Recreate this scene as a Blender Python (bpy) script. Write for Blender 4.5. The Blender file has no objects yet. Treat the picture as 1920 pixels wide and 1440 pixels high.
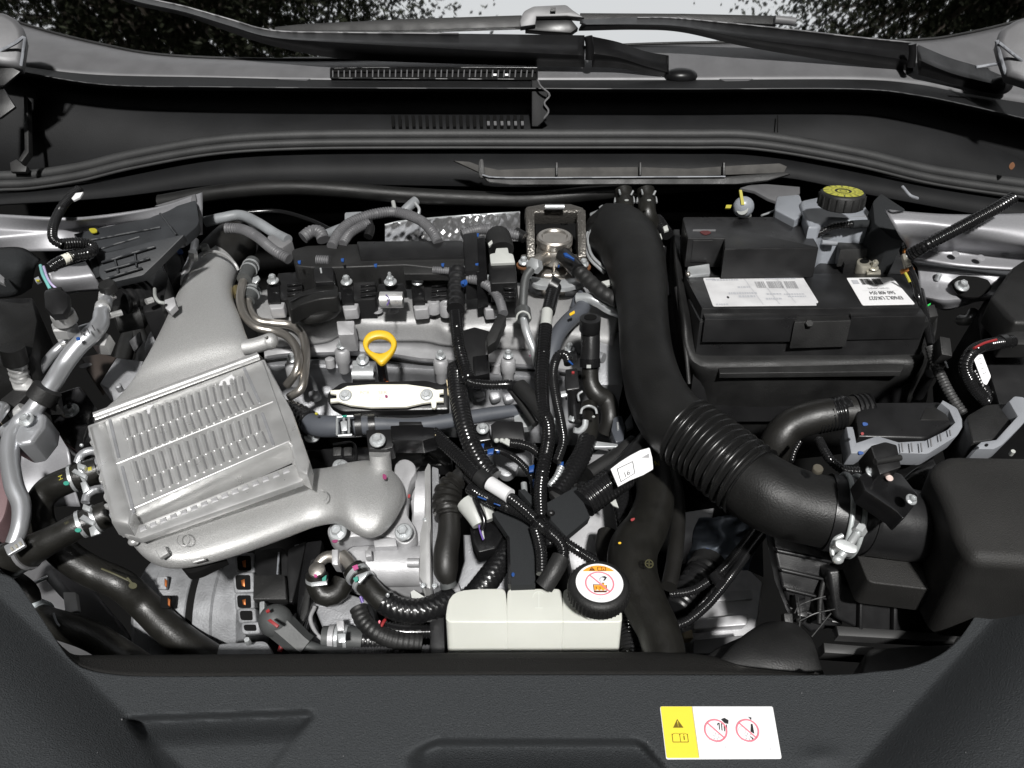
import bpy, bmesh, math, random
from mathutils import Vector, Matrix
R = math.radians
rng = random.Random(7)
sc = bpy.context.scene
COL = sc.collection
# ------------------------------------------------------------ camera
FP = 1566.0                      # focal length in photo pixels (1920 wide)
Z0 = 0.90                        # height of the battery top above the road
CAM = Vector((0, 0, Z0 + 0.355))
PITCH = 30.0
cd = bpy.data.cameras.new('camera'); cam = bpy.data.objects.new('camera', cd); COL.objects.link(cam)
cam.location = CAM; cam.rotation_euler = (R(90 - PITCH), 0, 0)
cd.sensor_width = 36; cd.lens = FP / 1920 * 36; cd.clip_start = 0.02; cd.clip_end = 500
sc.camera = cam
# ------------------------------------------------------------ sky, sun, exposure
SUN_EL, SUN_AZ = 44.0, 4.0      # light comes from behind and above the camera, a little from its right
w = bpy.data.worlds.new('World'); sc.world = w; w.use_nodes = True
nt = w.node_tree; nt.nodes.clear()
sky = nt.nodes.new('ShaderNodeTexSky'); sky.sky_type = 'NISHITA'; sky.sun_disc = False
sky.sun_elevation = R(SUN_EL); sky.sun_rotation = R(180 - SUN_AZ); sky.air_density = 1.0; sky.dust_density = 4.0; sky.ozone_density = 1.0
hs = nt.nodes.new('ShaderNodeHueSaturation'); hs.inputs['Saturation'].default_value = 0.12
mx = nt.nodes.new('ShaderNodeMix'); mx.data_type = 'RGBA'; mx.inputs[0].default_value = 0.7
mx.inputs[7].default_value = (6.6, 6.7, 6.8, 1)
bg = nt.nodes.new('ShaderNodeBackground'); bg.inputs['Strength'].default_value = 0.14
wo = nt.nodes.new('ShaderNodeOutputWorld')
nt.links.new(sky.outputs[0], hs.inputs['Color']); nt.links.new(hs.outputs[0], mx.inputs[6])
nt.links.new(mx.outputs[2], bg.inputs['Color']); nt.links.new(bg.outputs[0], wo.inputs['Surface'])
sl = bpy.data.lights.new('flash_sun', 'SUN'); sl.energy = 5.0; sl.angle = R(3.0); sl.color = (1.0, 0.985, 0.96)  # distant lamp standing in for the camera flash
so = bpy.data.objects.new('flash_sun', sl); COL.objects.link(so)
so.rotation_euler = (R(90 - SUN_EL), 0, R(SUN_AZ))
so.location = (0, -3, 4)
sc.view_settings.view_transform = 'Standard'; sc.view_settings.look = 'None'
sc.view_settings.exposure = 0.0; sc.view_settings.gamma = 1.0
sc.cycles.use_denoising = True
sc.cycles.max_bounces = 6

# ------------------------------------------------------------ materials
MATS = {}
def mat(name, col, rough=0.5, metal=0.0, bump=0.0, bscale=400.0, var=0.0, vscale=30.0, rvar=0.0, coat=0.0, spec=0.5, sss=0.0, trans=0.0, ior=1.5, detail=3.0, kind='noise', dust=0.0):
    m = bpy.data.materials.new(name); m.use_nodes = True
    t = m.node_tree; b = t.nodes['Principled BSDF']
    b.inputs['Base Color'].default_value = (*col, 1); b.inputs['Roughness'].default_value = rough
    b.inputs['Metallic'].default_value = metal; b.inputs['Coat Weight'].default_value = coat
    b.inputs['Specular IOR Level'].default_value = spec; b.inputs['IOR'].default_value = ior
    if sss: b.inputs['Subsurface Weight'].default_value = sss; b.inputs['Subsurface Radius'].default_value = (.01, .01, .009)
    if trans: b.inputs['Transmission Weight'].default_value = trans
    tc = t.nodes.new('ShaderNodeTexCoord')
    last = None
    if var or dust:
        n = t.nodes.new('ShaderNodeTexNoise'); n.inputs['Scale'].default_value = vscale; n.inputs['Detail'].default_value = 5
        t.links.new(tc.outputs['Object'], n.inputs['Vector'])
        mr = t.nodes.new('ShaderNodeMapRange'); mr.inputs[1].default_value = .3; mr.inputs[2].default_value = .7
        mr.inputs[3].default_value = 1 - var; mr.inputs[4].default_value = 1 + var
        t.links.new(n.outputs['Fac'], mr.inputs[0])
        vm = t.nodes.new('ShaderNodeVectorMath'); vm.operation = 'SCALE'; vm.inputs[0].default_value = col
        t.links.new(mr.outputs[0], vm.inputs['Scale']); last = vm.outputs[0]
        if dust:
            n2 = t.nodes.new('ShaderNodeTexNoise'); n2.inputs['Scale'].default_value = 900; n2.inputs['Detail'].default_value = 2
            t.links.new(tc.outputs['Object'], n2.inputs['Vector'])
            cr = t.nodes.new('ShaderNodeMapRange'); cr.inputs[1].default_value = .66; cr.inputs[2].default_value = .78
            cr.inputs[3].default_value = 0; cr.inputs[4].default_value = dust
            t.links.new(n2.outputs['Fac'], cr.inputs[0])
            mm = t.nodes.new('ShaderNodeMix'); mm.data_type = 'RGBA'; mm.inputs[7].default_value = (.34, .33, .31, 1)
            t.links.new(cr.outputs[0], mm.inputs[0]); t.links.new(last, mm.inputs[6]); last = mm.outputs[2]
        t.links.new(last, b.inputs['Base Color'])
    if rvar:
        n = t.nodes.new('ShaderNodeTexNoise'); n.inputs['Scale'].default_value = vscale * 1.7; n.inputs['Detail'].default_value = 4
        t.links.new(tc.outputs['Object'], n.inputs['Vector'])
        mr = t.nodes.new('ShaderNodeMapRange'); mr.inputs[1].default_value = .3; mr.inputs[2].default_value = .7
        mr.inputs[3].default_value = max(.02, rough - rvar); mr.inputs[4].default_value = min(1, rough + rvar)
        t.links.new(n.outputs['Fac'], mr.inputs[0]); t.links.new(mr.outputs[0], b.inputs['Roughness'])
    if bump:
        if kind == 'voronoi':
            n = t.nodes.new('ShaderNodeTexVoronoi'); n.inputs['Scale'].default_value = bscale; oo = n.outputs['Distance']
        elif kind == 'weave':
            n = t.nodes.new('ShaderNodeTexChecker'); n.inputs['Scale'].default_value = bscale; oo = n.outputs['Fac']
        else:
            n = t.nodes.new('ShaderNodeTexNoise'); n.inputs['Scale'].default_value = bscale; n.inputs['Detail'].default_value = detail; oo = n.outputs['Fac']
        t.links.new(tc.outputs['Object'], n.inputs['Vector'])
        bp = t.nodes.new('ShaderNodeBump'); bp.inputs['Strength'].default_value = bump; bp.inputs['Distance'].default_value = 0.001
        t.links.new(oo, bp.inputs['Height']); t.links.new(bp.outputs[0], b.inputs['Normal'])
    MATS[name] = m
    return m
BLK = mat('black_plastic', (.0105, .0105, .011), .36, bump=.12, bscale=900, var=.25, vscale=25, rvar=.1)
BLKG = mat('gloss_black', (.008, .008, .0085), .2, var=.2, rvar=.08)
BLKM = mat('matte_black', (.0112, .0112, .0112), .55, bump=.3, bscale=700, var=.35, vscale=22, dust=.10, rvar=.12)
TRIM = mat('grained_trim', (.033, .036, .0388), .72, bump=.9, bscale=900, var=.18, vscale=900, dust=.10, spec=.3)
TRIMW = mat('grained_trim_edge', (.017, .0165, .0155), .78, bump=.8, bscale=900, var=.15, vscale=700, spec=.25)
PIT = mat('pit_black', (.0025, .0025, .0025), .85, spec=.2)
HOSEM = mat('intake_rubber', (.0075, .0075, .0073), .5, bump=.25, bscale=700, var=.35, vscale=20, dust=.05, rvar=.1, spec=.35)
RUB = mat('rubber', (.012, .0115, .0105), .45, bump=.15, bscale=500, var=.2, rvar=.08)
HOSE = mat('olive_rubber', (.0112, .0108, .0094), .40, bump=.22, bscale=650, var=.2, vscale=60, rvar=.08)
COWLM = mat('cowl_plastic', (.0095, .0098, .0105), .62, bump=.2, bscale=700, var=.2, vscale=20, spec=.22)
WIPM = mat('wiper_black', (.008, .008, .0085), .34, var=.2, rvar=.06, spec=.28)
SEALM = mat('weatherstrip', (.027, .0275, .028), .6, bump=.25, bscale=600, var=.2)
COND = mat('conduit', (.010, .010, .0105), .2, rvar=.08, var=.2)
CONDG = mat('grey_conduit', (.11, .11, .115), .5, var=.2, vscale=60)
GHOSE = mat('grey_hose', (.068, .074, .086), .55, bump=.1, bscale=400, var=.12)
BRAID = mat('braid', (.009, .009, .0095), .26)
FELT = mat('grey_felt', (.021, .0225, .024), .9, bump=.5, bscale=900, spec=.2)
CAST = mat('cast_aluminium', (.51, .51, .505), .48, metal=.6, bump=.45, bscale=1300, var=.12, vscale=900, rvar=.06)
CASTD = mat('dull_cast_aluminium', (.36, .365, .38), .52, metal=.55, bump=.45, bscale=700, var=.16, vscale=40, rvar=.08)
CASTB = mat('machined_cast', (.42, .42, .43), .5, metal=.38, bump=.25, bscale=900, var=.12, vscale=60, rvar=.08)
ALU = mat('rolled_aluminium', (.60, .60, .595), .36, metal=.65, bump=.10, bscale=120, var=.10, vscale=40, rvar=.10)
ZINC = mat('zinc_steel', (.56, .58, .59), .34, metal=.6, bump=.1, bscale=700, var=.1, rvar=.08)
STEEL = mat('stainless', (.50, .47, .43), .36, metal=.9, rvar=.06, bump=.05, bscale=300)
BROWNM = mat('sintered_bracket', (.20, .19, .175), .32, metal=.8, bump=1.0, bscale=420)
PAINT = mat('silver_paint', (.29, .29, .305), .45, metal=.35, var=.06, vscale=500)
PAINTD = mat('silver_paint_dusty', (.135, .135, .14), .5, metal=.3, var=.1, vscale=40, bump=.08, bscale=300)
WHITEP = mat('white_poly', (.68, .69, .635), .16, sss=.35, var=.03, vscale=20)
IVORY = mat('ivory_plate', (.80, .78, .68), .4, var=.03)
YEL = mat('yellow_plastic', (.70, .43, .02), .42, bump=.1, bscale=300)
YELL = mat('yellow_label', (.86, .70, .06), .5)
YELC = mat('yellow_cap_print', (.42, .41, .05), .5)
WLAB = mat('white_label', (.86, .86, .87), .45)
WLABD = mat('white_label_worn', (.66, .66, .67), .5, var=.08, vscale=60)
WCON = mat('white_connector', (.42, .43, .41), .45)
GCON = mat('grey_connector', (.30, .31, .30), .45, var=.1)
GBRK = mat('grey_bracket', (.23, .24, .26), .55, var=.12)
INK = mat('ink', (.02, .02, .022), .6)
INKG = mat('ink_grey', (.35, .35, .36), .6)
INKL = mat('ink_pale', (.50, .51, .54), .6)
INKY = mat('ink_brown', (.16, .11, .01), .6)
PINK = mat('ink_pink', (.80, .22, .28), .6)
ORG = mat('orange_print', (.86, .36, .03), .6)
BLUE = mat('blue_tape', (.008, .055, .22), .45)
TEAL = mat('teal_paint', (.015, .22, .16), .5)
RED = mat('red_paint', (.25, .02, .022), .5)
MAG = mat('magenta_paint', (.22, .025, .10), .5)
YPAINT = mat('yellow_paint', (.36, .32, .025), .6)
OLIVE = mat('olive_print', (.042, .039, .012), .6)
PURP = mat('purple_wire', (.13, .08, .30), .4)
COPPER = mat('copper_winding', (.28, .085, .02), .4, metal=.6)
TAN = mat('tan_plastic', (.48, .40, .26), .5)
RUST = mat('rust_brown', (.12, .05, .02), .6)
FOIL = mat('foil_shield', (.55, .55, .56), .25, metal=.9)
GLASSM = mat('windscreen_glass', (.93, .94, .94), .02, metal=1.0)
LEAFM = mat('leaf', (.020, .024, .011), .8, spec=.1)
BARK = mat('bark', (.07, .055, .04), .9)
FOGREY = mat('grey_rubber_boot', (.060, .063, .063), .55, bump=.15, bscale=500, var=.15)
ASPH = mat('asphalt', (.05, .05, .05), .9, bump=.6, bscale=200)
SKIRT = mat('frame_grey', (.17, .17, .175), .5, metal=.2, var=.12)

# ------------------------------------------------------------ placing
CP, SP = math.cos(R(PITCH)), math.sin(R(PITCH))
def ray(px, py):
    u = (px - 960) / FP; v = (720 - py) / FP
    return Vector((u, CP + SP * v, -SP + CP * v))
def at(px, py, z):
    r = ray(px, py); return CAM + r * ((z + Z0 - CAM.z) / r.z)
def aty(px, py, y):
    r = ray(px, py); return CAM + r * (y / r.y)
def P(p): return p.copy() if isinstance(p, Vector) else at(p[0], p[1], p[2])
def mpp(v):                      # metres per photo pixel at a point
    d = v - CAM; return (d.y * CP - d.z * SP) / FP
def AX(a, b=0): return Vector((math.sin(R(b)), -math.sin(R(a)) * math.cos(R(b)), math.cos(R(a)) * math.cos(R(b))))
UP = Vector((0, 0, 1))
def plane(px, py, z, a=0, b=0): return (at(px, py, z), AX(a, b).normalized())
def plane3(p, q, r):
    p, q, r = P(p), P(q), P(r); n = (q - p).cross(r - p).normalized()
    if n.z < 0: n = -n
    return (p, n)
def hit(px, py, pl):
    if not isinstance(pl, tuple): return at(px, py, pl)
    r = ray(px, py); return CAM + r * ((pl[0] - CAM).dot(pl[1]) / r.dot(pl[1]))
def nrm(pl): return pl[1] if isinstance(pl, tuple) else UP

# ------------------------------------------------------------ objects
def wl(o):
    v = Vector((0, 0, 0))
    while o is not None: v += o.location; o = o.parent
    return v
def T(o, label=None, cat=None, group=None, kind=None):
    if label: o['label'] = label
    if cat: o['category'] = cat
    if group: o['group'] = group
    if kind: o['kind'] = kind
    return o
def thing(name, label, cat, p, group=None):
    o = bpy.data.objects.new(name, None); COL.objects.link(o); o.location = P(p); o.empty_display_size = .02
    return T(o, label, cat, group)
def mesh_obj(name, vs, fs, m, parent=None, smooth=38, recalc=True):
    if parent is not None: o0 = wl(parent)
    else:
        xs = [v.x for v in vs]; ys = [v.y for v in vs]
        o0 = Vector(((min(xs) + max(xs)) / 2, (min(ys) + max(ys)) / 2, min(v.z for v in vs)))
    me = bpy.data.meshes.new(name); me.from_pydata([v - o0 for v in vs], [], fs)
    if recalc:
        bm = bmesh.new(); bm.from_mesh(me); bmesh.ops.recalc_face_normals(bm, faces=bm.faces); bm.to_mesh(me); bm.free()
    me.materials.append(m)
    if smooth: me.shade_smooth(); me.set_sharp_from_angle(angle=R(smooth))
    o = bpy.data.objects.new(name, me); COL.objects.link(o)
    if parent is not None: o.parent = parent
    else: o.location = o0
    return o
def cat(P0, P1, P2, P3, t):
    return .5 * ((2 * P1) + (P2 - P0) * t + (2 * P0 - 5 * P1 + 4 * P2 - P3) * t * t + (3 * P1 - P0 - 3 * P2 + P3) * t ** 3)
def dense(pts, k=10, closed=False):
    n = len(pts); out = []
    if n < 3 and not closed:
        return [pts[0].lerp(pts[1], i / k) for i in range(k + 1)]
    segs = n if closed else n - 1
    for i in range(segs):
        if closed: a, b, c, d = pts[(i - 1) % n], pts[i], pts[(i + 1) % n], pts[(i + 2) % n]
        else:
            b, c = pts[i], pts[i + 1]
            a = pts[i - 1] if i else 2 * b - c
            d = pts[i + 2] if i + 2 < n else 2 * c - b
        for j in range(k): out.append(cat(a, b, c, d, j / k))
    if not closed: out.append(pts[-1].copy())
    return out
def resample(pts, ts):           # ts: sorted arc lengths
    L = [0.0]
    for a, b in zip(pts, pts[1:]): L.append(L[-1] + (b - a).length)
    out = []; i = 0
    for s in ts:
        s = min(s, L[-1])
        while i < len(L) - 2 and L[i + 1] < s: i += 1
        d = L[i + 1] - L[i]
        out.append(pts[i].lerp(pts[i + 1], (s - L[i]) / d if d > 1e-12 else 0))
    return out
def length(pts): return sum((b - a).length for a, b in zip(pts, pts[1:]))
def frames(c):
    n = len(c); out = []; u = None
    for i in range(n):
        t = (c[min(i + 1, n - 1)] - c[max(i - 1, 0)])
        t = t.normalized() if t.length > 1e-9 else Vector((0, 1, 0))
        if u is None:
            u = t.cross(Vector((0, -.5, .86)));
            if u.length < .1: u = t.cross(Vector((1, 0, 0)))
            u.normalize()
        else:
            u = (u - t * u.dot(t)).normalized()
        out.append((t, u, t.cross(u)))
    return out
def sweep_geo(pts, r, rib=None, n=12, step=None, cap=True, wob=0, flat=1.0, weave=0):
    W = [P(p) for p in pts]
    rad = [(p[3] if (not isinstance(p, Vector) and len(p) > 3) else r) * mpp(W[i]) for i, p in enumerate(W and pts)]
    V4 = [Vector((*W[i], rad[i])) for i in range(len(W))]
    d4 = dense(V4, 12); d3 = [Vector(v[:3]) for v in d4]
    Ln = length(d3); s = mpp(W[0])
    if rib:
        per = rib[0] * sum(mpp(x) for x in W) / len(W); k = max(2, round(Ln / per)); per = Ln / k
        ts = []; ms = []
        for i in range(k):
            if len(rib) > 2:
                for q in range(8): ts.append((i + q / 8) * per); ms.append(1 - rib[1] * (.5 - .5 * math.cos(2 * math.pi * q / 8)) ** 1.5)
                continue
            for q, mlt in ((.0, 1), (.42, 1), (.58, 1 - rib[1]), (.84, 1 - rib[1])): ts.append((i + q) * per); ms.append(mlt)
        ts.append(Ln); ms.append(1)
    else:
        st = (step or max(4, r * .45)) * s; k = max(3, int(Ln / st)); ts = [Ln * i / k for i in range(k + 1)]; ms = [1] * len(ts)
    # resample 4-D by 3-D arc length
    L = [0.0]
    for a, b in zip(d3, d3[1:]): L.append(L[-1] + (b - a).length)
    c = []; i = 0
    for t_ in ts:
        t_ = min(t_, L[-1])
        while i < len(L) - 2 and L[i + 1] < t_: i += 1
        d = L[i + 1] - L[i]; c.append(d4[i].lerp(d4[i + 1], (t_ - L[i]) / d if d > 1e-12 else 0))
    c3 = [Vector(v[:3]) for v in c]; fr = frames(c3)
    vs = []; fs = []
    for i, p in enumerate(c3):
        rr = c[i][3] * ms[i]
        for j in range(n):
            a = 2 * math.pi * j / n; q = rr * (1 + (wob * (rng.random() - .5) if wob else 0) + (weave * ((i // 2 + j // 2) % 2) if weave else 0))
            vs.append(p + fr[i][1] * (math.cos(a) * q) + fr[i][2] * (math.sin(a) * q * flat))
    for i in range(len(c3) - 1):
        for j in range(n):
            a = i * n + j; b = i * n + (j + 1) % n; fs.append((a, b, b + n, a + n))
    if cap:
        fs.append(tuple(range(n - 1, -1, -1))); m0 = (len(c3) - 1) * n; fs.append(tuple(range(m0, m0 + n)))
    return vs, fs
def tube(name, pts, r, m, parent=None, rib=None, n=12, step=None, cap=True, smooth=60, wob=0, flat=1.0):
    weave = 0
    if m is BRAID: n, step, rib, weave, smooth = 28, max(2.2, r * .125), None, .085, 80
    vs, fs = sweep_geo(pts, r, rib, n, step, cap, wob, flat, weave)
    return mesh_obj(name, vs, fs, m, parent, smooth, recalc=False)
def rnd(out):                    # round corners (x, y, r)
    n = len(out); res = []
    for i, p in enumerate(out):
        if len(p) < 3 or not p[2]: res.append((p[0], p[1])); continue
        a = Vector(out[i - 1][:2]); b = Vector(p[:2]); c = Vector(out[(i + 1) % n][:2])
        u = (a - b); v = (c - b); rr = min(p[2], u.length * .49, v.length * .49)
        u = b + u.normalized() * rr; v = b + v.normalized() * rr
        for k in range(5):
            t = k / 4; q = u * (1 - t) ** 2 + b * (2 * t * (1 - t)) + v * t * t; res.append((q.x, q.y))
    return res
def cl(out, k=4): return [(v.x, v.y) for v in dense([Vector((*p, 0)) for p in out], k, True)]
def circ(cx, cy, rx, ry=None, n=24, a0=0, a1=360):
    ry = rx if ry is None else ry
    full = abs(a1 - a0) >= 360
    return [(cx + rx * math.cos(R(a0 + (a1 - a0) * i / (n if full else n - 1))), cy + ry * math.sin(R(a0 + (a1 - a0) * i / (n if full else n - 1)))) for i in range(n)]
def prism_geo(out, pl, d, bev=0, seg=2, taper=0):
    nn = nrm(pl); top = [hit(p[0], p[1], pl) for p in rnd(out)]
    c = sum(top, Vector((0, 0, 0))) / len(top)
    bm = bmesh.new()
    tv = [bm.verts.new(v) for v in top]; bv = [bm.verts.new((v + (v - c) * taper) - nn * d) for v in top]
    n = len(tv); bm.faces.new(tv); bm.faces.new(bv[::-1])
    for i in range(n): bm.faces.new((tv[i], bv[i], bv[(i + 1) % n], tv[(i + 1) % n]))
    bmesh.ops.recalc_face_normals(bm, faces=bm.faces)
    if bev:
        s = set(tv); es = [e for e in bm.edges if e.verts[0] in s and e.verts[1] in s]
        bmesh.ops.bevel(bm, geom=es, offset=bev, segments=seg, profile=.5, affect='EDGES', clamp_overlap=True)
    bm.verts.index_update(); vs = [v.co.copy() for v in bm.verts]; fs = [[v.index for v in f.verts] for f in bm.faces]; bm.free()
    return vs, fs
def prism(name, out, pl, d, m, parent=None, bev=0.001, seg=2, smooth=38, taper=0):
    vs, fs = prism_geo(out, pl, d, bev, seg, taper)
    return mesh_obj(name, vs, fs, m, parent, smooth)
def lathe_geo(c, prof, axis=UP, n=24, s=None, a0=0, ph=None):
    c = P(c); s = mpp(c) if s is None else s; ax = axis.normalized()
    u = ax.cross(Vector((0, 1, 0))); u = u.normalized() if u.length > .1 else ax.cross(Vector((1, 0, 0))).normalized()
    v = ax.cross(u); vs = []; fs = []
    for r, h in prof:
        for j in range(n):
            a = 2 * math.pi * j / n + a0; vs.append(c + ax * (h * s) + (u * math.cos(a) + v * math.sin(a)) * (max(r, 1e-4) * s))
    for i in range(len(prof) - 1):
        for j in range(n):
            a = i * n + j; b = i * n + (j + 1) % n; fs.append((a, b, b + n, a + n))
    fs.append(tuple(range(n))); m0 = (len(prof) - 1) * n; fs.append(tuple(range(m0 + n - 1, m0 - 1, -1)))
    return vs, fs
def lathe(name, c, prof, m, parent=None, axis=UP, n=24, smooth=38, a0=0):
    vs, fs = lathe_geo(c, prof, axis, n, None, a0)
    return mesh_obj(name, vs, fs, m, parent, smooth)
def join(*gs):
    vs = []; fs = []
    for v, f in gs:
        k = len(vs); vs += v; fs += [tuple(i + k for i in q) for q in f]
    return vs, fs
def bolt(parent, px, py, z, r=9, a=25, b=0, m=None, name='bolt', h=.7, stud=False):
    c = z if isinstance(z, Vector) else at(px, py, z); ax = AX(a, b)
    g = [lathe_geo(c, [(r, 0), (r, r * .18), (r * .86, r * .30), (r * .3, r * .32)], ax, 18),
         lathe_geo(c, [(r * .62, r * .2), (r * .62, r * (h + .1)), (r * .52, r * (h + .25)), (r * .36, r * (h + .25)), (r * .30, r * (h + .12))], ax, 6, a0=rng.random())]
    if stud: g.append(lathe_geo(c, [(r * .28, 0), (r * .28, r * 1.7), (r * .2, r * 1.85)], ax, 10))
    vs, fs = join(*g)
    return mesh_obj(name, vs, fs, m or ZINC, parent, 30)
def skin_geo(rows, nu=40, k=4, closed_u=False, lin=False):
    rr = []
    for row in rows:
        w_ = [P(p) for p in row]; d = w_ if lin else dense(w_, 10, closed_u)
        if closed_u: d = d + [d[0]]
        L = length(d); m_ = nu if closed_u else nu - 1
        rr.append(resample(d, [L * i / m_ for i in range(nu)]))
    if k > 1:
        cols = [dense([r_[j] for r_ in rr], k) for j in range(nu)]
        rr = [[c[i] for c in cols] for i in range(len(cols[0]))]
    vs = [v for r_ in rr for v in r_]; fs = []
    for i in range(len(rr) - 1):
        for j in range(nu if closed_u else nu - 1):
            a = i * nu + j; b = i * nu + (j + 1) % nu; fs.append((a, b, b + nu, a + nu))
    return vs, fs, len(rr)
def skin(name, rows, m, parent=None, nu=40, k=4, thick=.002, smooth=50, lin=False):
    vs, fs, nr = skin_geo(rows, nu, k, False, lin)
    o = mesh_obj(name, vs, fs, m, parent, smooth, recalc=False)
    me = o.data; me.calc_loop_triangles()
    if sum(p.normal.z - .4 * p.normal.y for p in me.polygons) < 0: me.flip_normals()
    if thick:
        md = o.modifiers.new('thickness', 'SOLIDIFY'); md.thickness = thick; md.offset = -1
    return o
def loft(name, secs, m, parent=None, n=28, k=6, pw=2.0, smooth=50):
    """secs: (lx, ly, rx, ry, z, thickness_px[, power]) silhouette left/right points of a flattened tube"""
    L = [at(s[0], s[1], s[4]) for s in secs]; Q = [at(s[2], s[3], s[4]) for s in secs]
    cen = [(a + b) / 2 for a, b in zip(L, Q)]
    rows = []
    for i, s in enumerate(secs):
        t = (cen[min(i + 1, len(cen) - 1)] - cen[max(i - 1, 0)]).normalized()
        wv = (Q[i] - L[i]) / 2; nv = wv.cross(t).normalized()
        if nv.z < 0: nv = -nv
        th = s[5] * mpp(cen[i]) / 2; p = s[6] if len(s) > 6 else pw
        row = []
        for j in range(n):
            a = 2 * math.pi * j / n; ca, sa = math.cos(a), math.sin(a)
            row.append(cen[i] + wv * (math.copysign(abs(ca) ** (2 / p), ca)) + nv * (th * math.copysign(abs(sa) ** (2 / p), sa)))
        rows.append(row)
    cols = [dense([r_[j] for r_ in rows], k) for j in range(n)]
    nr = len(cols[0]); vs = [cols[j][i] for i in range(nr) for j in range(n)]; fs = []
    for i in range(nr - 1):
        for j in range(n):
            a = i * n + j; b = i * n + (j + 1) % n; fs.append((a, b, b + n, a + n))
    fs.append(tuple(range(n))); fs.append(tuple(range((nr - 1) * n + n - 1, (nr - 1) * n - 1, -1)))
    return mesh_obj(name, vs, fs, m, parent, smooth)
def ballgeo(c, rx, ry, rz, n=16, m_=10):
    c = P(c); s = mpp(c); vs = []; fs = []
    for i in range(m_ + 1):
        th = math.pi * i / m_
        for j in range(n):
            a = 2 * math.pi * j / n
            vs.append(c + Vector((rx * math.sin(th) * math.cos(a), ry * math.sin(th) * math.sin(a), rz * math.cos(th))) * s)
    for i in range(m_):
        for j in range(n):
            a = i * n + j; b = i * n + (j + 1) % n; fs.append((a, b, b + n, a + n))
    return vs, fs
# ------------------------------------------------------------ print
def tx(s, x, y, h, align='LEFT', flip=False, wx=1.0):
    cu = bpy.data.curves.new('t', 'FONT'); cu.body = s; cu.size = 1; cu.align_x = align
    o = bpy.data.objects.new('t', cu); COL.objects.link(o)
    dg = bpy.context.evaluated_depsgraph_get(); me = o.evaluated_get(dg).to_mesh()
    pol = []
    for p in me.polygons:
        q = [(me.vertices[i].co.x, me.vertices[i].co.y) for i in p.vertices]
        pol.append([((x - a * h * wx, y + b * h) if flip else (x + a * h * wx, y - b * h)) for a, b in q])
    bpy.data.objects.remove(o); bpy.data.curves.remove(cu)
    return pol
def rect(x0, y0, x1, y1): return [[(x0, y0), (x1, y0), (x1, y1), (x0, y1)]]
def line(x0, y0, x1, y1, w_):
    d = Vector((x1 - x0, y1 - y0)); d.normalize(); a, b = -d.y * w_ / 2, d.x * w_ / 2
    return [[(x0 + a, y0 + b), (x1 + a, y1 + b), (x1 - a, y1 - b), (x0 - a, y0 - b)]]
def ring(cx, cy, r, w_, n=40, a0=0, a1=360, ry=None):
    k = 1 if ry is None else ry / r; out = []
    for i in range(n):
        p, q = R(a0 + (a1 - a0) * i / n), R(a0 + (a1 - a0) * (i + 1) / n)
        out.append([(cx + (r + w_ / 2) * math.cos(p), cy + (r + w_ / 2) * math.sin(p) * k), (cx + (r + w_ / 2) * math.cos(q), cy + (r + w_ / 2) * math.sin(q) * k),
                    (cx + (r - w_ / 2) * math.cos(q), cy + (r - w_ / 2) * math.sin(q) * k), (cx + (r - w_ / 2) * math.cos(p), cy + (r - w_ / 2) * math.sin(p) * k)])
    return out
def poly(*p): return [list(p)]
def quadmap(q, A, pl):
    """q: four photo corners TL TR BR BL; print coordinates u 0..A, v 0..1"""
    c = [hit(x, y, pl) for x, y in q]
    def f(u, v):
        u /= A; return (c[0] * (1 - u) + c[1] * u) * (1 - v) + (c[3] * (1 - u) + c[2] * u) * v
    return f
def printed(name, pols, f, nn, m, parent, lift=.0004):
    vs = []; fs = []
    for q in pols:
        k = len(vs); vs += [f(u, v) + nn * lift for u, v in q]; fs.append(tuple(range(k, k + len(q))))
    o = mesh_obj(name, vs, fs, m, parent, 0, recalc=False)
    if o.data.polygons and sum(p.normal.dot(nn) for p in o.data.polygons) < 0: o.data.flip_normals()
    return o
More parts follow.
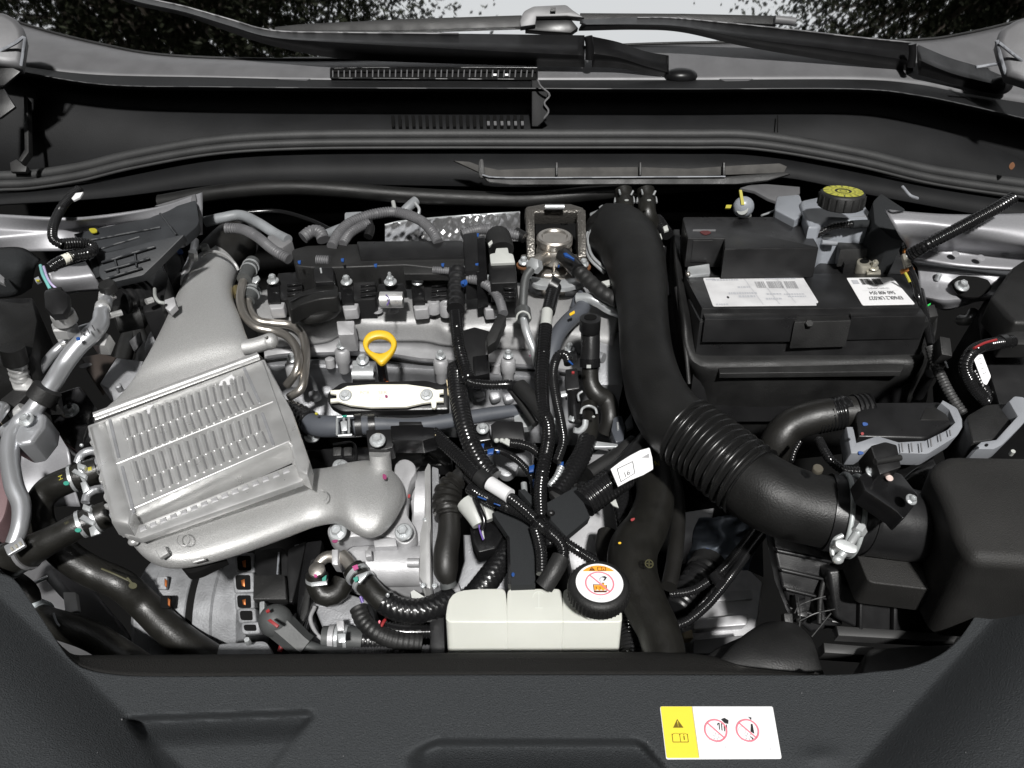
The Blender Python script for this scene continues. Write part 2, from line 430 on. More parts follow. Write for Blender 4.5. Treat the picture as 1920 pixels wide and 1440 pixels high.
# ============================================================ road, trees, bonnet
g = mesh_obj('ground', [Vector((-60, -60, 0)), Vector((60, -60, 0)), Vector((60, 60, 0)), Vector((-60, 60, 0))], [(0, 1, 2, 3)], ASPH, None, 0, False); T(g, kind='structure')
def leaf_tree(label, x, y, h, rad, nclump, nleaf, seed, trunk_dx):
    rr = random.Random(seed)
    t = thing('tree', label, 'tree', Vector((x + trunk_dx, y, 0)), 'trees mirrored in the windscreen')
    c0 = Vector((x, y, h)); pts = [(Vector((x + trunk_dx, y, 0)), .28), (Vector((x + trunk_dx * .8, y, h * .35)), .22), (Vector((x + trunk_dx * .3, y, h * .7)), .15), (c0, .06)]
    gs = []
    def limb(P4):
        d4 = dense([Vector((*p, r)) for p, r in P4], 5); c3 = [Vector(v[:3]) for v in d4]; fr = frames(c3); vs = []; fs = []
        for i, p in enumerate(c3):
            for j in range(7):
                a = 2 * math.pi * j / 7; vs.append(p + fr[i][1] * math.cos(a) * d4[i][3] + fr[i][2] * math.sin(a) * d4[i][3])
        for i in range(len(c3) - 1):
            for j in range(7): fs.append((i * 7 + j, i * 7 + (j + 1) % 7, (i + 1) * 7 + (j + 1) % 7, (i + 1) * 7 + j))
        return vs, fs
    gs.append(limb(pts)); cl_ = []
    for i in range(nclump):
        d = Vector((rr.gauss(0, 1), rr.gauss(0, 1), rr.gauss(0, .8))).normalized() * rad * (rr.random() ** .45)
        cl_.append(c0 + d)
        if i % 5 == 0: gs.append(limb([(Vector((x + trunk_dx * .5, y, h * .55)), .06), (c0 + d * .4, .04), (c0 + d, .01)]))
    mesh_obj('trunk', *join(*gs), BARK, t, 60, False)
    vs = []; fs = []
    for c in cl_:
        cr = rad * .13 * (.6 + rr.random() * .8)
        for _ in range(nleaf):
            p = c + Vector((rr.gauss(0, 1), rr.gauss(0, 1), rr.gauss(0, .7))) * cr
            n_ = Vector((rr.gauss(0, 1), rr.gauss(0, 1), rr.gauss(0, 1))).normalized(); u = n_.orthogonal().normalized(); v = n_.cross(u); s = .028 + rr.random() * .035
            k = len(vs); vs += [p - u * s, p - v * s * .5, p + u * s, p + v * s * .5]; fs.append((k, k + 1, k + 2, k + 3))
    mesh_obj('crown', vs, fs, LEAFM, t, 0, False)
leaf_tree('broad leafy tree mirrored in the windscreen beside the outer wiper arm', -4.7, 7.2, 10.6, 3.6, 620, 150, 3, -2.0)
leaf_tree('sparser tree with sky gaps mirrored in the windscreen near the far wiper pivot', 6.3, 7.2, 10.4, 2.9, 330, 150, 5, 2.5)
# raised bonnet (stands above the picture; it keeps the sky off the bay)
def bonnet():
    t = thing('bonnet', 'raised silver bonnet held open above the engine bay', 'bonnet', Vector((0, 1.30, Z0 + .40)))
    def row(f, dz, s):
        c = Vector((0, 1.32 - f * .86, Z0 + .42 + f * .74 + dz)); hw = .84 - .10 * f
        return [c + Vector((x * hw * s, 0.05 * abs(x) ** 2, -.04 * abs(x) ** 3)) for x in (-1, -.6, -.2, .2, .6, 1)]
    skin('outer_panel', [row(f, .03, 1) for f in (0, .3, .65, 1)], PAINT, t, 30, 4, .003)
    skin('inner_pad', [row(f, -.01, .92) for f in (.03, .3, .65, .96)], FELT, t, 30, 4, .012)
bonnet()
def shade_treeline():  # unseen trees added to keep the front sky off the black parts
    rr = random.Random(21); R0 = 7.5; vs = []; fs = []; na, nz = 66, 40
    def gap(a, z): return abs(a - R(SUN_AZ)) < .25 and 5.2 < z < 10.2  # opening shaped to let the lamp's light through
    for j in range(nz + 1):
        for i in range(na + 1):
            a = -2.05 + 4.1 * i / na; z = 17 * j / nz; r_ = R0 + .5 * math.sin(i * .9 + j * .6) + .4 * math.sin(i * .37 - j * 1.1) + .25 * rr.random()
            vs.append(Vector((-math.sin(a) * r_ if False else math.sin(a) * r_, -math.cos(a) * r_, z - .05)))
    for j in range(nz):
        for i in range(na):
            if gap(-2.05 + 4.1 * (i + .5) / na, 17 * (j + .5) / nz): continue
            k = j * (na + 1) + i; fs.append((k, k + 1, k + na + 2, k + na + 1))
    for _ in range(9000):
        a = rr.uniform(-2.05, 2.05); z = rr.uniform(.2, 17.5)
        if gap(a, z): continue
        r_ = R0 - .6 - .6 * rr.random(); p = Vector((math.sin(a) * r_, -math.cos(a) * r_, z)); n_ = Vector((rr.gauss(0, 1), rr.gauss(0, 1), rr.gauss(0, 1))).normalized(); u = n_.orthogonal().normalized(); v = n_.cross(u); s = .08 + .1 * rr.random()
        k = len(vs); vs += [p - u * s, p - v * s * .5, p + u * s, p + v * s * .5]; fs.append((k, k + 1, k + 2, k + 3))
    T(mesh_obj('shade_treeline', vs, fs, LEAFM, None, 0, False), kind='stuff')
shade_treeline()
# ============================================================ bay walls
def bay():
    a = [Vector((x, y, z + Z0)) for x, y, z in ((-.95, .36, -.62), (.95, .36, -.62), (.95, 1.26, -.62), (-.95, 1.26, -.62))]
    b = [Vector((x, y, z + Z0)) for x, y, z in ((-.95, .36, -.20), (.95, .36, -.20), (.95, 1.26, .04), (-.95, 1.26, .04))]
    o = mesh_obj('engine_bay_walls', a + b, [(0, 1, 2, 3), (0, 1, 5, 4), (1, 2, 6, 5), (2, 3, 7, 6), (3, 0, 4, 7)], PIT, None, 0, False)
    T(o, kind='structure')
bay()
# ============================================================ cowl, reflection strip, windscreen
def Y(pts, y): return [aty(p[0], p[1], p[2] if len(p) > 2 else y) for p in pts]
WS = (Vector((0, 1.245, Z0 + .158)), Vector((0, -math.sin(R(27)), math.cos(R(27)))))
rowA = Y([(-60, 345), (0, 335), (200, 308), (400, 270), (640, 260), (960, 258), (1280, 260), (1450, 272), (1650, 303), (1920, 352), (1990, 362)], 1.13)
rowB = Y([(-60, 160), (40, 182), (200, 198), (400, 210), (640, 213), (960, 214), (1280, 215), (1600, 213), (1720, 232), (1820, 262), (1990, 330)], 1.20)
rowD = Y([(-60, 120), (40, 136), (200, 160), (400, 164), (640, 166), (960, 167), (1280, 168), (1600, 168), (1720, 180), (1820, 200), (1990, 240)], 1.155)
rowC = Y([(-60, 126), (40, 142), (200, 166), (400, 170), (640, 172), (960, 173), (1280, 174), (1600, 174), (1720, 186), (1820, 206), (1990, 246)], 1.202)
rowE = Y([(-60, 108), (40, 124), (180, 140), (400, 145), (640, 150), (960, 150), (1280, 150), (1600, 149), (1720, 158), (1820, 177), (1990, 204)], 1.20)
rowG = [hit(x, y, WS) for x, y in ((-60, 5), (40, 45), (180, 82), (330, 106), (640, 113), (960, 98), (1180, 85), (1400, 80), (1690, 77), (1810, 64), (1990, 20))]
cowl = thing('cowl', 'long black plastic cowl tray with a torn edge under the wipers', 'cowl panel', Vector((0, 1.16, Z0 + .06)))
skin('tray', [rowA, rowB, rowC], COWLM, cowl, 90, 1, .002, 30)
skin('lip', [rowC, rowD, rowE], COWLM, cowl, 90, 1, .0, 30)
tube('crease', [p + Vector((0, -.001, .001)) for p in rowD], 1.2, mat('cowl_edge_highlight', (.045, .046, .048), .5), cowl, n=6)  # paler tube paints the highlight along the lip edge
# moulded tabs on the lip edge
for x0, x1 in ((535, 566), (1365, 1396)):
    prism('lip_notch', [(x0 - 16, 147), (x0, 155), (x1, 155), (x1 + 16, 147)], (aty(x0, 150, 1.196), AX(20)), .004, PAINTD, cowl, .001)
prism('joint_cover', [(997, 150), (1008, 150), (1012, 160), (1028, 175), (1024, 186), (1020, 193), (1027, 203), (1028, 212), (1018, 228), (1008, 237), (997, 237)], (aty(1010, 200, 1.148), AX(62)), .004, COWLM, cowl, .0008)
tube('torn_edge', Y([(1008, 150), (1014, 162), (1028, 174), (1030, 181), (1022, 190), (1021, 196), (1027, 204), (1028, 211), (1020, 222), (1012, 232), (1009, 237)], 1.142), 2.2, SKIRT, cowl, n=6)
# slots in the tray
for i in range(20):
    x = 733 + i * 12.75
    prism('slot', [(x, 216), (x + 6.5, 216, 2), (x + 7.5, 237, 2), (x + 1.5, 237)], (aty(x, 226, 1.163), AX(14)), .002, PIT, cowl, 0)
    if i >= 14: prism('slot_insert', [(x + 1.5, 227), (x + 6.5, 227), (x + 7, 234), (x + 2, 234)], (aty(x, 226, 1.161), AX(14)), .001, SKIRT, cowl, 0)
prism('tray_seam', [(1457, 216), (1459, 216), (1459, 247), (1457, 247)], (aty(1458, 232, 1.157), AX(14)), .001, PIT, cowl, 0)
prism('dry_leaf', cl([(1894, 307), (1900, 304), (1903, 311), (1897, 318), (1892, 314)]), (aty(1897, 311, 1.10), AX(30)), .001, RUST, cowl, 0)
# left side brackets
lb = thing('hinge_bracket', 'black zigzag bracket beside the bonnet hinge next to the outer wiper', 'bracket', aty(15, 215, 1.1))
prism('plate', [(-40, 110), (6, 118), (38, 134), (8, 160), (-40, 165)], (aty(10, 140, 1.10), AX(60)), .004, BLK, lb)
prism('plate', [(-40, 160), (6, 166), (28, 200), (0, 221), (-40, 224)], (aty(10, 190, 1.09), AX(55)), .004, BLK, lb)
prism('post', [(44, 178, 3), (52, 182, 3), (54, 285, 3), (40, 304, 3), (34, 300), (46, 280)], (aty(48, 240, 1.12), AX(40)), .01, BLKM, lb)
prism('clip', [(18, 305), (30, 298), (50, 312), (48, 322), (20, 322)], (aty(30, 310, 1.11), AX(50)), .006, BLKM, lb)
# reflection in the glass, built as a solid grey strip
scp = thing('reflection_strip', 'pale grey strip built in place of a glass reflection between the black cowl and windscreen', 'reflection strip', Vector((0, 1.2, Z0 + .14)))
rowEF = [(a * .5 + b * .5) + Vector((0, -.003, .004)) for a, b in zip(rowE, rowG)]
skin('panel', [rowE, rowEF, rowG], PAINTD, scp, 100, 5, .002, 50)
gr = []
grl = thing('air_grille', 'narrow slatted black air grille under the lower wiper arm', 'grille', aty(810, 148, 1.19))
prism('backing', [(620, 127, 2), (760, 126), (1007, 126), (1007, 149), (620, 146)], (aty(810, 138, 1.196), AX(40)), .004, PIT, grl, .0005)
for r_ in ([(620, 146), (620, 128)], [(620, 128), (760, 126.5), (1007, 127)], [(1007, 127), (1007, 149)], [(620, 146.5), (1007, 149)]): tube('rim', Y(r_, 1.19), 1.6, BLK, grl, n=6)
sl0 = None
for i in range(36):
    x = 624 + i * 10.7; y0, y1 = 129, 145.5
    if sl0 is None: sl0 = tube('slat', Y([(x, y0), (x, y1)], 1.1925), 1.5, MATS['frame_grey'], grl, n=5, step=8)
    else:
        c = sl0.copy(); COL.objects.link(c); c.parent = grl; c.location = aty(x, 137, 1.1925) - aty(624, 137, 1.1925)
for x in (928, 950): prism('slat_gap', [(x - 3, 138), (x + 3, 138), (x + 3, 143), (x - 3, 143)], (aty(x, 140, 1.194), AX(60)), .001, WLABD, grl, 0)
ws = thing('windscreen', 'dark windscreen glass mirroring trees and a white sky', 'windscreen', Vector((0, 1.26, Z0 + .16)))
top = [Vector((p.x * 1.25 + (i - 5) * .05, 2.3, WS[0].z + (2.3 - WS[0].y) * math.tan(R(27)))) for i, p in enumerate(rowG)]
skin('glass', [rowG, top], GLASSM, ws, 90, 1, .0, 20)
tube('edge_seal', [p + Vector((0, 0, .001)) for p in rowG], 2.6, BLKM, ws, n=8)
# ============================================================ wipers
def wiper(label):
    return thing('windscreen_wiper', label, 'wiper', aty(1280, 150, 1.2), 'windscreen wipers')
wa = wiper('lower black wiper with its wide arm hinged above the cowl centre')
skin('arm', [Y([(200, -28), (255, -8), (345, 12), (430, 36), (510, 57), (640, 61), (860, 63), (1096, 66)], 1.222),
             Y([(200, -20), (255, 2), (345, 22), (430, 48), (510, 70), (640, 80), (860, 92), (1096, 104)], 1.198),
             Y([(200, -14), (255, 10), (345, 30), (430, 60), (510, 86), (640, 110), (860, 120), (1096, 126)], 1.206)], WIPM, wa, 70, 1, .003, 25)
tube('edge', Y([(200, -28), (255, -8), (345, 12), (430, 36), (510, 57), (640, 61), (860, 63)], 1.2215), 1.6, MATS['frame_grey'], wa, n=6)
skin('arm_head', [Y([(1110, 68), (1160, 79), (1210, 96), (1254, 104)], 1.214), Y([(1110, 100), (1160, 108), (1210, 124), (1254, 136)], 1.197), Y([(1110, 126), (1160, 128), (1210, 138), (1254, 147)], 1.205)], WIPM, wa, 24, 1, .003, 25)
tube('hinge_pin', Y([(1103, 68), (1106, 90), (1105, 112)], 1.195), 8, WIPM, wa, n=12)
mesh_obj('pivot_cap', *ballgeo(aty(1276, 143, 1.206), 32, 22, 15), WIPM, wa)
wb = wiper('upper black wiper with the silver blade clip, arm hinged beside the brake reservoir')
skin('arm', [Y([(1090, 36), (1195, 33), (1280, 35), (1480, 55), (1600, 69), (1712, 80)], 1.235),
             Y([(1090, 46), (1195, 46), (1280, 50), (1400, 72), (1560, 92), (1712, 114)], 1.213),
             Y([(1085, 58), (1195, 56), (1280, 61), (1400, 88), (1560, 115), (1712, 138)], 1.222)], WIPM, wb, 60, 1, .003, 25)
tube('edge', Y([(1195, 33), (1280, 35), (1480, 55), (1600, 69), (1712, 80)], 1.2345), 1.4, MATS['frame_grey'], wb, n=6)
skin('arm_head', [Y([(1722, 84), (1780, 108), (1840, 126), (1880, 142)], 1.214), Y([(1722, 112), (1780, 136), (1840, 152), (1880, 160)], 1.19), Y([(1722, 140), (1780, 156), (1840, 172), (1880, 178)], 1.2)], WIPM, wb, 24, 1, .003, 25)
tube('hinge_pin', Y([(1711, 82), (1711, 105), (1708, 126)], 1.196), 7, WIPM, wb, n=12)
mesh_obj('pivot_cap', *ballgeo(aty(1876, 160, 1.195), 22, 18, 17), WIPM, wb)
prism('blade', [(515, 50), (560, 45), (760, 35), (978, 28), (978, 50), (760, 57), (515, 58)], (aty(760, 46, 1.27), AX(55)), .008, BLKM, wb, .001)
prism('blade', [(1088, 24), (1280, 25), (1455, 29), (1455, 46), (1280, 38), (1088, 40)], (aty(1280, 33, 1.27), AX(55)), .008, BLKM, wb, .001)
tube('blade_tip', Y([(1452, 37), (1475, 39), (1490, 41)], 1.262), 8, MATS['frame_grey'], wb, n=10)
prism('blade_clip', [(974, 40, 4), (982, 20, 6), (1000, 11, 4), (1062, 8, 5), (1074, 18, 3), (1096, 33), (1062, 30), (1006, 31), (1004, 46), (976, 50)], (aty(1030, 30, 1.24), AX(58)), .012, SKIRT, wb, .002)
prism('clip_mark', [(1032, 14), (1042, 14), (1042, 21), (1032, 21)], (aty(1037, 18, 1.2385), AX(58)), .001, BLKM, wb, .0)
prism('clip_body', [(1000, 30), (1066, 30), (1084, 52), (1070, 62), (985, 56), (985, 46)], (aty(1030, 42, 1.245), AX(60)), .012, WIPM, wb, .001)
# bonnet hinges at the two corners
hl = thing('hinge_mount', 'silver bonnet hinge corner with a pale folded edge beyond the black zigzag bracket', 'hinge', aty(20, 115, 1.12), 'bonnet hinges')
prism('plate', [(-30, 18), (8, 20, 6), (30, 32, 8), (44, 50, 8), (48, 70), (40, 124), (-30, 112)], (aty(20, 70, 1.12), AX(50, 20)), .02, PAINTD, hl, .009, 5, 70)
tube('folded_edge', Y([(-30, 112), (0, 96), (30, 80), (46, 70), (44, 96), (40, 123)], 1.105), 3.2, GBRK, hl, n=6)
hr = thing('hinge_mount', 'silver bonnet hinge corner beyond the wiper pivot by the battery side', 'hinge', aty(1900, 120, 1.12), 'bonnet hinges')
prism('plate', [(1950, 20), (1905, 34, 8), (1876, 52, 8), (1868, 78), (1874, 100), (1888, 140), (1950, 160)], (aty(1900, 80, 1.14), AX(50, -20)), .02, PAINTD, hr, .009, 5, 70)
tube('folded_edge', Y([(1830, 126), (1862, 121), (1880, 118)], 1.13), 3, GBRK, hr, n=6)
tube('folded_edge', Y([(1869, 76), (1874, 100), (1885, 138)], 1.125), 3.6, GBRK, hr, n=6)
tube('folded_edge', Y([(1873, 80), (1900, 102), (1940, 132)], 1.122), 3, GBRK, hr, n=6)
# ============================================================ seal, firewall shield
def seal():
    base = [(-60, 336), (0, 331), (60, 328), (150, 314), (250, 290), (400, 264), (560, 254), (800, 252), (1040, 252), (1280, 252), (1420, 255), (1600, 285), (1750, 320), (1920, 345), (1990, 352)]
    def off(d, y): return [aty(x, yy - 6 + d, y) for x, yy in base]
    vs, fs = join(sweep_geo(off(6, 1.122), 10, None, 10), sweep_geo(off(21, 1.112), 8, None, 10), sweep_geo(off(31, 1.106), 3, None, 8), sweep_geo(off(14, 1.122), 9, None, 8))
    T(mesh_obj('rubber_seal', vs, fs, SEALM, None, 60, False), 'long ribbed black rubber weather seal curving along the front of the cowl', 'seal')
seal()
fw = thing('firewall_cover', 'dark cover hanging below the rubber seal across the back of the bay', 'cover', aty(960, 380, 1.12))
skin('panel', [Y([(-60, 362), (0, 358), (200, 336), (420, 296), (640, 286), (960, 285), (1280, 286), (1450, 294), (1650, 328), (1990, 385)], 1.115), Y([(-60, 385), (0, 382), (200, 370), (420, 345), (640, 345), (960, 350), (1280, 350), (1450, 330), (1650, 368), (1990, 430)], 1.09)], COWLM, fw, 60, 1, .003, 30)
tube('sag_roll', [aty(x, y, 1.06) for x, y in ((300, 380), (420, 360), (560, 352), (760, 366), (900, 373), (1000, 374), (1120, 362), (1280, 346), (1400, 338))], 15, HOSEM, fw, n=12)
cr_ = thing('cowl_rail', 'dusty grey channel rail with gussets under the rubber seal', 'rail', aty(1200, 345, 1.06))
prism('web', [(850, 301), (880, 303), (904, 312), (935, 318), (1050, 314), (1200, 313), (1292, 316), (1380, 310), (1462, 306), (1476, 312), (1470, 324), (1200, 334), (950, 336), (908, 330), (900, 324)], (aty(1150, 322, 1.05), AX(62)), .006, mat('dusty_rail', (.050, .048, .045), .8, var=.3, vscale=60), cr_, .001)
prism('flange', [(904, 328, 5), (950, 334), (1200, 332), (1360, 331), (1470, 322), (1482, 326), (1440, 338), (1380, 345), (1200, 345), (960, 346), (915, 341, 5)], (aty(1150, 338, 1.035), AX(50)), .004, BLKM, cr_, .0008)
tube('flange_edge', [aty(x, y, 1.034) for x, y in ((904, 328), (950, 333), (1200, 332), (1360, 331))], 1.3, GBRK, cr_, n=6)
for x in (1044, 1201, 1358):
    prism('gusset', [(x - 2, 304), (x + 2, 304), (x + 2, 328), (x - 2, 330)], (aty(x, 318, 1.042), AX(62)), .006, BLKM, cr_, .0005)
prism('clip_end', cl([(898, 302), (906, 300), (908, 326), (904, 334), (898, 328)]), (aty(902, 316, 1.04), AX(62)), .006, BLKM, cr_, .0005)
# ============================================================ wings (inner fender ledges)
fl = thing('inner_wing', 'silver painted inner wing ledge behind the air conditioning pipes', 'inner wing', at(60, 470, .0))
skin('ledge', [[(-60, 398, .07), (100, 412, .066), (190, 408, .06), (300, 388, .06), (380, 360, .06)], [(-60, 428, .055), (100, 428, .052), (190, 420, .05), (300, 406, .05), (380, 385, .05)], [(-60, 452, .046), (100, 438, .046), (160, 430, .045), (300, 415, .044), (380, 398, .044)], [(-60, 472, .030), (100, 470, .030), (160, 464, .028), (300, 450, .026), (380, 440, .02)]], PAINT, fl, 50, 6, .003)
prism('upper_panel', [(290, 385), (366, 363), (368, 375), (330, 395)], (at(330, 380, .055), AX(30)), .004, PAINTD, fl)
skin('tower_face', [[(92, 512, .0), (125, 500, .0), (160, 490, .0)], [(98, 532, -.012), (130, 525, -.01), (176, 515, -.008)], [(120, 552, -.03), (150, 548, -.03), (192, 545, -.03)]], PAINT, fl, 20, 5, .003)
fr_ = thing('inner_wing', 'silver painted inner wing and strut tower with a bolt beside the battery', 'inner wing', at(1800, 560, .0))
skin('ledge', [[(1660, 392, .08), (1720, 398, .08), (1800, 402, .08), (1920, 400, .08), (1990, 398, .08)], [(1672, 415, .072), (1730, 420, .072), (1800, 426, .072), (1920, 428, .072), (1990, 428, .072)], [(1685, 440, .058), (1735, 442, .058), (1800, 447, .058), (1920, 460, .056), (1990, 465, .056)], [(1700, 462, .036), (1740, 466, .036), (1800, 472, .036), (1920, 478, .036), (1990, 480, .036)], [(1706, 484, .028), (1740, 488, .028), (1800, 497, .028), (1900, 504, .028), (1990, 506, .028)]], PAINT, fr_, 50, 5, .003)
skin('strut_tower', [[(1700, 480, .015), (1750, 490, .016), (1820, 502, .016), (1900, 508, .016)], [(1718, 496, .014), (1760, 502, .016), (1820, 510, .016), (1890, 520, .014)], [(1724, 530, .0), (1768, 534, .002), (1820, 540, .0), (1885, 550, .0)], [(1730, 556, -.006), (1770, 562, -.004), (1820, 560, -.006), (1860, 562, -.01)], [(1745, 572, -.02), (1770, 582, -.022), (1800, 576, -.022), (1830, 566, -.03)]], PAINT, fr_, 40, 6, .003)
prism('mount_hole', [(1784, 530, 12), (1796, 516, 12), (1850, 520, 14), (1862, 540, 10), (1835, 558, 10), (1800, 556, 14)], plane(1815, 538, .006, 26), .002, PIT, fr_, 0)
bolt(fr_, 1803, 537, .010, 13, 26)
lathe('stud', (1757, 524, .006), [(2, 14), (5, 12), (5, 0)], ZINC, fr_, AX(10), 10)
for x, y in ((1752, 467), (1792, 476), (1840, 483), (1885, 474)):
    lathe('spot_weld', (x, y, .0375), [(5, .2), (7, 0)], PAINT, fr_, AX(35), 14)
# lower rail parts by the front
rl = thing('chassis_leg', 'silver painted chassis leg visible below the coolant hoses', 'chassis rail', at(150, 1200, -.3))
skin('upper', [[(40, 815, -.18), (70, 800, -.18), (110, 800, -.18)], [(40, 850, -.19), (80, 840, -.19), (128, 845, -.19)], [(40, 900, -.22), (90, 895, -.22), (135, 900, -.22)], [(60, 960, -.25), (110, 950, -.25), (150, 950, -.25)]], PAINT, rl, 20, 5, .003)
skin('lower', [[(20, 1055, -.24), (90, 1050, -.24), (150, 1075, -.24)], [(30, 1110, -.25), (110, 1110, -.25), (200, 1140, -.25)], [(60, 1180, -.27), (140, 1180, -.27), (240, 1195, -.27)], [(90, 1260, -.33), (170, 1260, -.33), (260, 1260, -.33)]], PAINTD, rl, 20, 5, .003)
tube('strap', [(90, 1075, -.2), (115, 1105, -.2), (130, 1120, -.205)], 9, MATS['frame_grey'], rl, flat=.4)
prism('hook', [(118, 1110, 3), (142, 1110, 4), (146, 1145, 2), (122, 1150, 2)], plane(130, 1130, -.2, 30), .006, WLABD, rl)
tube('edge_bar', [(38, 1104, -.2), (66, 1092, -.2), (90, 1082, -.2)], 4, ZINC, rl)
hl_ = prism('headlamp_back', cl([(-20, 860), (8, 880), (16, 915), (10, 960), (-5, 985), (-30, 990)]), plane(0, 930, -.16, 30), .03, mat('maroon', (.16, .10, .105), .5), None, .004)
T(hl_, 'dull maroon plastic housing peeking out at the edge beside the silver pipe', 'housing')
# ============================================================ front trim panel
def zb(py): return -.13 - .0095 * (py - 1265) / 175
def sstep(a, b, x):
    t = max(0, min(1, (x - a) / (b - a))); return t * t * (3 - 2 * t)
def ztrim(px, py):
    z = zb(py); s = 3.4e-4
    dl = (140 + 1.08 * (py - 1245)) - px              # rise on the left, its slope shaped to shade that side
    z += .70 * s * (math.sqrt(max(dl, 0) ** 2 + 144) - 12 if dl > 0 else 0) * (1 - .5 * sstep(0, 400, dl))
    dr = px - (1770 - .92 * (py - 1255))  # matching rise on the right, sloped to shade that side
    z += .70 * s * (math.sqrt(max(dr, 0) ** 2 + 144) - 12 if dr > 0 else 0) * (1 - .5 * sstep(0, 400, dr))
    # recess: sharp drop then a ramp tilted back to shade the band
    xr = 585 - .8 * max(0, py - 1345); xl = 232 + .6 * (py - 1345)
    k = sstep(xl - 6, xl + 24, px) * (1 - sstep(xr - 8, xr + 4, px))
    y0 = 1346 - .034 * (px - 232)
    z -= k * .014 * sstep(y0 - 7, y0 + 11, py) * (1 - sstep(y0 + 8, y0 + 62, py) * .85)
    # centre recess at the bottom, its floor tilted to shade it
    k = sstep(756, 806, px) * (1 - sstep(1180 + .9 * (py - 1385), 1206 + .9 * (py - 1385), px))
    y0 = 1390 + 22 * (1 - sstep(760, 830, px)); z -= k * .019 * sstep(y0 - 9, y0 + 12, py) * (1 - .9 * sstep(y0 + 10, y0 + 95, py))
    k = math.exp(-((px - 1540) / 34) ** 2 - ((py - 1420) / 18) ** 2); z += .003 * k
    return z
def trim_panel():
    t = thing('front_trim_panel', 'wide grainy dark grey plastic panel across the front of the bay', 'trim panel', at(960, 1440, -.16))
    top = [(-60, 1040), (-10, 1070), (26, 1086), (60, 1132), (95, 1185), (128, 1232), (160, 1254), (220, 1265), (320, 1268), (700, 1266), (1000, 1265), (1300, 1265), (1560, 1265), (1640, 1259), (1700, 1252), (1755, 1232), (1800, 1196), (1850, 1122), (1884, 1082), (1920, 1062), (1980, 1040)]
    d = dense([Vector((*p, 0)) for p in top], 14); L = length(d); nu = 330
    e = resample(d, [L * i / (nu - 1) for i in range(nu)]); nv = 84; vs = []; fs = []
    for j in range(nv):
        f = j / (nv - 1)
        for i in range(nu):
            px = e[i].x; px = px if not (f and px > 1640) else px + (f * 0); py = e[i].y * (1 - f) + 1500 * f
            x = px * (1 - f) + (-60 + 2040 * i / (nu - 1)) * f if False else px
            q = at(x, py, ztrim(x, py)); vs.append(q)
    for j in range(nv - 1):
        for i in range(nu - 1):
            a = j * nu + i; fs.append((a, a + 1, a + nu + 1, a + nu))
    o = mesh_obj('panel', vs, fs, TRIM, t, 60, False)
    if sum(p.normal.z for p in o.data.polygons) < 0: o.data.flip_normals()
    md = o.modifiers.new('thickness', 'SOLIDIFY'); md.thickness = .003; md.offset = -1
    # rolled rear edge
    r0 = [(100, 1194), (128, 1234), (160, 1256), (220, 1267), (320, 1270), (700, 1268), (1000, 1267), (1300, 1267), (1500, 1267), (1560, 1267)]
    r1 = [(118, 1214), (138, 1228), (175, 1229), (230, 1229), (320, 1229), (700, 1227), (1000, 1225), (1290, 1226), (1400, 1250), (1520, 1264)]
    A = [(x, y, ztrim(x, y) - .0006) for x, y in r0]; B = [(x, y, -.147 if x < 1350 else -.138) for x, y in r1]
    M = [at(a[0] * .5 + b[0] * .5, a[1] * .5 + b[1] * .5, a[2] * .6 + b[2] * .4) for a, b in zip(A, B)]
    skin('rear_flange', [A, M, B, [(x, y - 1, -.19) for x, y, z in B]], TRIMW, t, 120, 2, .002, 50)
    prism('grille_corner', [(1880, 1400), (1925, 1368), (1925, 1450), (1886, 1450), (1876, 1425)], plane(1900, 1420, -.128, 0), .004, PIT, t, .001)
    prism('grille_insert', [(1888, 1410), (1925, 1385), (1925, 1450), (1898, 1450), (1896, 1428)], plane(1900, 1420, -.126, 20), .003, GBRK, t, .001)
    prism('grille_corner', [(-10, 1400), (6, 1398), (8, 1412), (6, 1432), (-10, 1440)], plane(0, 1420, -.10, 0), .003, PIT, t, .001)
    rd = random.Random(5); gs = []
    for _ in range(9):
        x, y = rd.uniform(180, 1840), rd.uniform(1278, 1430)
        if 1220 < x < 1480 and y > 1310: continue
        r_ = rd.uniform(.7, 1.7); gs.append(prism_geo(circ(x, y, r_, r_ * rd.uniform(.5, 1), 6), plane(x, y, ztrim(x, y) + .0006), .0004))
    T(mesh_obj('grit', *join(*gs), SKIRT, t, 0), kind='stuff')
    # warning label
    pl = plane3(at(1240, 1324, zb(1324) + .0012), at(1460, 1324, zb(1324) + .0012), at(1350, 1424, zb(1424) + .0012))
    wl_ = prism('warning_label', [(1237, 1324, 4), (1449, 1324, 4), (1466, 1422, 4), (1249, 1423, 4)], pl, .0008, WLAB, t, .0003)
    wl_['label'] = 'white and yellow warning label with two crossed red circles'
    q = [(1237, 1324), (1449, 1324), (1466, 1422), (1249, 1423)]; A_ = 2.16; f = quadmap(q, A_, pl); n = pl[1]
    printed('yellow_field', [[(.012, .03), (.03, .012), (.610, .012), (.615, .988), (.03, .988), (.012, .97)]], f, n, YELL, wl_, .0003)
    dark = poly((.30, .26), (.40, .43), (.20, .43)) + ring(.0, 0, .0001, .0001, 4)
    bk = line(.165, .545, .165, .70, .014) + line(.455, .545, .455, .70, .014) + line(.165, .70, .455, .70, .014) + line(.31, .54, .31, .69, .012) + ring(.24, .57, .072, .014, 12, 180, 360, .035) + ring(.38, .57, .072, .014, 12, 180, 360, .035) + line(.385, .585, .385, .66, .022) + line(.385, .555, .385, .572, .022)
    printed('symbol', dark + bk, f, n, INKY, wl_, .0005)
    printed('symbol', poly((.293, .30), (.307, .30), (.304, .375), (.296, .375)) + rect(.294, .39, .306, .405), f, n, YELL, wl_, .0007)
    printed('divider', line(.616, .01, .622, .99, .006), f, n, INKG, wl_, .0006)
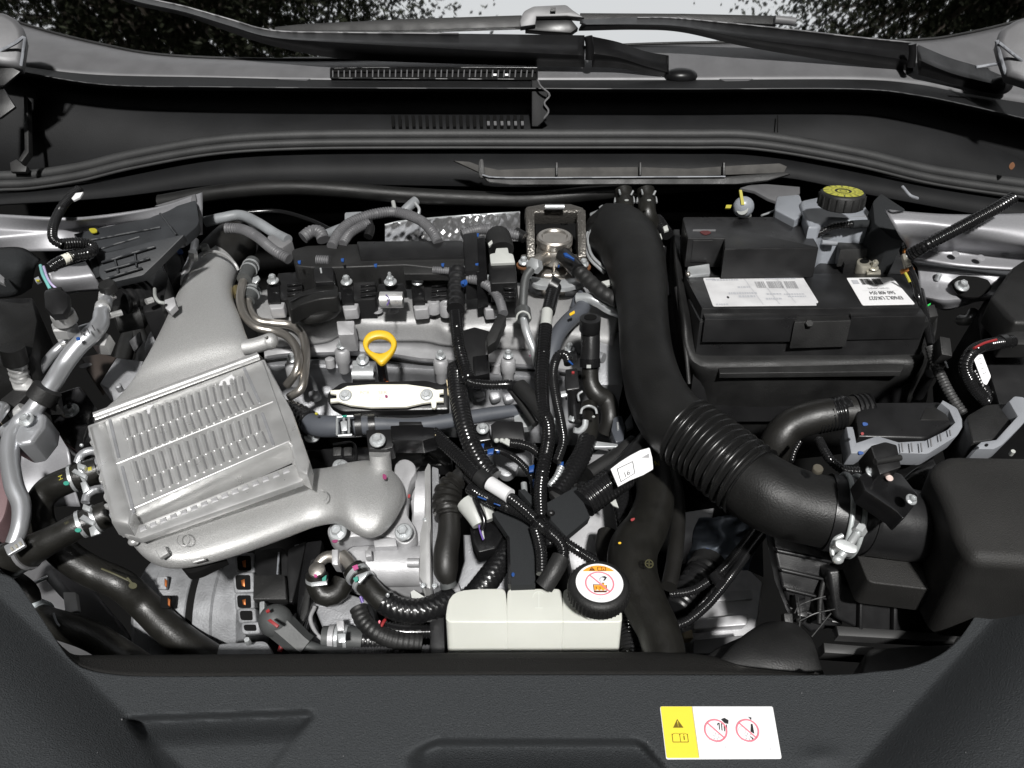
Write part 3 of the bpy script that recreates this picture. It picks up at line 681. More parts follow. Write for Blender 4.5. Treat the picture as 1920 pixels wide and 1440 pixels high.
    def fan(cx, cy):
        r_ = ring(cx, cy, .035, .006, 16)
        for k in range(6):
            a = R(k * 60 + 20); r_ += line(cx + .045 * math.cos(a), cy + .045 * math.sin(a), cx + .085 * math.cos(a), cy + .085 * math.sin(a), .008)
        for dx, dy in ((-.1, -.12), (.08, .16), (-.09, .1)): r_ += ring(cx + dx, cy + dy, .07, .004, 24)
        return r_
    printed('fan_drawing', fan(1.0, .60) + fan(1.60, .60), f, n, INKG, wl_, .0004)
    hand = poly((1.13, .27), (1.20, .24), (1.27, .285), (1.255, .36), (1.19, .345))
    for k in range(4): hand += line(1.085 + .045 * k, .335 + .012 * k, 1.075 + .045 * k - .0, .47 + .015 * k, .017)
    hand += line(1.07, .34, 1.045, .385, .017)
    blade = poly((1.655, .22), (1.715, .235), (1.70, .285)) + poly((1.685, .36), (1.715, .36), (1.72, .55), (1.655, .51)) + poly((1.63, .585), (1.69, .63), (1.67, .66))
    printed('hand_drawing', hand, f, n, INK, wl_, .0005); printed('blade_drawing', blade, f, n, INK, wl_, .0005)
    printed('prohibition_ring', ring(1.0, .485, .205, .030, 44) + line(.86, .34, 1.145, .63, .028), f, n, PINK, wl_, .0007)
    printed('prohibition_ring', ring(1.60, .485, .205, .030, 44) + line(1.46, .34, 1.745, .63, .028), f, n, PINK, wl_, .0007)
    printed('mark', line(1.99, .80, 1.975, .86, .006), f, n, INKL, wl_, .0005)
trim_panel()
# ============================================================ battery and tray
def battery():
    t = thing('car_battery', 'black car battery with two white printed labels on its lid', 'battery', at(1510, 640, -.12))
    prism('lid', [(1283, 516), (1560, 512), (1700, 512), (1724, 576), (1316, 578)], plane(1500, 560, .0), .03, BLK, t, .0015)
    prism('rear_lid', [(1275, 440), (1690, 440), (1712, 520), (1286, 522)], plane(1500, 500, -.004), .03, BLK, t, .0015)
    prism('case', [(1290, 560), (1725, 556), (1742, 601), (1312, 603)], plane(1500, 598, -.012), .12, BLK, t, .0015)
    prism('front_rib', [(1316, 578), (1495, 577), (1495, 597), (1322, 598)], plane(1400, 590, -.006), .026, BLK, t, .0012)
    prism('front_rib', [(1590, 575), (1724, 573), (1737, 592), (1596, 594)], plane(1650, 585, -.006), .026, BLK, t, .0012)
    prism('case_ledge', [(1300, 600), (1742, 592), (1748, 612), (1318, 620)], plane(1500, 610, -.042), .02, BLK, t, .0012)
    prism('hold_down', [(1486, 592), (1592, 590), (1596, 600), (1490, 603)], plane(1540, 596, -.008), .03, BLKM, t, .002)
    lathe('hold_down_bolt', (1517, 607, -.010), [(3, 3), (7, 3), (8, 0)], BLKM, t, AX(40), 6)
    printed('embossed_text', tx('12V 60Ah', 1.4, .5, .5, flip=True) + tx('SUBAIR 2C2A', 4.4, .5, .5, flip=True) + tx('01070020327', 8.0, .5, .5, flip=True),
            quadmap([(1335, 634), (1485, 632), (1487, 642), (1338, 645)], 8.4, (at(1400, 638, -.046), AX(55))), AX(55), MATS['dusty_rail'], t, .0006)
    L = prism('label_sheet', [(1318, 521, 3), (1505, 519, 3), (1535, 567, 3), (1530, 568), (1531, 572), (1337, 574, 3)], plane(1420, 550, .0006), .0005, WLABD, t, 0)
    L['label'] = 'long creased white label with barcode'
    q = [(1318, 521), (1505, 519), (1535, 571), (1337, 574)]; f = quadmap(q, 3.6, plane(1420, 550, .0006))
    rb = random.Random(4); bars = []
    for a, b in ((1.78, 2.08), (2.2, 2.72), (2.82, 3.22)):
        x = a
        while x < b: wv = rb.choice((.012, .02, .03)); bars += rect(x, .17, x + wv, .40 + .03 * (x - 1.7)); x += wv + rb.choice((.014, .02, .03))
    printed('barcode', bars, f, UP, INKG, L)
    pale = []
    for y, x0, x1, h in ((.07, .3, 1.2, .035), (.05, 2.2, 3.3, .03), (.34, 1.1, 1.5, .04), (.55, .7, 1.6, .05), (.66, 1.0, 1.55, .05), (.62, 2.6, 3.3, .03), (.70, 2.7, 3.3, .03), (.60, 2.0, 2.5, .035), (.76, 1.9, 2.4, .04), (.93, .12, .55, .035)):
        x = x0
        while x < x1: wv = .03 + rb.random() * .07; pale += rect(x, y, x + wv, y + h * 1.4); x += wv + .03
    printed('small_print', pale, f, UP, INKL, L); printed('crease', line(1.45, .02, 1.72, .98, .012) + line(2.12, .4, 2.28, .97, .014) + line(2.62, .1, 2.85, .95, .01) + rect(.08, .04, .4, .10), f, UP, INKL, L)
    printed('spot', ring(.62, .72, .02, .04, 10), f, UP, INK, L)
    M = prism('label_sheet', [(1587, 521, 3), (1673, 520, 4), (1716, 570, 3), (1617, 572, 3)], plane(1650, 550, .0006), .0005, WLAB, t, 0)
    M['label'] = 'smaller white label with upside-down type and numbers'
    f = quadmap([(1587, 521), (1673, 520), (1716, 570), (1617, 572)], 1.8, plane(1650, 550, .0006)); bars = []; x = .46
    while x < 1.22:
        wv = rb.choice((.014, .024, .034))
        if not .85 < x < .93: bars += rect(x, .05, x + wv, .28)
        x += wv + rb.choice((.016, .022))
    printed('barcode', bars, f, UP, INK, M)
    printed('lettering', tx('EP60L2 UK027', 1.55, .72, .175, flip=True, wx=1.12) + tx('560 408 054', 1.42, .535, .165, flip=True, wx=1.1), f, UP, INK, M)
    printed('lettering', tx('12V 60Ah 540A(EN)', 1.34, .40, .085, flip=True, wx=1.1), f, UP, INKG, M); printed('rule', rect(.3, .505, 1.6, .508), f, UP, INKG, M); printed('grey_patch', rect(.12, .1, .36, .25), f, UP, INKL, M)
    pc = prism('terminal_cover', [(1279, 406, 5), (1506, 406, 6), (1536, 464, 3), (1359, 466), (1358, 446), (1290, 446)], plane(1420, 440, .036), .034, BLK, t, .002)
    pc['label'] = 'black flip cover over the positive terminal'
    prism('cover_hatch', [(1300, 440), (1336, 440), (1337, 450), (1300, 450)], plane(1318, 446, .034), .026, BLK, t, .0015)
    prism('cover_hatch', [(1338, 440), (1357, 440), (1357, 450), (1339, 450)], plane(1350, 446, .033), .026, BLKM, t, .001)
    prism('cover_line', [(1299, 430), (1342, 430), (1342, 432), (1299, 432)], plane(1318, 431, .037), .001, MATS['frame_grey'], t, 0)
    prism('red_mark', cl([(1312, 434), (1326, 432), (1333, 436), (1322, 440)]), plane(1322, 436, .0368), .0006, mat('faded_red', (.09, .02, .02), .6), t, 0)
    prism('terminal', [(1290, 500, 2), (1330, 494, 2), (1332, 512, 2), (1288, 516, 2)], plane(1310, 505, .006, 15), .006, ZINC, t, .0012)
    mesh_obj('terminal_nut', *ballgeo((1290, 514, .006), 5, 5, 5), STEEL, t)
    nc = prism('terminal_block', [(1566, 442, 3), (1632, 436, 3), (1648, 455), (1640, 466), (1576, 468)], plane(1600, 455, .022), .02, BLKM, t, .0015)
    prism('block_front', [(1574, 466), (1640, 464), (1622, 492), (1584, 496)], plane(1600, 480, .008), .015, BLK, t, .001)
    tm = mat('dull_lead', (.42, .40, .34), .42, metal=.6, bump=.2, bscale=500, var=.2)
    prism('clamp_plate', [(1645, 448, 4), (1676, 448, 4), (1690, 462, 3), (1660, 470, 3), (1644, 462)], plane(1665, 458, .03, 10), .004, tm, t, .0008)
    prism('clamp_arm', [(1646, 462), (1662, 460), (1662, 474), (1646, 476)], plane(1654, 470, .024, 40), .003, tm, t, .0006)
    prism('clamp_ring', circ(1626, 490, 20, 10, 20) , plane(1626, 490, .010, 8), .012, tm, t, .002)
    prism('clamp_hollow', circ(1621, 489, 9, 4.5, 14), plane(1621, 489, .0106, 8), .001, PIT, t, 0)
    prism('clamp_arm', [(1640, 484), (1676, 466), (1678, 480), (1650, 500)], plane(1660, 486, .008, 30), .004, tm, t, .0008)
    bolt(t, 1662, 447, .033, 12, 14, 0, tm, 'terminal_bolt', .9)
    bolt(t, 1637, 502, .006, 10, 20, 0, tm, 'terminal_bolt', 1.3, True)
    prism('clamp_foot', [(1625, 505), (1651, 503), (1652, 513), (1626, 514)], plane(1638, 509, .003, 20), .004, tm, t, .0006)
battery()
def tray():
    t = thing('battery_tray', 'deep matte black plastic tray wrapped around the battery', 'tray', at(1500, 760, -.2))
    skin('wall', [[(1274, 430, -.002), (1278, 500, -.004), (1292, 580, -.02), (1312, 634, -.045), (1345, 648, -.05), (1500, 646, -.05), (1660, 642, -.05), (1728, 634, -.048), (1750, 590, -.03), (1730, 500, -.01)],
                  [(1262, 432, .0), (1267, 510, -.002), (1282, 600, -.022), (1306, 650, -.046), (1345, 660, -.05), (1500, 657, -.05), (1660, 654, -.05), (1738, 646, -.048), (1758, 590, -.03), (1738, 500, -.01)],
                  [(1258, 450, -.02), (1262, 540, -.03), (1278, 650, -.05), (1304, 690, -.06), (1345, 696, -.062), (1500, 694, -.062), (1660, 690, -.062), (1728, 684, -.06), (1752, 620, -.05), (1740, 520, -.03)],
                  [(1255, 480, -.08), (1258, 580, -.09), (1280, 700, -.11), (1310, 760, -.12), (1345, 775, -.125), (1500, 780, -.13), (1640, 770, -.13), (1706, 744, -.13), (1742, 680, -.12), (1745, 560, -.08)],
                  [(1250, 540, -.22), (1255, 660, -.22), (1285, 800, -.22), (1320, 850, -.22), (1360, 865, -.22), (1500, 860, -.22), (1640, 840, -.22), (1700, 810, -.22), (1740, 740, -.22), (1745, 620, -.22)]], BLKM, t, 90, 5, .003)
    prism('rim_recess', [(1446, 652), (1735, 644), (1726, 662, 5), (1452, 666, 4)], plane(1600, 656, -.0485, 30), .002, PIT, t, .0)
    prism('front_ledge', [(1345, 682, 3), (1700, 676, 3), (1690, 696), (1350, 700)], plane(1500, 688, -.058, 8), .006, BLKM, t, .002)
    tube('rib', [(1268, 540, -.01), (1284, 640, -.04), (1292, 720, -.075)], 4, BLKM, t)
tray()
# ============================================================ brake fluid reservoir
def brake():
    t = thing('brake_fluid_reservoir', 'cloudy grey brake fluid bottle with yellow printed black cap', 'fluid bottle', at(1570, 430, .0))
    gm = mat('cloudy_poly', (.24, .255, .28), .35, sss=.15, var=.05)
    prism('body', [(1498, 376, 8), (1545, 366, 6), (1612, 370, 8), (1637, 402, 5), (1634, 412), (1552, 408, 6), (1536, 424, 4), (1516, 424)], plane(1570, 395, .05), .07, gm, t, .004, 3)
    prism('neck_body', [(1456, 368, 5), (1500, 364, 5), (1510, 400), (1490, 412), (1452, 392, 4)], plane(1480, 385, .045), .06, gm, t, .003, 3)
    prism('front_window', [(1548, 408), (1632, 404), (1630, 424), (1546, 426)], plane(1590, 414, .046, 60), .002, MATS['frame_grey'], t, .0005)
    c = at(1581, 359, .088); s = 40
    pr = [(0, 0), (36, 0), (39, -1.5), (41, -5), (41, -28), (38, -30), (0, -30)]
    cap = lathe('cap', c, pr, BLKM, t, UP, 40)
    vs = []; fs = []; mp = mpp(c)
    def fm(u, v): return c + Vector((u * mp, v * mp, .0))
    printed('cap_print', ring(0, 0, 25, 22, 40) + [[(11 * math.cos(R(a)), 11 * math.sin(R(a))) for a in range(0, 360, 15)]], fm, UP, YELC, cap, .0004)
    ticks = []
    def fm(u, v): return c + Vector((u * mp, v * mp, .0008))
    for k in range(16):
        a = R(k * 22.5 + 8); ticks += line(26 * math.cos(a), 26 * math.sin(a), 36 * math.cos(a), 36 * math.sin(a), 1.8 if k % 2 else 1.1)
    for k in range(40):
        a = R(k * 9); ticks += line(20 * math.cos(a), 20 * math.sin(a), (22 + 2 * rng.random()) * math.cos(a), (22 + 2 * rng.random()) * math.sin(a), .9)
    ticks += ring(0, 0, 6, 1.2, 20) + ring(0, 0, 14, 2.5, 30)
    printed('cap_lettering', ticks, fm, UP, INK, cap, 0)
    for k in range(18):
        a = R(k * 20); p = c + Vector((41 * math.cos(a), 41 * math.sin(a), -16)) * mp
        v, f_ = lathe_geo(p, [(2.2, 11), (2.2, -11)], UP, 6); vs, fs = join((vs, fs), (v, f_))
    mesh_obj('cap_grip', vs, fs, BLKM, cap)
brake()
o = prism('bulkhead_box', [(1636, 378, 6), (1652, 362, 4), (1698, 392, 4), (1694, 452), (1672, 446), (1640, 418)], plane(1665, 400, .06, 20), .05, FELT, None, .004); T(o, 'dark grey felted cover standing behind the battery beside the brake fluid bottle', 'cover')
o = prism('bulkhead_plate', [(1388, 352), (1410, 345), (1440, 345), (1500, 350), (1500, 362), (1462, 380), (1440, 372), (1415, 358)], plane(1450, 360, .04, 20), .004, PAINTD, None, .0008); T(o, 'pale painted metal plate behind the clear valve cap', 'plate')
t = thing('vacuum_valve', 'clear domed valve with a yellow stripe behind the battery cover', 'valve', at(1395, 405, .02))
mesh_obj('dome', *ballgeo((1394, 388, .05), 20, 16, 20), MATS['cloudy_poly'], t); prism('stripe', [(1386, 356), (1391, 356), (1396, 384), (1390, 384)], plane(1390, 370, .07, 60), .003, YPAINT, t, .0)
prism('clip', [(1362, 384), (1372, 384), (1370, 390), (1360, 390)], plane(1366, 387, .06, 40), .002, YPAINT, t, 0); tube('stub', [(1392, 392, .05), (1398, 404, .035)], 11, GCON, t)
T(tube('brake_line', [(1428, 404, .03), (1445, 398, .03), (1458, 392, .03)], 2, ZINC, None), 'thin bright brake line beside the cloudy fluid bottle', 'pipe')
c_ = thing('ground_cable', 'black corrugated cable arching over the negative battery terminal', 'cable', at(1600, 440, .0))
tube('conduit', [(1526, 444, .036), (1545, 432, .042), (1566, 424, .046), (1600, 420, .048)], 7, COND, c_, (6, .18)); tube('tape', [(1596, 421, .048), (1630, 420, .046), (1655, 426, .042)], 8, FELT, c_); tube('conduit', [(1652, 425, .043), (1674, 438, .036), (1688, 456, .026), (1694, 476, .02)], 6, COND, c_, (6, .18))
tube('tail', [(1534, 444, .03), (1566, 444, .026)], 4, ZINC, c_); tube('tail', [(1540, 454, .026), (1568, 456, .024)], 5, GBRK, c_)
fz = thing('fuse_link', 'small metal clip with orange ends beside the battery terminal', 'fuse', at(1700, 510, .0))
prism('strap', [(1692, 476), (1704, 472), (1710, 496), (1698, 500)], plane(1700, 486, .03, 30), .004, MATS['dull_lead'], fz, .0006); prism('orange_end', [(1694, 466, 2), (1704, 464, 2), (1709, 474), (1698, 478)], plane(1702, 470, .031, 30), .004, mat('amber', (.40, .15, .03), .5), fz, .001)
prism('orange_end', [(1690, 504), (1712, 498, 2), (1716, 506, 2), (1700, 508), (1692, 510)], plane(1704, 504, .02, 30), .004, MATS['amber'], fz, .001); tube('yellow_wire', [(1697, 511, .02), (1702, 520, .016), (1706, 529, .012)], 2.6, YPAINT, fz)
tube('black_wire', [(1704, 500, .02), (1716, 530, .01), (1722, 560, .0), (1730, 590, -.02)], 7, COND, fz)
T(tube('grommet_cable', [(1898, 372, .105), (1872, 388, .100), (1835, 408, .092), (1790, 432, .082), (1740, 458, .070), (1706, 478, .055)], 12, COND, None, (7, .14)), 'thick black corrugated cable crossing the silver wing beside the battery', 'cable')
T(tube('wing_seam_strip', [(1692, 350, .11), (1706, 366, .105), (1720, 372, .10)], 3, GBRK, None), 'short pale strip under the rubber seal above the fluid bottle', 'strip')
# ============================================================ fuse box and cables at the wing
t = thing('fuse_box', 'large black fuse box against the silver wing with a barcode tag', 'fuse box', at(1900, 720, -.1))
prism('lid', [(1858, 556, 4), (1898, 500, 4), (1918, 486, 4), (1990, 478), (1990, 606), (1904, 604, 6), (1890, 594)], plane(1900, 560, .02, 10), .03, BLKM, t, .004, 3)
prism('body', [(1832, 588), (1860, 540), (1904, 600), (1990, 606), (1990, 800), (1880, 780), (1838, 640)], plane(1900, 640, -.03, 20), .12, BLK, t, .003)
prism('latch', [(1880, 626, 3), (1904, 620, 3), (1990, 622), (1990, 646), (1906, 646), (1884, 646, 4)], plane(1900, 632, .0, 25), .02, BLKM, t, .002)
prism('tag', [(1824, 668, 2), (1842, 664, 2), (1858, 706, 3), (1850, 722, 3), (1843, 718)], plane(1842, 690, .0, 35), .001, WLAB, t, 0)
f = quadmap([(1828, 668), (1842, 665), (1856, 708), (1846, 716)], .4, plane(1842, 690, .0, 35)); printed('tag_barcode', [q for k in range(11) for q in rect(.06, .12 + k * .065, .26, .12 + k * .065 + .02 + .02 * (k % 3 == 0))], f, AX(35), INKG, t)
t = thing('power_cable', 'thick ribbed black cable with red wire looping out of the fuse box', 'cable', at(1830, 740, -.05))
tube('conduit', [(1898, 640, .01), (1866, 644, .012), (1834, 652, .012), (1816, 668, .01), (1810, 692, .0), (1824, 722, -.015), (1850, 752, -.03)], 12, COND, t, (5, .12)); tube('red_wire', [(1868, 637, .034), (1846, 643, .035), (1826, 653, .034)], 2.5, RED, t)
tube('collar', [(1884, 640, .011), (1874, 642, .0115)], 14, BLK, t)
t = thing('wing_harness', 'dusty braided harness running down between battery tray and fuse box', 'harness', at(1770, 760, -.1))
tube('sleeve', [(1744, 650, -.03), (1752, 676, -.04), (1766, 710, -.05), (1784, 744, -.06), (1806, 776, -.07)], 10, mat('dusty_braid', (.05, .05, .05), .5, bump=1, bscale=420, kind='weave', var=.5, vscale=300), t, (6, .15)); tube('wire', [(1724, 545, .0), (1732, 580, -.01), (1745, 640, -.03), (1752, 670, -.04)], 8, COND, t)
prism('connector', [(1738, 574, 2), (1752, 570, 2), (1760, 592), (1742, 596)], plane(1748, 584, -.01, 30), .02, GBRK if False else BLKM, t, .001); prism('connector', [(1762, 630, 2), (1782, 634, 2), (1786, 668), (1766, 664)], plane(1775, 650, -.02, 30), .02, BLKM, t, .001)
prism('green_mark', [(1738, 572), (1745, 568), (1745, 571), (1739, 575)], plane(1741, 571, -.006, 30), .001, mat('green_wire', (.03, .45, .08), .4), t, 0)
tube('bright_edge', [(1772, 678, -.03), (1777, 690, -.034)], 2, ZINC, t)
tube('strut', [(1744, 700, -.06), (1722, 742, -.1)], 10, BLK, t); tube('lower_sleeve', [(1826, 700, -.05), (1846, 735, -.06), (1868, 760, -.07)], 13, COND, t, (6, .1))
T(tube('side_pipe', [(1800, 600, -.04), (1815, 600, -.035), (1825, 585, -.03)], 10, ALU, None), 'short bright pipe stub in the shadow below the strut tower bolt', 'pipe')
# ============================================================ ducts with grey brackets
t = thing('wiring_duct', 'black wiring duct with grey bracket edge in front of the battery tray', 'duct', at(1690, 830, -.12))
prism('duct_box', [(1604, 754, 5), (1764, 752, 8), (1780, 770), (1788, 792, 4), (1736, 822, 6), (1610, 818)], plane(1690, 790, -.055, 15), .05, BLK, t, .005, 3)
prism('duct_step', [(1735, 764), (1770, 762), (1784, 788), (1724, 788)], plane(1750, 776, -.052, 15), .006, BLKM, t, .0015)
prism('grey_edge', [(1587, 800), (1596, 850, 2), (1614, 850), (1640, 834), (1680, 849), (1740, 851, 6), (1795, 817, 6), (1808, 795, 6), (1795, 765, 5), (1768, 750), (1764, 756), (1780, 768), (1791, 792), (1776, 806), (1735, 826), (1685, 829), (1645, 817), (1606, 830), (1600, 800)], plane(1690, 830, -.06, 25), .02, GBRK, t, .0012)
for i in range(6): prism('edge_rib', [(1690 + i * 18, 830 - max(0, i - 2) * 8), (1692 + i * 18, 830 - max(0, i - 2) * 8), (1694 + i * 18, 846 - max(0, i - 2) * 10), (1692 + i * 18, 847 - max(0, i - 2) * 10)], plane(1700, 838, -.0585, 25), .001, SKIRT, t, 0)
tube('tape_sleeve', [(1452, 868, -.12), (1456, 832, -.09), (1480, 800, -.075), (1520, 784, -.066), (1560, 776, -.062)], 31, RUB, t, None, 18, wob=.03); tube('ribbed_sleeve', [(1530, 783, -.066), (1574, 774, -.061), (1584, 772, -.061)], 32, COND, t, (6, .06), 18); tube('cuff', [(1580, 774, -.061), (1602, 772, -.06)], 30, RUB, t, None, 18); tube('cuff_ring', [(1600, 770, -.06), (1628, 768, -.06)], 31, BLK, t, (9, .12), 18)
tube('branch', [(1536, 826, -.06), (1546, 846, -.058), (1560, 866, -.06), (1585, 882, -.065), (1620, 884, -.065)], 9, COND, t, (6, .18)); tube('branch', [(1500, 828, -.065), (1490, 846, -.07), (1484, 866, -.075)], 5, COND, t, (6, .18))
for x, y in ((1622, 795), (1614, 849)): prism('blue_tag', cl([(x - 4, y - 3), (x + 4, y - 2), (x + 5, y + 2), (x - 3, y + 3)]), plane(x, y, -.04, 40), .002, BLUE, t, 0)
prism('red_tag', circ(1617, 813, 3, 3, 8), plane(1617, 813, -.04, 40), .002, RED, t, 0)
t = thing('wiring_duct', 'smaller black wiring duct with grey bracket at the picture edge above the air box', 'duct', at(1880, 830, -.1))
prism('duct_box', [(1812, 780, 6), (1850, 758, 8), (1900, 756), (1910, 780), (1872, 822, 6), (1824, 830, 5)], plane(1860, 790, -.045, 15), .05, BLKM, t, .006, 3)
prism('grey_edge', [(1829, 838), (1840, 828), (1868, 824), (1908, 780), (1892, 752), (1902, 742, 4), (1920, 744, 4), (1940, 770), (1914, 800), (1880, 834, 4), (1864, 842), (1832, 842)], plane(1880, 800, -.04, 25), .02, GBRK, t, .0012)
for x, y in ((1850, 834), (1905, 758), (1913, 770)): prism('edge_hole', circ(x, y, 3.5, 2.6, 10), plane(x, y, -.0395, 25), .001, PIT, t, 0)
tube('tip', [(1895, 852, -.06), (1900, 846, -.055)], 4, WCON, t)
# ============================================================ intake hose, clamp, meter pipe
def intake():
    t = thing('intake_hose', 'big matte black air intake hose with a ribbed bellows bending down to the air box', 'hose', at(1300, 900, -.12))
    tube('upper_pipe', [(1140, 452, .0, 50), (1152, 440, .006, 60), (1180, 462, .006, 60), (1196, 510, .0, 54), (1205, 580, -.012, 47), (1212, 660, -.028, 49), (1228, 730, -.042, 56), (1256, 782, -.052, 62), (1290, 815, -.056, 66)], 50, HOSEM, t, None, 28, 10)
    tube('bellows', [(1284, 808, -.055, 70), (1330, 842, -.060, 72), (1372, 876, -.064, 74), (1408, 904, -.068, 75)], 72, mat('bellows_rubber', (.0085, .0085, .0085), .3, rvar=.06), t, (16, .14, 's'), 36)
    tube('elbow', [(1396, 896, -.067, 67), (1430, 920, -.070, 70), (1470, 940, -.074, 70), (1520, 954, -.077, 68), (1575, 964, -.079, 69)], 70, HOSEM, t, None, 32, 10)
    tube('cuff', [(1556, 961, -.0785, 72), (1612, 970, -.080, 73)], 72, BLK, t, None, 32, 10)
    tube('bead', [(1548, 959.5, -.0782, 73), (1556, 961, -.0785, 73)], 73, BLK, t, None, 32, 4)
    for k in range(3):
        pass
    cl_ = thing('hose_clamp', 'silver twin wire hose clamp with screw around the black intake hose', 'clamp', at(1590, 1050, -.1))
    for px, py, z in ((1576, 964, -.079), (1598, 967.5, -.0797)):
        c = at(px, py, z); d = (at(1612, 970, -.080) - at(1556, 961, -.0785)).normalized(); u = d.cross(UP).normalized(); v = d.cross(u); rr = 75.5 * mpp(c)
        pts = [c + u * math.cos(R(a)) * rr + v * math.sin(R(a)) * rr for a in range(0, 361, 12)]
        vs, fs = sweep_geo(pts, 5, None, 10, 6); mesh_obj('wire', vs, fs, mat('zinc_wire', (.50, .53, .53), .5, metal=.3), cl_, 60, False)
    zm = mat('zinc_casting', (.60, .62, .62), .40, metal=.6, bump=.15, bscale=500)
    tube('screw', [(1612, 992, -.005), (1596, 1016, -.008), (1574, 1046, -.014)], 8, zm, cl_, None, 12)
    v1 = lathe_geo((1610, 996, -.004), [(13, 9), (13, -4), (10, -6)], (at(1612, 992, -.005) - at(1574, 1046, -.014)).normalized(), 6); v2 = lathe_geo((1611, 994, -.004), [(8, 10.4), (8, 8)], (at(1612, 992, -.005) - at(1574, 1046, -.014)).normalized(), 16)
    mesh_obj('screw_head', *join(v1, v2), zm, cl_, 30)
    prism('yoke', [(1566, 1012, 8), (1582, 1010, 6), (1610, 1024, 8), (1608, 1038, 8), (1588, 1036, 6), (1566, 1024, 6)], plane(1588, 1024, -.006, 35), .010, zm, cl_, .003, 3)
    tube('loop', [(1580, 1004, -.01), (1566, 1012, -.012), (1560, 1030, -.014), (1564, 1046, -.018), (1572, 1054, -.02)], 5, zm, cl_); mesh_obj('nut', *ballgeo((1571, 1049, -.012), 11, 9, 9), zm, cl_)
intake()
def meter():
    t = thing('air_box', 'black plastic air filter box with a smooth raised lid by the right edge', 'air box', at(1760, 1200, -.3))
    t['label'] = 'black plastic air filter box with a smooth raised lid and short inlet pipe'
    tube('inlet_pipe', [(1600, 968, -.080, 69), (1660, 977, -.083, 69), (1716, 986, -.086, 67), (1738, 989, -.088, 60)], 69, BLK, t, None, 36, 8)
    tube('pipe_bead', [(1614, 970, -.0805, 72), (1620, 971, -.081, 72)], 72, BLK, t, None, 36, 4)
    loftm = [(1716, 900, 1716, 900)]
    prism('lid', [(1740, 872, 20), (1776, 848, 20), (1990, 852), (1990, 1060), (1822, 1052, 26), (1790, 1000, 20), (1768, 930, 20)], plane(1860, 950, -.035, 16, -6), .11, mat('lid_plastic', (.0185, .0180, .0172), .58, bump=.5, bscale=1100, var=.25, vscale=16, dust=.06, rvar=.08, spec=.35), t, .018, 6, 60)
    skin('flank', [[(1690, 905, -.075), (1716, 880, -.065), (1750, 860, -.06)], [(1722, 950, -.095), (1745, 940, -.085), (1776, 930, -.075)], [(1745, 1030, -.115), (1775, 1035, -.105), (1800, 1040, -.085)], [(1775, 1090, -.14), (1800, 1095, -.13), (1840, 1090, -.11)]], BLK, t, 24, 5, .003)
    prism('shoulder', [(1600, 1022, 6), (1720, 1040, 8), (1760, 1108, 10), (1628, 1092, 12)], plane(1680, 1060, -.112, 18), .034, MATS['lid_plastic'], t, .013, 6, 60)
    wb_ = plane(1700, 1140, -.175, 62)
    prism('body', [(1552, 1070, 8), (1640, 1060), (1760, 1080), (1860, 1060), (1920, 1060), (1880, 1110), (1800, 1200), (1640, 1194), (1566, 1160, 8)], wb_, .03, BLK, t, .004, 3)
    prism('ribbed_wall', [(1446, 1000), (1500, 1012), (1566, 1040), (1572, 1176), (1520, 1186), (1490, 1160), (1466, 1100)], (wb_[0] - wb_[1] * .02, wb_[1]), .02, BLK, t, .003, 3)
    for k in range(4):
        y = 1030 + k * 36; prism('wall_rib', [(1456 + k * 8, y), (1562, y + 22), (1562, y + 27), (1458 + k * 8, y + 6)], (wb_[0] - wb_[1] * .012, wb_[1]), .01, BLK, t, .001)
    for x in (1618, 1682, 1742): prism('body_rib', [(x - 5, 1098), (x + 3, 1098), (x + 1, 1192), (x - 7, 1192)], (wb_[0] + wb_[1] * .007, wb_[1]), .008, BLK, t, .0015)
    prism('ledge', [(1568, 1172), (1800, 1188), (1790, 1204), (1572, 1192)], plane(1680, 1190, -.188, 22), .012, mat('ledge_plastic', (.03, .03, .03), .5), t, .002)
    prism('ledge', [(1544, 1204), (1640, 1212), (1636, 1230), (1546, 1224)], plane(1590, 1218, -.205, 25), .02, MATS['ledge_plastic'], t, .002)
    prism('bottom_panel', [(1628, 1214, 10), (1800, 1204), (1762, 1250, 8), (1700, 1266), (1610, 1272)], plane(1700, 1240, -.19, 15), .05, BLKM, t, .004, 3)
    for i in range(3):
        for j in range(3):
            x = 1466 + i * 32 + j * 12; y = 1010 + j * 52 + i * 6
            prism('rib_cell', [(x, y), (x + 20, y + 4), (x + 26, y + 44), (x + 6, y + 40)], plane(x, y, -.17 - .01 * i, 30), .02, BLK, t, .0012)
    tube('rib_bar', [(1448, 1010, -.17), (1470, 1090, -.18), (1500, 1170, -.19)], 5, BLKM, t); tube('rib_bar', [(1560, 1040, -.15), (1540, 1110, -.17), (1536, 1170, -.185)], 5, BLKM, t)
    tube('cap_peg', [(1476, 1006, -.15), (1478, 1030, -.155)], 7, BLK, t); prism('peg', [(1470, 1150, 2), (1486, 1150, 2), (1488, 1170), (1472, 1170)], plane(1478, 1160, -.17, 40), .01, BLKM, t, .001)
    for a in ([(1548, 1118, -.15), (1520, 1126, -.155), (1498, 1136, -.16), (1490, 1150, -.165)], [(1566, 1142, -.15), (1530, 1150, -.155), (1500, 1164, -.16)], [(1558, 1150, -.15), (1540, 1172, -.155), (1522, 1194, -.16)], [(1496, 1120, -.16), (1500, 1150, -.16), (1499, 1178, -.165)]):
        tube('spring_clip', a, 1.2, mat('clip_wire_dark', (.045, .045, .045), .4), t, n=6)
    s = thing('air_flow_sensor', 'black plug-in sensor with three bright screws on top of the inlet pipe', 'sensor', at(1670, 960, -.05))
    prism('base', [(1612, 892, 6), (1640, 876, 6), (1690, 888, 5), (1722, 928, 8), (1716, 946, 8), (1694, 974, 5), (1682, 960), (1622, 920)], plane(1665, 915, -.020, 22, 6), .018, BLKG, s, .0025, 3)
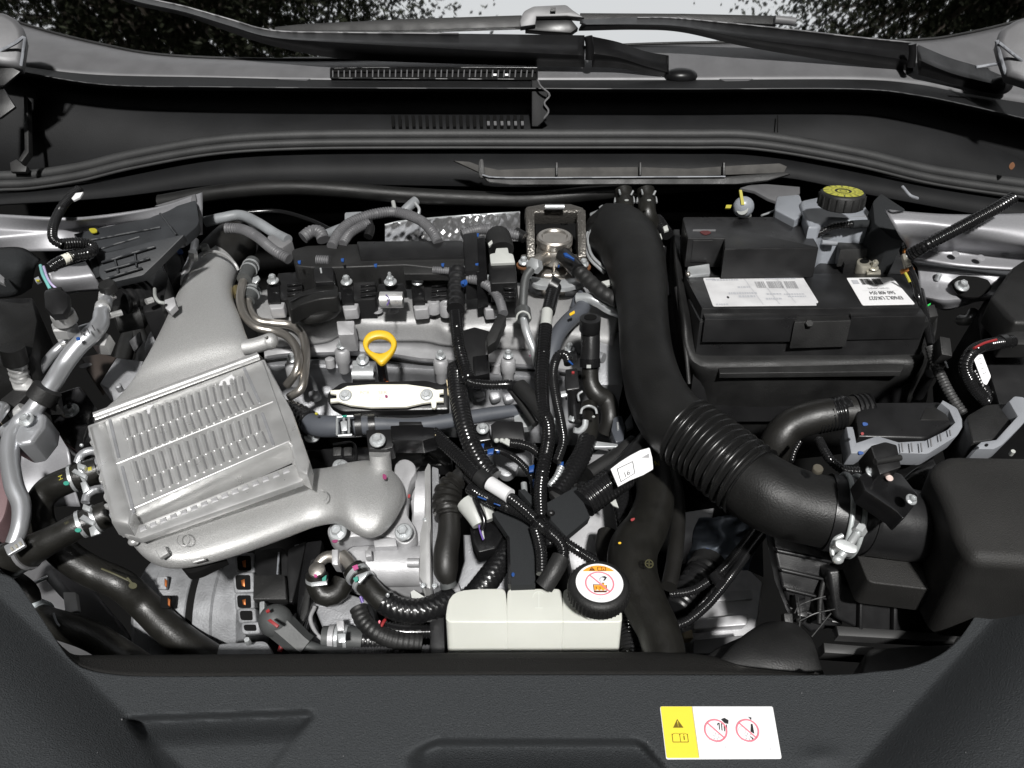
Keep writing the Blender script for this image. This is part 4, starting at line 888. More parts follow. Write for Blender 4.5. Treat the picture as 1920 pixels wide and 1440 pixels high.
    prism('plug', [(1632, 836, 4), (1660, 828, 4), (1682, 834, 4), (1690, 876, 3), (1650, 890, 3)], plane(1660, 860, .0, 30), .026, BLK, s, .002); tube('plug_rim', [(1640, 866, .004), (1688, 858, .002)], 6, BLKM, s)
    for x, y in ((1633, 884), (1708, 937)): bolt(s, x, y, -.014, 11, 30, 10)
    lathe('rivet', (1668, 896, -.014), [(5, 2), (7, 0)], mat('pinkish_rivet', (.6, .48, .44), .5), s, AX(25), 14)
    prism('seam', [(1665, 838), (1675, 836), (1676, 839), (1666, 841)], plane(1670, 838, .001, 30), .001, BLUE, s, 0)
    st = lathe('breather_stub', (1532, 882, -.03), [(9, 8), (10, 6), (10, 0)], mat('dull_bronze', (.22, .2, .16), .4, metal=.7), None, AX(20), 18); T(st, 'small bronze breather stub on top of the black intake elbow', 'breather')
meter()
# ============================================================ fan shroud hump, foil, gearbox behind
t = thing('fan_duct', 'black dusty hump of the cooling fan duct behind the front trim panel', 'duct', at(1440, 1262, -.26))
loft('hump', [(1318, 1282, 1552, 1284, -.165, 40, 2.2), (1346, 1240, 1536, 1240, -.155, 40, 2.2), (1386, 1200, 1524, 1204, -.155, 36, 2.2), (1420, 1178, 1502, 1180, -.165, 26, 2.2), (1440, 1170, 1486, 1172, -.18, 8, 2.2)], BLKM, t, 40)
loft('inner_hump', [(1296, 1276, 1470, 1280, -.170, 30, 2.2), (1332, 1226, 1470, 1236, -.17, 30, 2.2), (1400, 1192, 1480, 1200, -.18, 20, 2.2)], BLKM, t, 30)
t = thing('transmission_case', 'pale cast metal transmission housing glimpsed below the foil-wrapped cables', 'casting', at(1360, 1200, -.4))
prism('case', [(1276, 1120), (1340, 1070), (1400, 1060), (1432, 1090), (1424, 1150), (1412, 1205), (1300, 1215), (1276, 1180)], plane(1350, 1140, -.33, 22), .08, CASTB, t, .006)
prism('web', [(1300, 1110, 4), (1410, 1104, 4), (1412, 1124, 4), (1298, 1130, 4)], plane(1350, 1116, -.322, 30), .02, CASTB, t, .003); prism('web', [(1300, 1162, 4), (1405, 1150, 6), (1400, 1172, 4), (1300, 1180, 4)], plane(1350, 1166, -.322, 30), .02, CASTB, t, .004)
prism('pocket', [(1372, 1080, 6), (1408, 1078, 6), (1406, 1098, 4), (1380, 1106, 8), (1360, 1100)], plane(1390, 1090, -.321, 25), .004, CASTD, t, .002)
prism('tan_block', [(1280, 1186), (1298, 1180), (1300, 1196), (1282, 1198)], plane(1290, 1190, -.32, 30), .02, TAN, t, .001); prism('lower_pad', [(1300, 1200, 4), (1400, 1190, 4), (1392, 1222), (1300, 1226)], plane(1350, 1208, -.315, 20), .04, MATS['frame_grey'], t, .004)
prism('side_case', [(1270, 960), (1340, 950), (1330, 1000), (1290, 1020), (1272, 1030)], plane(1300, 990, -.27, 20), .05, CASTB, t, .004); prism('red_mark', [(1288, 972), (1304, 978), (1303, 981), (1287, 975)], plane(1296, 976, -.268, 20), .001, RED, t, 0)
t = thing('foil_wrap', 'crinkled blue-grey foil wrap around cables below the intake bellows', 'wrap', at(1360, 1080, -.3))
rf = random.Random(11); fm_ = mat('dark_foil', (.13, .15, .18), .36, metal=.4, bump=.8, bscale=90, detail=6)
rows = []
for j in range(6):
    f = j / 5; rows.append([(1310 - 26 * f + (1418 + 6 * f - 1310 + 26 * f) * i / 6 + rf.uniform(-4, 4), 972 + 94 * f - 6 * i / 6 * (1 - f) + rf.uniform(-4, 4), -.22 - .03 * f + .022 * math.sin(i / 6 * 3.14) + rf.uniform(-.006, .006)) for i in range(7)])
skin('sheet', rows, fm_, t, 40, 4, .002)
prism('hanging_flap', [(1394, 1000), (1430, 1010), (1432, 1080), (1384, 1060)], plane(1410, 1040, -.235, 30), .003, FELT, t, .0008); prism('blue_spot', cl([(1322, 1028), (1332, 1030), (1336, 1036), (1326, 1034)]), plane(1328, 1032, -.213, 30), .002, BLUE, t, 0)
t = thing('twin_conduit', 'pair of black corrugated conduits tied together under the intake bellows', 'conduit', at(1340, 1100, -.25))
tube('conduit', [(1418, 990, -.19), (1394, 1022, -.19), (1360, 1062, -.19), (1330, 1088, -.195), (1296, 1108, -.2), (1256, 1114, -.205)], 9, COND, t, (5, .14)); tube('conduit', [(1432, 998, -.195), (1410, 1026, -.195), (1376, 1072, -.195), (1350, 1106, -.20), (1326, 1134, -.205), (1290, 1164, -.21), (1260, 1176, -.215)], 9, COND, t, (5, .14))
tube('tie', [(1340, 1078, -.185), (1352, 1094, -.185)], 12, BLK, t, flat=.8, n=10)
t = thing('rubber_boot', 'ribbed black rubber boot between the coolant hose and the transmission', 'boot', at(1300, 1130, -.3))
tube('boot', [(1326, 1066, -.23, 32), (1310, 1088, -.235, 33), (1290, 1112, -.24, 30), (1268, 1146, -.245, 26)], 30, BLK, t, (12, .1), 20); tube('collar', [(1330, 1058, -.23), (1322, 1072, -.23)], 36, BLKM, t, None, 20)
# ============================================================ charge cooler
def lp(a, b, t): return (a[0] + (b[0] - a[0]) * t, a[1] + (b[1] - a[1]) * t)
GROOVE_SHADE = mat('groove_shade_aluminium', (.24, .24, .245), .5, metal=.5)  # darker metal painting the shade between the cooler ribs
def cooler():
    CORE = plane3((165, 795, -.055), (495, 674, -.030), (205, 968, -.075)); n = CORE[1]
    t = thing('charge_air_cooler', 'ribbed silver metal charge air cooler between two cast aluminium ducts', 'intercooler', at(380, 900, -.2))
    def lower(d): return (CORE[0] - n * d, n)
    core = prism('core', [(163, 798, 3), (492, 674, 3), (545, 826, 4), (208, 972, 4)], CORE, .026, ALU, t, .008, 5)
    prism('end_plate', [(162, 799), (200, 785), (250, 960), (242, 985), (206, 974)], (CORE[0] + n * .0012, n), .020, ALU, t, .005, 3)
    prism('end_plate', [(486, 674), (496, 672), (548, 770), (580, 862), (577, 892), (556, 880), (540, 826)], lower(.003), .018, ALU, t, .004, 3)
    prism('front_flange', [(248, 988), (556, 866), (578, 884), (566, 902), (262, 1010), (240, 1004)], lower(.013), .006, ALU, t, .002)
    for i in range(15):
        a = lp((258, 993), (546, 877), i / 15 + .008); b = lp((258, 993), (546, 877), (i + .74) / 15)
        prism('crimp_tab', [(a[0], a[1] - 3), (b[0], b[1] - 3), (b[0] + 2, b[1] + 4), (a[0] + 2, a[1] + 4)], lower(.0122), .002, CASTB, t, .0005)
    # embossed ribs: every rib has an upper and a lower half with a step between
    def cap_pts(p, q, w_):
        d = Vector((q[0] - p[0], q[1] - p[1])).normalized(); s = Vector((-d.y, d.x)) * w_
        o = []
        for k in range(7):
            a = math.pi * k / 6; o.append((q[0] + d.x * w_ * math.sin(a) + s.x * math.cos(a), q[1] + d.y * w_ * math.sin(a) + s.y * math.cos(a)))
        for k in range(7):
            a = math.pi * k / 6; o.append((p[0] - d.x * w_ * math.sin(a) - s.x * math.cos(a), p[1] - d.y * w_ * math.sin(a) - s.y * math.cos(a)))
        return o
    def bank(m0, m1, N, t0, t1, b0, b1):
        for i in range(N):
            f = i / (N - 1); m_ = lp(m0, m1, f); tt = lp(t0, t1, f); bb = lp(b0, b1, f)
            g1 = prism_geo(cap_pts((m_[0] + tt[0], m_[1] + tt[1]), m_, 5.2), (CORE[0] + n * .0019, n), .004, .0014, 3)
            g2 = prism_geo(cap_pts((m_[0] + 5, m_[1] + 4), (m_[0] + bb[0] + 3, m_[1] + bb[1]), 5.2), (CORE[0] + n * .0009, n), .003, .0008, 3)
            mesh_obj('rib', *join(g1, g2), ALU, t, 50)
            for p_, q_ in (((m_[0] + tt[0] + 6.9, m_[1] + tt[1] - 1), (m_[0] + 6.9, m_[1] - 2)), ((m_[0] + 11.8, m_[1] + 2), (m_[0] + bb[0] + 9.8, m_[1] + bb[1] - 2))): mesh_obj('groove', *prism_geo(cap_pts(p_, q_, 1.5), (CORE[0] + n * .0003, n), .001, 0, 1), GROOVE_SHADE, t, 30)
    bank((237, 818), (452.5, 734), 17, (-7, -31), (-5, -26), (8, 33), (13, 26))
    bank((257, 899), (480, 808), 15, (-9, -32), (-7, -29), (8, 30), (11, 24))
    for p, q in (((206, 788), (222, 856)), ((458, 691), (486, 752)), ((229, 876), (250, 958)), ((492, 776), (512, 832))):
        mesh_obj('groove', *prism_geo(cap_pts(p, q, 3), (CORE[0] + n * .0006, n), .002, 0, 1), MATS['dull_cast_aluminium'], t)
    tube('centre_bead', [hit(200, 877, CORE), hit(512, 753, CORE)], 1.5, ALU, t, n=8)
    tube('upper_bead', [hit(180, 787, CORE) + n * .004, hit(486, 671, CORE) + n * .002], 8.5, ALU, t, n=14)
    for a in ([(428, 706), (414, 714), (410, 722), (436, 720), (440, 708), (434, 702)], [(276, 760), (288, 758), (282, 768), (280, 776), (276, 774)]):
        prism('flux_patch', a, (CORE[0] + n * .0016, n), .001, WLABD, t, 0)
    rs = random.Random(2)
    for k in range(16):
        f = k / 15; x, y = lp((500, 690), (570, 860), f); prism('weld_bead', circ(x + rs.uniform(-3, 3), y + rs.uniform(-3, 3), rs.uniform(4, 7), rs.uniform(3, 6), 8), lower(.0045 - .001 * rs.random()), .003, CASTD if k % 4 == 0 else ALU, t, .0008)
    for k in range(10):
        f = k / 9; x, y = lp((168, 812), (206, 964), f); prism('weld_bead', circ(x + rs.uniform(-2, 2), y, rs.uniform(3, 6), rs.uniform(4, 8), 8), (CORE[0] - n * .001, n), .003, CASTD if k % 3 == 0 else ALU, t, .0008)
    mesh_obj('weld_knob', *join(ballgeo((246, 1002, -.092), 12, 9, 9), ballgeo((250, 1016, -.10), 10, 8, 8), ballgeo((566, 880, -.07), 12, 10, 10), ballgeo((556, 866, -.062), 9, 7, 8)), ALU, t)
    up = loft('upper_duct', [(378, 480, 446, 505, -.030, 68), (357, 509, 438, 534, -.031, 62), (335, 552, 438, 562, -.033, 58), (305, 618, 452, 600, -.038, 54, 2.3), (268, 686, 466, 640, -.047, 50, 2.7), (232, 738, 482, 664, -.058, 46, 3.2), (176, 790, 494, 676, -.064, 38, 3.8)], CAST, t, 40, 8)
    tube('duct_lip', [(378, 481, -.008), (388, 474, -.004), (404, 472, -.001), (424, 479, -.001), (440, 494, -.005), (447, 506, -.012)], 3, CAST, up, n=8)
    tube('boss', [(458, 652, -.036), (480, 648, -.034), (504, 640, -.030)], 15, CAST, up, n=16); mesh_obj('boss_end', *ballgeo((506, 640, -.030), 16, 16, 16), CAST, up); lathe('boss_pin', (499, 632, -.021), [(3, 4), (3, 0)], CAST, up, AX(20), 8)
    for x, y, z in ():
        vs, fs = sweep_geo([(x + 9 * math.cos(R(a)), y + 6 * math.sin(R(a)), z) for a in range(10, 171, 20)], 1.2, None, 6, 3); mesh_obj('ejector_mark', vs, fs, CAST, up)
    lo = loft('lower_duct', [(242, 1004, 250, 1018, -0.1170, 14, 2.2), (248, 998, 272, 1046, -0.1140, 36, 2.4), (275, 990, 312, 1058, -0.1120, 50, 2.6), (340, 966, 366, 1055, -0.1120, 54, 2.6), (430, 936, 446, 1033, -0.1100, 58, 2.5), (512, 908, 528, 1004, -0.1100, 60, 2.4), (575, 890, 588, 981, -0.1100, 62, 2.3), (622, 884, 628, 975, -0.1060, 66, 2.2), (656, 876, 656, 988, -0.1030, 76, 2.1), (690, 872, 688, 1001, -0.1060, 84, 2.0), (720, 882, 717, 995, -0.1080, 80, 2.0), (742, 904, 740, 976, -0.1120, 62, 2.0), (754, 930, 753, 952, -0.1160, 26, 2.0)], CAST, t, 40, 8)
    prism('square_boss', [(290, 1030, 2), (308, 1022, 2), (316, 1036, 2), (300, 1046, 2)], plane(303, 1034, -.0965, 18), .004, CAST, lo, .0012)
    for x, y, a0, a1, z in ((344, 1012, 0, 360, -.0915), (602, 930, 270, 430, -.0835)):
        vs, fs = sweep_geo([(x + 12 * math.cos(R(a)), y + 11 * math.sin(R(a)), z) for a in range(a0, a1 + 1, 20)], 1.1, None, 6, 3); mesh_obj('ejector_mark', vs, fs, CAST, lo)
    prism('pink_dot', cl([(718, 889), (724, 891), (724, 898), (718, 897)]), plane(721, 894, -.0795, 30), .001, MAG, lo, 0)
    prism('casting_pad', [(358, 1053), (382, 1046), (384, 1050), (362, 1056)], plane(370, 1052, -.105, 40), .004, CAST, lo, .001)
    tube('post', [(712, 848, -.078), (714, 870, -.090), (716, 896, -.105)], 20, CAST, lo, n=16)
    prism('bracket', [(336, 1056), (365, 1054), (420, 1040), (424, 1046), (376, 1070, 6), (352, 1076, 8)], plane(390, 1060, -.125, 15), .01, PIT, lo, .001)
    s = thing('throttle_valve', 'silver cast throttle body bolted under the elbow of the cast duct', 'throttle body', at(710, 1090, -.25))
    prism('flange', cl([(738, 885), (744, 866), (760, 860), (776, 868), (780, 884), (770, 902), (764, 930), (764, 965), (776, 984), (780, 1002), (768, 1018), (752, 1020), (738, 1010), (712, 1005), (676, 1006), (654, 1008), (640, 1017), (624, 1014), (614, 1000), (618, 984), (640, 975), (690, 960), (740, 930)], 3), plane(700, 950, -.128, 22), .018, CASTB, s, .002)
    prism('flange_ear', cl([(622, 878), (628, 864), (642, 860), (654, 868), (656, 884), (640, 892)]), plane(640, 878, -.12, 22), .02, CASTB, s, .002)
    prism('body', [(632, 1008), (720, 1000), (808, 1000), (808, 1096, 6), (720, 1092, 8), (672, 1066, 10), (634, 1052, 8)], plane(720, 1050, -.165, 20), .06, CASTB, s, .003)
    prism('side_block', [(762, 884), (806, 880), (808, 1010), (768, 1020), (772, 960), (766, 920)], plane(786, 950, -.145, 18), .06, CASTB, s, .003)
    tube('barrel', [(692, 1062, -.168), (790, 1062, -.168)], 38, CASTB, s, n=32, cap=True); tube('ring_band', [(784, 950, -.160), (803, 950, -.160)], 66, CASTB, s, n=36)
    prism('machined_boss', [(700, 1010, 3), (742, 1008, 3), (744, 1024), (702, 1026)], plane(722, 1016, -.140, 25), .01, CASTB, s, .001)
    prism('square_boss', [(684, 1032, 2), (696, 1031, 2), (697, 1043, 2), (685, 1044, 2)], plane(690, 1038, -.138, 20), .008, CASTB, s, .001)
    tube('stub', [(764, 1055, -.142), (786, 1055, -.142)], 8.5, CASTB, s, n=16)
    prism('cover_flange', [(796, 882, 3), (803, 868, 2), (807, 872), (808, 985), (806, 1000), (808, 1104, 4), (796, 1100, 4), (786, 1080), (788, 1000), (797, 960)], plane(800, 990, -.135, 20), .05, ALU, s, .001)
    prism('motor_cover', [(810, 874, 3), (822, 878, 3), (826, 1000), (826, 1096, 4), (812, 1106, 4)], plane(816, 990, -.138, 20), .05, CASTD, s, .002)
    for x, y in ((800, 893), (820, 892), (797, 975), (793, 1098), (815, 1098)): bolt(s, x, y, -.133, 5, 25)
    for x, y in ((758, 879), (634, 998), (757, 998)): bolt(s, x, y, -.122, 17, 28, -6, name='flange_bolt')
    bolt(s, 638, 877, -.115, 16, 28, 30, name='flange_bolt')
    prism('paint_dot', cl([(763, 928), (769, 927), (768, 933), (763, 932)]), plane(766, 930, -.126, 30), .001, RED, s, 0)
    for x, y in ((628, 1014), (647, 870)): prism('paint_dot', cl([(x - 5, y - 1), (x + 5, y - 2), (x + 3, y + 3), (x - 4, y + 3)]), plane(x, y, -.117, 30), .001, MAG, s, 0)
    p = thing('pressure_sensor', 'black pressure sensor bolted on the silver post of the cast duct', 'sensor', at(710, 840, -.1))
    prism('body', [(686, 806, 3), (736, 804, 3), (738, 838, 3), (722, 843, 5), (690, 841, 4)], plane(712, 822, -.068, 25), .02, BLK, p, .002)
    prism('plug', [(732, 798, 2), (792, 795, 2), (794, 800), (814, 801, 2), (815, 820), (792, 826, 2), (734, 826)], plane(770, 810, -.062, 25), .022, BLKG, p, .0015)
    prism('plug_ridge', [(748, 790), (790, 790), (792, 797), (748, 798)], plane(770, 794, -.058, 25), .004, BLK, p, .0008); bolt(p, 708, 826, -.062, 15, 26)
    for k, m_ in enumerate((WCON, CASTD, TAN)): tube('wire', [(812, 806 + 4 * k, -.07), (826, 812 + 5 * k, -.075), (840, 822 + 5 * k, -.08)], 2, m_, p, n=6)
cooler()
t = thing('charge_hose', 'short black rubber sleeve with wire clip at the top of the cast duct', 'hose', at(430, 470, -.03))
tube('sleeve', [(398, 500, -.034, 40), (412, 480, -.030, 40), (430, 462, -.026, 40), (448, 446, -.024, 38)], 40, RUB, t, None, 28, 6)
tube('bead', [(444, 450, -.024, 41), (452, 442, -.024, 41)], 41, BLK, t, None, 28, 4)
t = thing('steel_coolant_pipes', 'pair of bent stainless pipes looping round the side of the valve cover', 'pipes', at(540, 730, -.15))
tube('pipe', [(458, 522, -.02), (452, 545, -.024), (451, 568, -.03), (461, 595, -.038), (482, 614, -.044), (513, 621, -.048), (537, 630, -.050), (554, 650, -.055), (560, 674, -.06), (554, 700, -.07), (538, 722, -.085)], 8, STEEL, t, n=16, step=4)
tube('pipe', [(464, 560, -.035), (468, 582, -.042), (484, 601, -.048), (512, 606, -.052), (546, 610, -.055), (566, 626, -.058), (573, 655, -.062), (572, 694, -.07), (565, 728, -.08), (542, 745, -.09)], 8, STEEL, t, n=16, step=4)
for pts, r in ((((474, 492, -.012), (466, 506, -.014), (458, 524, -.018)), 14), (((478, 540, -.03), (470, 552, -.033), (464, 564, -.036)), 14)):
    h = tube('rubber_end', list(pts), r, FOGREY, t, n=18); a, b = pts[0], pts[2]
    for f in (.2, .42):
        q = [a[k] + (b[k] - a[k]) * f for k in range(3)]; q2 = [a[k] + (b[k] - a[k]) * (f + .06) for k in range(3)]; tube('clip_wire', [tuple(q), tuple(q2)], r + 2, ZINC, t, n=18, step=2)
prism('clip_tab', [(474, 520), (484, 516), (487, 521), (480, 531), (472, 528)], plane(480, 524, -.01, 30), .003, ZINC, t, .0006)
tube('gold_union', [(443, 540, -.03), (446, 556, -.033)], 7, mat('gold_zinc', (.42, .34, .16), .3, metal=.9), t, n=12)
# ============================================================ air conditioning pipes
t = thing('air_conditioning_pipe', 'thick silver air conditioning pipe marked 11 running down the side', 'pipe', at(60, 900, -.15))
tube('pipe', [(199, 548, .015, 10), (198, 568, .012, 12), (190, 588, .008, 14), (188, 606, .004, 16), (172, 626, .0, 17), (146, 650, -.008, 17), (120, 684, -.02, 17), (96, 722, -.03, 17), (72, 756, -.04, 17), (56, 776, -.048, 18), (36, 796, -.055, 18), (22, 820, -.06, 17), (18, 856, -.068, 17), (26, 910, -.08, 17), (40, 946, -.09, 17), (38, 986, -.10, 16), (26, 1020, -.11, 15)], 17, mat('grey_aluminium', (.50, .51, .53), .36, metal=.7, var=.06, bump=.05), t, None, 22, 6)
tube('collar', [(199, 552, .0145), (198, 562, .013)], 13, ALU, t, n=18); tube('collar', [(193, 574, .0115), (192, 580, .011)], 14, ALU, t, n=18)
tube('valve_port', [(206, 556, .012), (214, 552, .013)], 9, ALU, t, n=14); tube('valve_port', [(200, 594, .004), (214, 590, .004), (228, 586, .004)], 6, ALU, t, n=12); mesh_obj('foot_block', *prism_geo([(186, 616), (205, 626), (196, 648), (172, 646)], plane(188, 632, -.008, 25), .015, .002), ALU, t)
lathe('dust_cap', (202, 538, .024), [(0, 9), (14, 8), (16, 4), (16, -8), (0, -8)], BLKM, t, AX(15), 22)
nn = AX(42, 0); g = at(166, 632, .0) + nn * (17 * mpp(at(166, 632, .0)) + .0006)
printed('lettering', tx('11', 0, .8, 1.1, wx=1.2) + line(-.62, .0, -.25, .45, .13) + line(-.6, .45, -.3, .0, .13), quadmap([(160, 619), (176, 610), (184, 624), (168, 633)], 1.1, (g, nn)), nn, INK, t, .0026)
prism('blue_mark', cl([(143, 633), (149, 632), (150, 637), (144, 638)]), plane(146, 635, .0065, 35), .001, BLUE, t, 0)
tube('thin_pipe', [(182, 610, -.005), (150, 620, -.01), (126, 640, -.016), (101, 662, -.024), (78, 690, -.03), (60, 710, -.035)], 9, MATS['grey_aluminium'], t, n=14)
tube('rubber_clamp', [(90, 728, -.028), (74, 750, -.037)], 27, BLKM, t, None, 20); prism('clamp_strap', [(0, 748), (30, 724), (60, 712), (104, 728), (110, 760), (80, 760), (50, 740), (20, 770), (0, 790)], plane(60, 745, -.04, 20), .014, BLKM, t, .002)
prism('joint_block', [(-5, 800), (30, 772), (58, 762), (86, 776, 4), (82, 800), (58, 830, 6), (36, 834, 6), (-5, 812)], plane(50, 798, -.052, 22), .03, MATS['grey_aluminium'], t, .004, 3); bolt(t, 50, 788, -.046, 14, 25); tube('side_pipe', [(-8, 790, -.04), (4, 774, -.038), (10, 764, -.04), (2, 760, -.045)], 8, MATS['grey_aluminium'], t)
tube('sleeve', [(44, 764, -.042), (26, 782, -.05)], 11, ALU, t, n=14)
o = bolt(t, 88, 797, -.06, 9, 25, 30)
s = thing('pressure_switch', 'brass-coloured hex pressure switch with black plug and teal wires on the pipe', 'switch', at(116, 640, -.02))
lathe('hex_body', (118, 590, .022), [(14, 6), (21, 4), (22, 0), (22, -16)], ALU, s, AX(12), 24); lathe('hex_nut', (119, 606, .010), [(21, 0), (24, -3), (24, -22), (20, -25)], ALU, s, AX(12), 6); prism('base_block', [(100, 622), (134, 620), (136, 640, 4), (112, 648, 4)], plane(118, 632, -.012, 22), .02, ALU, s, .002)
prism('plug', [(80, 548, 3), (84, 542), (108, 538, 3), (126, 548, 3), (127, 574), (118, 588), (96, 590), (82, 576)], plane(104, 565, .045, 25), .008, BLK, s, .003); prism('plug_latch', [(90, 540), (114, 537), (115, 546), (92, 548)], plane(102, 543, .05, 25), .006, BLKM, s, .001)
tube('teal_wire', [(76, 498, .055), (80, 514, .055), (88, 530, .052), (94, 542, .048)], 3.2, mat('teal_wire', (.16, .42, .40), .4), s, n=8); tube('lilac_wire', [(82, 500, .056), (88, 518, .055), (96, 532, .052), (106, 541, .048)], 2.4, mat('lilac_wire', (.42, .36, .55), .4), s, n=8)
t = thing('pipe_union', 'bright metal pipe union low on the outer wing beside the black box', 'union', at(36, 730, -.04))
tube('barrel', [(30, 676, -.01), (38, 708, -.03)], 18, ALU, t, (12, .12, 's'), 20); tube('cap', [(22, 650, .006), (30, 680, -.011)], 22, HOSEM, t, None, 20); prism('block', [(18, 712, 4), (44, 700, 4), (62, 712, 4), (54, 732, 4), (24, 730, 4)], plane(40, 716, -.032, 25), .02, ALU, t, .003)
o = prism('cream_bottle', [(-20, 702), (10, 700, 6), (20, 716), (8, 758), (-20, 770)], plane(0, 735, -.05, 25), .03, TAN, None, .004); T(o, 'cream plastic bottle edge at the picture border below the pipe union', 'bottle')
t = thing('wing_box', 'black plastic box and folded cover in the shadow of the outer wing', 'box', at(30, 660, -.05))
prism('box', [(-40, 560), (60, 556), (70, 600), (60, 668, 8), (-40, 690)], plane(20, 610, .0, 10), .06, HOSEM, t, .004); skin('cover', [[(-20, 465, .06), (40, 464, .06), (76, 486, .05)], [(-20, 500, .05), (30, 500, .055), (66, 505, .045)], [(-20, 560, .01), (30, 556, .02), (60, 540, .02)]], FELT, t, 16, 5, .002)
prism('pale_edge', [(-10, 505), (8, 520), (8, 532), (-10, 524)], plane(0, 518, .055, 20), .004, SKIRT, t, .0005); prism('clip', [(64, 522), (72, 518), (76, 526), (68, 530)], plane(70, 524, .045, 30), .003, GBRK, t, 0); prism('yellow_tip', [(67, 524), (74, 524), (73, 527), (68, 527)], plane(70, 525, .048, 30), .002, YPAINT, t, 0)
t = thing('wing_cable', 'black corrugated cable with white tape looping down from the seal over the silver wing', 'cable', at(120, 480, .03))
tube('conduit', [(148, 356, .088), (128, 374, .085), (112, 396, .08), (100, 424, .074), (100, 448, .066), (118, 460, .06)], 9, COND, t, (5, .15)); tube('conduit', [(116, 458, .06), (150, 456, .056), (172, 462, .05), (168, 474, .048), (140, 480, .048), (110, 492, .046), (96, 502, .042)], 11, COND, t, (5, .12)); tube('white_tape', [(118, 488, .0475), (132, 482, .048)], 10, IVORY, t, n=14); tube('sleeve', [(176, 480, .035), (184, 505, .025), (190, 520, .018)], 10, FELT, t)
prism('white_tag', [(134, 372), (142, 362), (156, 360), (150, 370), (138, 376)], plane(144, 368, .09, 30), .002, WLABD, t, 0)
t = thing('ribbed_bracket', 'dark grey ribbed tray with yellow paint dots behind the silver pipe', 'bracket', at(250, 520, -.02))
mat('bracket_grey', (.026, .028, .031), .55, var=.25, vscale=30, bump=.15)
pb = plane(250, 450, .035, 26, 6)
prism('top_plate', [(138, 438), (200, 424), (280, 408), (322, 388, 4), (368, 374, 6), (374, 420, 10), (344, 446, 8), (290, 456), (230, 474), (180, 482), (166, 470)], plane(250, 430, .046, 14, 4), .012, MATS['bracket_grey'], t, .0015)
prism('front_plate', [(176, 478), (232, 466), (292, 450), (348, 438, 8), (300, 486, 6), (268, 516, 4), (200, 532), (188, 520)], plane(240, 490, .032, 40, 4), .012, MATS['bracket_grey'], t, .0015)
for a, b, c_, d in ((178, 470, 262, 444), (190, 492, 290, 462), (196, 508, 280, 484), (200, 522, 266, 502)): tube('rib', [hit(a, b, plane(240, 490, .0335, 40, 4)), hit(c_, d, plane(240, 490, .0335, 40, 4))], 2.4, MATS['bracket_grey'], t, n=6)
for a, b, c_, d in ((214, 482, 222, 512), (252, 470, 256, 500), (300, 400, 330, 440)): tube('rib', [hit(a, b, plane(240, 490, .033, 40, 4)), hit(c_, d, plane(240, 490, .033, 40, 4))], 2.0, MATS['bracket_grey'], t, n=6)
tube('rib', [hit(160, 452, plane(250, 430, .047, 14, 4)), hit(300, 426, plane(250, 430, .047, 14, 4))], 2.2, MATS['bracket_grey'], t, n=6)
for x, y in ((174, 432), (303, 399)): prism('paint_dot', cl([(x - 7, y - 3), (x + 4, y - 4), (x + 8, y + 2), (x - 2, y + 4)]), plane(x, y, .050, 14), .001, YPAINT, t, 0)
t = thing('valve_motor', 'black round actuator with two ports beside the marked silver pipe', 'actuator', at(250, 600, -.05))
tube('drum', [(222, 566, -.01), (252, 556, -.012), (268, 550, -.014)], 28, BLK, t, (16, .08), 22); tube('drum', [(216, 600, -.03), (262, 590, -.03)], 26, BLKM, t, None, 20)
prism('housing', [(262, 500, 4), (302, 488, 4), (316, 520), (304, 580), (268, 586, 4)], plane(290, 535, -.01, 15), .05, BLK, t, .003); prism('post', [(306, 470), (334, 460), (342, 500), (316, 540)], plane(322, 500, -.01, 20), .04, BLKM, t, .003); prism('blue_dot', circ(337, 471, 6, 5, 10), plane(337, 471, .0, 30), .002, BLUE, t, 0)
tube('stub', [(274, 566, -.006), (286, 562, -.006)], 6, ALU, t); tube('hook', [(290, 542, .0), (291, 556, .0), (298, 566, -.002), (308, 568, -.004)], 3.4, GCON, t, n=8); prism('clamp', [(308, 562), (326, 556), (330, 572), (318, 584), (310, 578)], plane(318, 570, -.008, 30), .008, CASTB, t, .001)
prism('white_flag', [(300, 486), (314, 470), (318, 466), (312, 486)], plane(308, 478, .0, 30), .002, WCON, t, 0); tube('pale_rod', [(290, 472, .0), (289, 488, -.002)], 2.5, GBRK, t, n=6)
t = thing('vent_pipe', 'polished bent vent pipe with hex union behind the cast duct', 'pipe', at(350, 520, -.03))
tube('pipe', [(366, 452, .0), (362, 474, -.003), (354, 496, -.01), (344, 516, -.02), (338, 534, -.03)], 7, mat('white_metal', (.75, .75, .77), .35, metal=.5), t, n=12); lathe('union', (362, 478, .0), [(8, 8), (9, 6), (9, -8), (8, -10)], ALU, t, AX(10, 10), 6); lathe('cap', (384, 464, .0), [(6, 5), (8, 3), (8, -6)], GCON, t, AX(25), 12)
t = thing('pump_bracket', 'dull cast bracket and pulley edge tucked beside the cast duct', 'bracket', at(240, 720, -.14))
prism('arm', [(186, 719), (217, 670, 4), (268, 676), (258, 712), (240, 740), (222, 756), (212, 752), (208, 734)], plane(230, 710, -.075, 25), .03, CASTD, t, .003); lathe('stud', (224, 728, -.07), [(4, 10), (6, 8), (6, -6)], CASTD, t, AX(20), 10)
prism('disc', cl([(330, 584), (302, 596), (280, 620), (268, 650), (276, 666), (300, 668), (340, 620)]), plane(300, 630, -.062, 35, -10), .03, CASTD, t, .004); prism('pale_flap', [(242, 640), (262, 622), (266, 640), (252, 660)], plane(254, 640, -.08, 30), .003, PAINTD, t, 0)
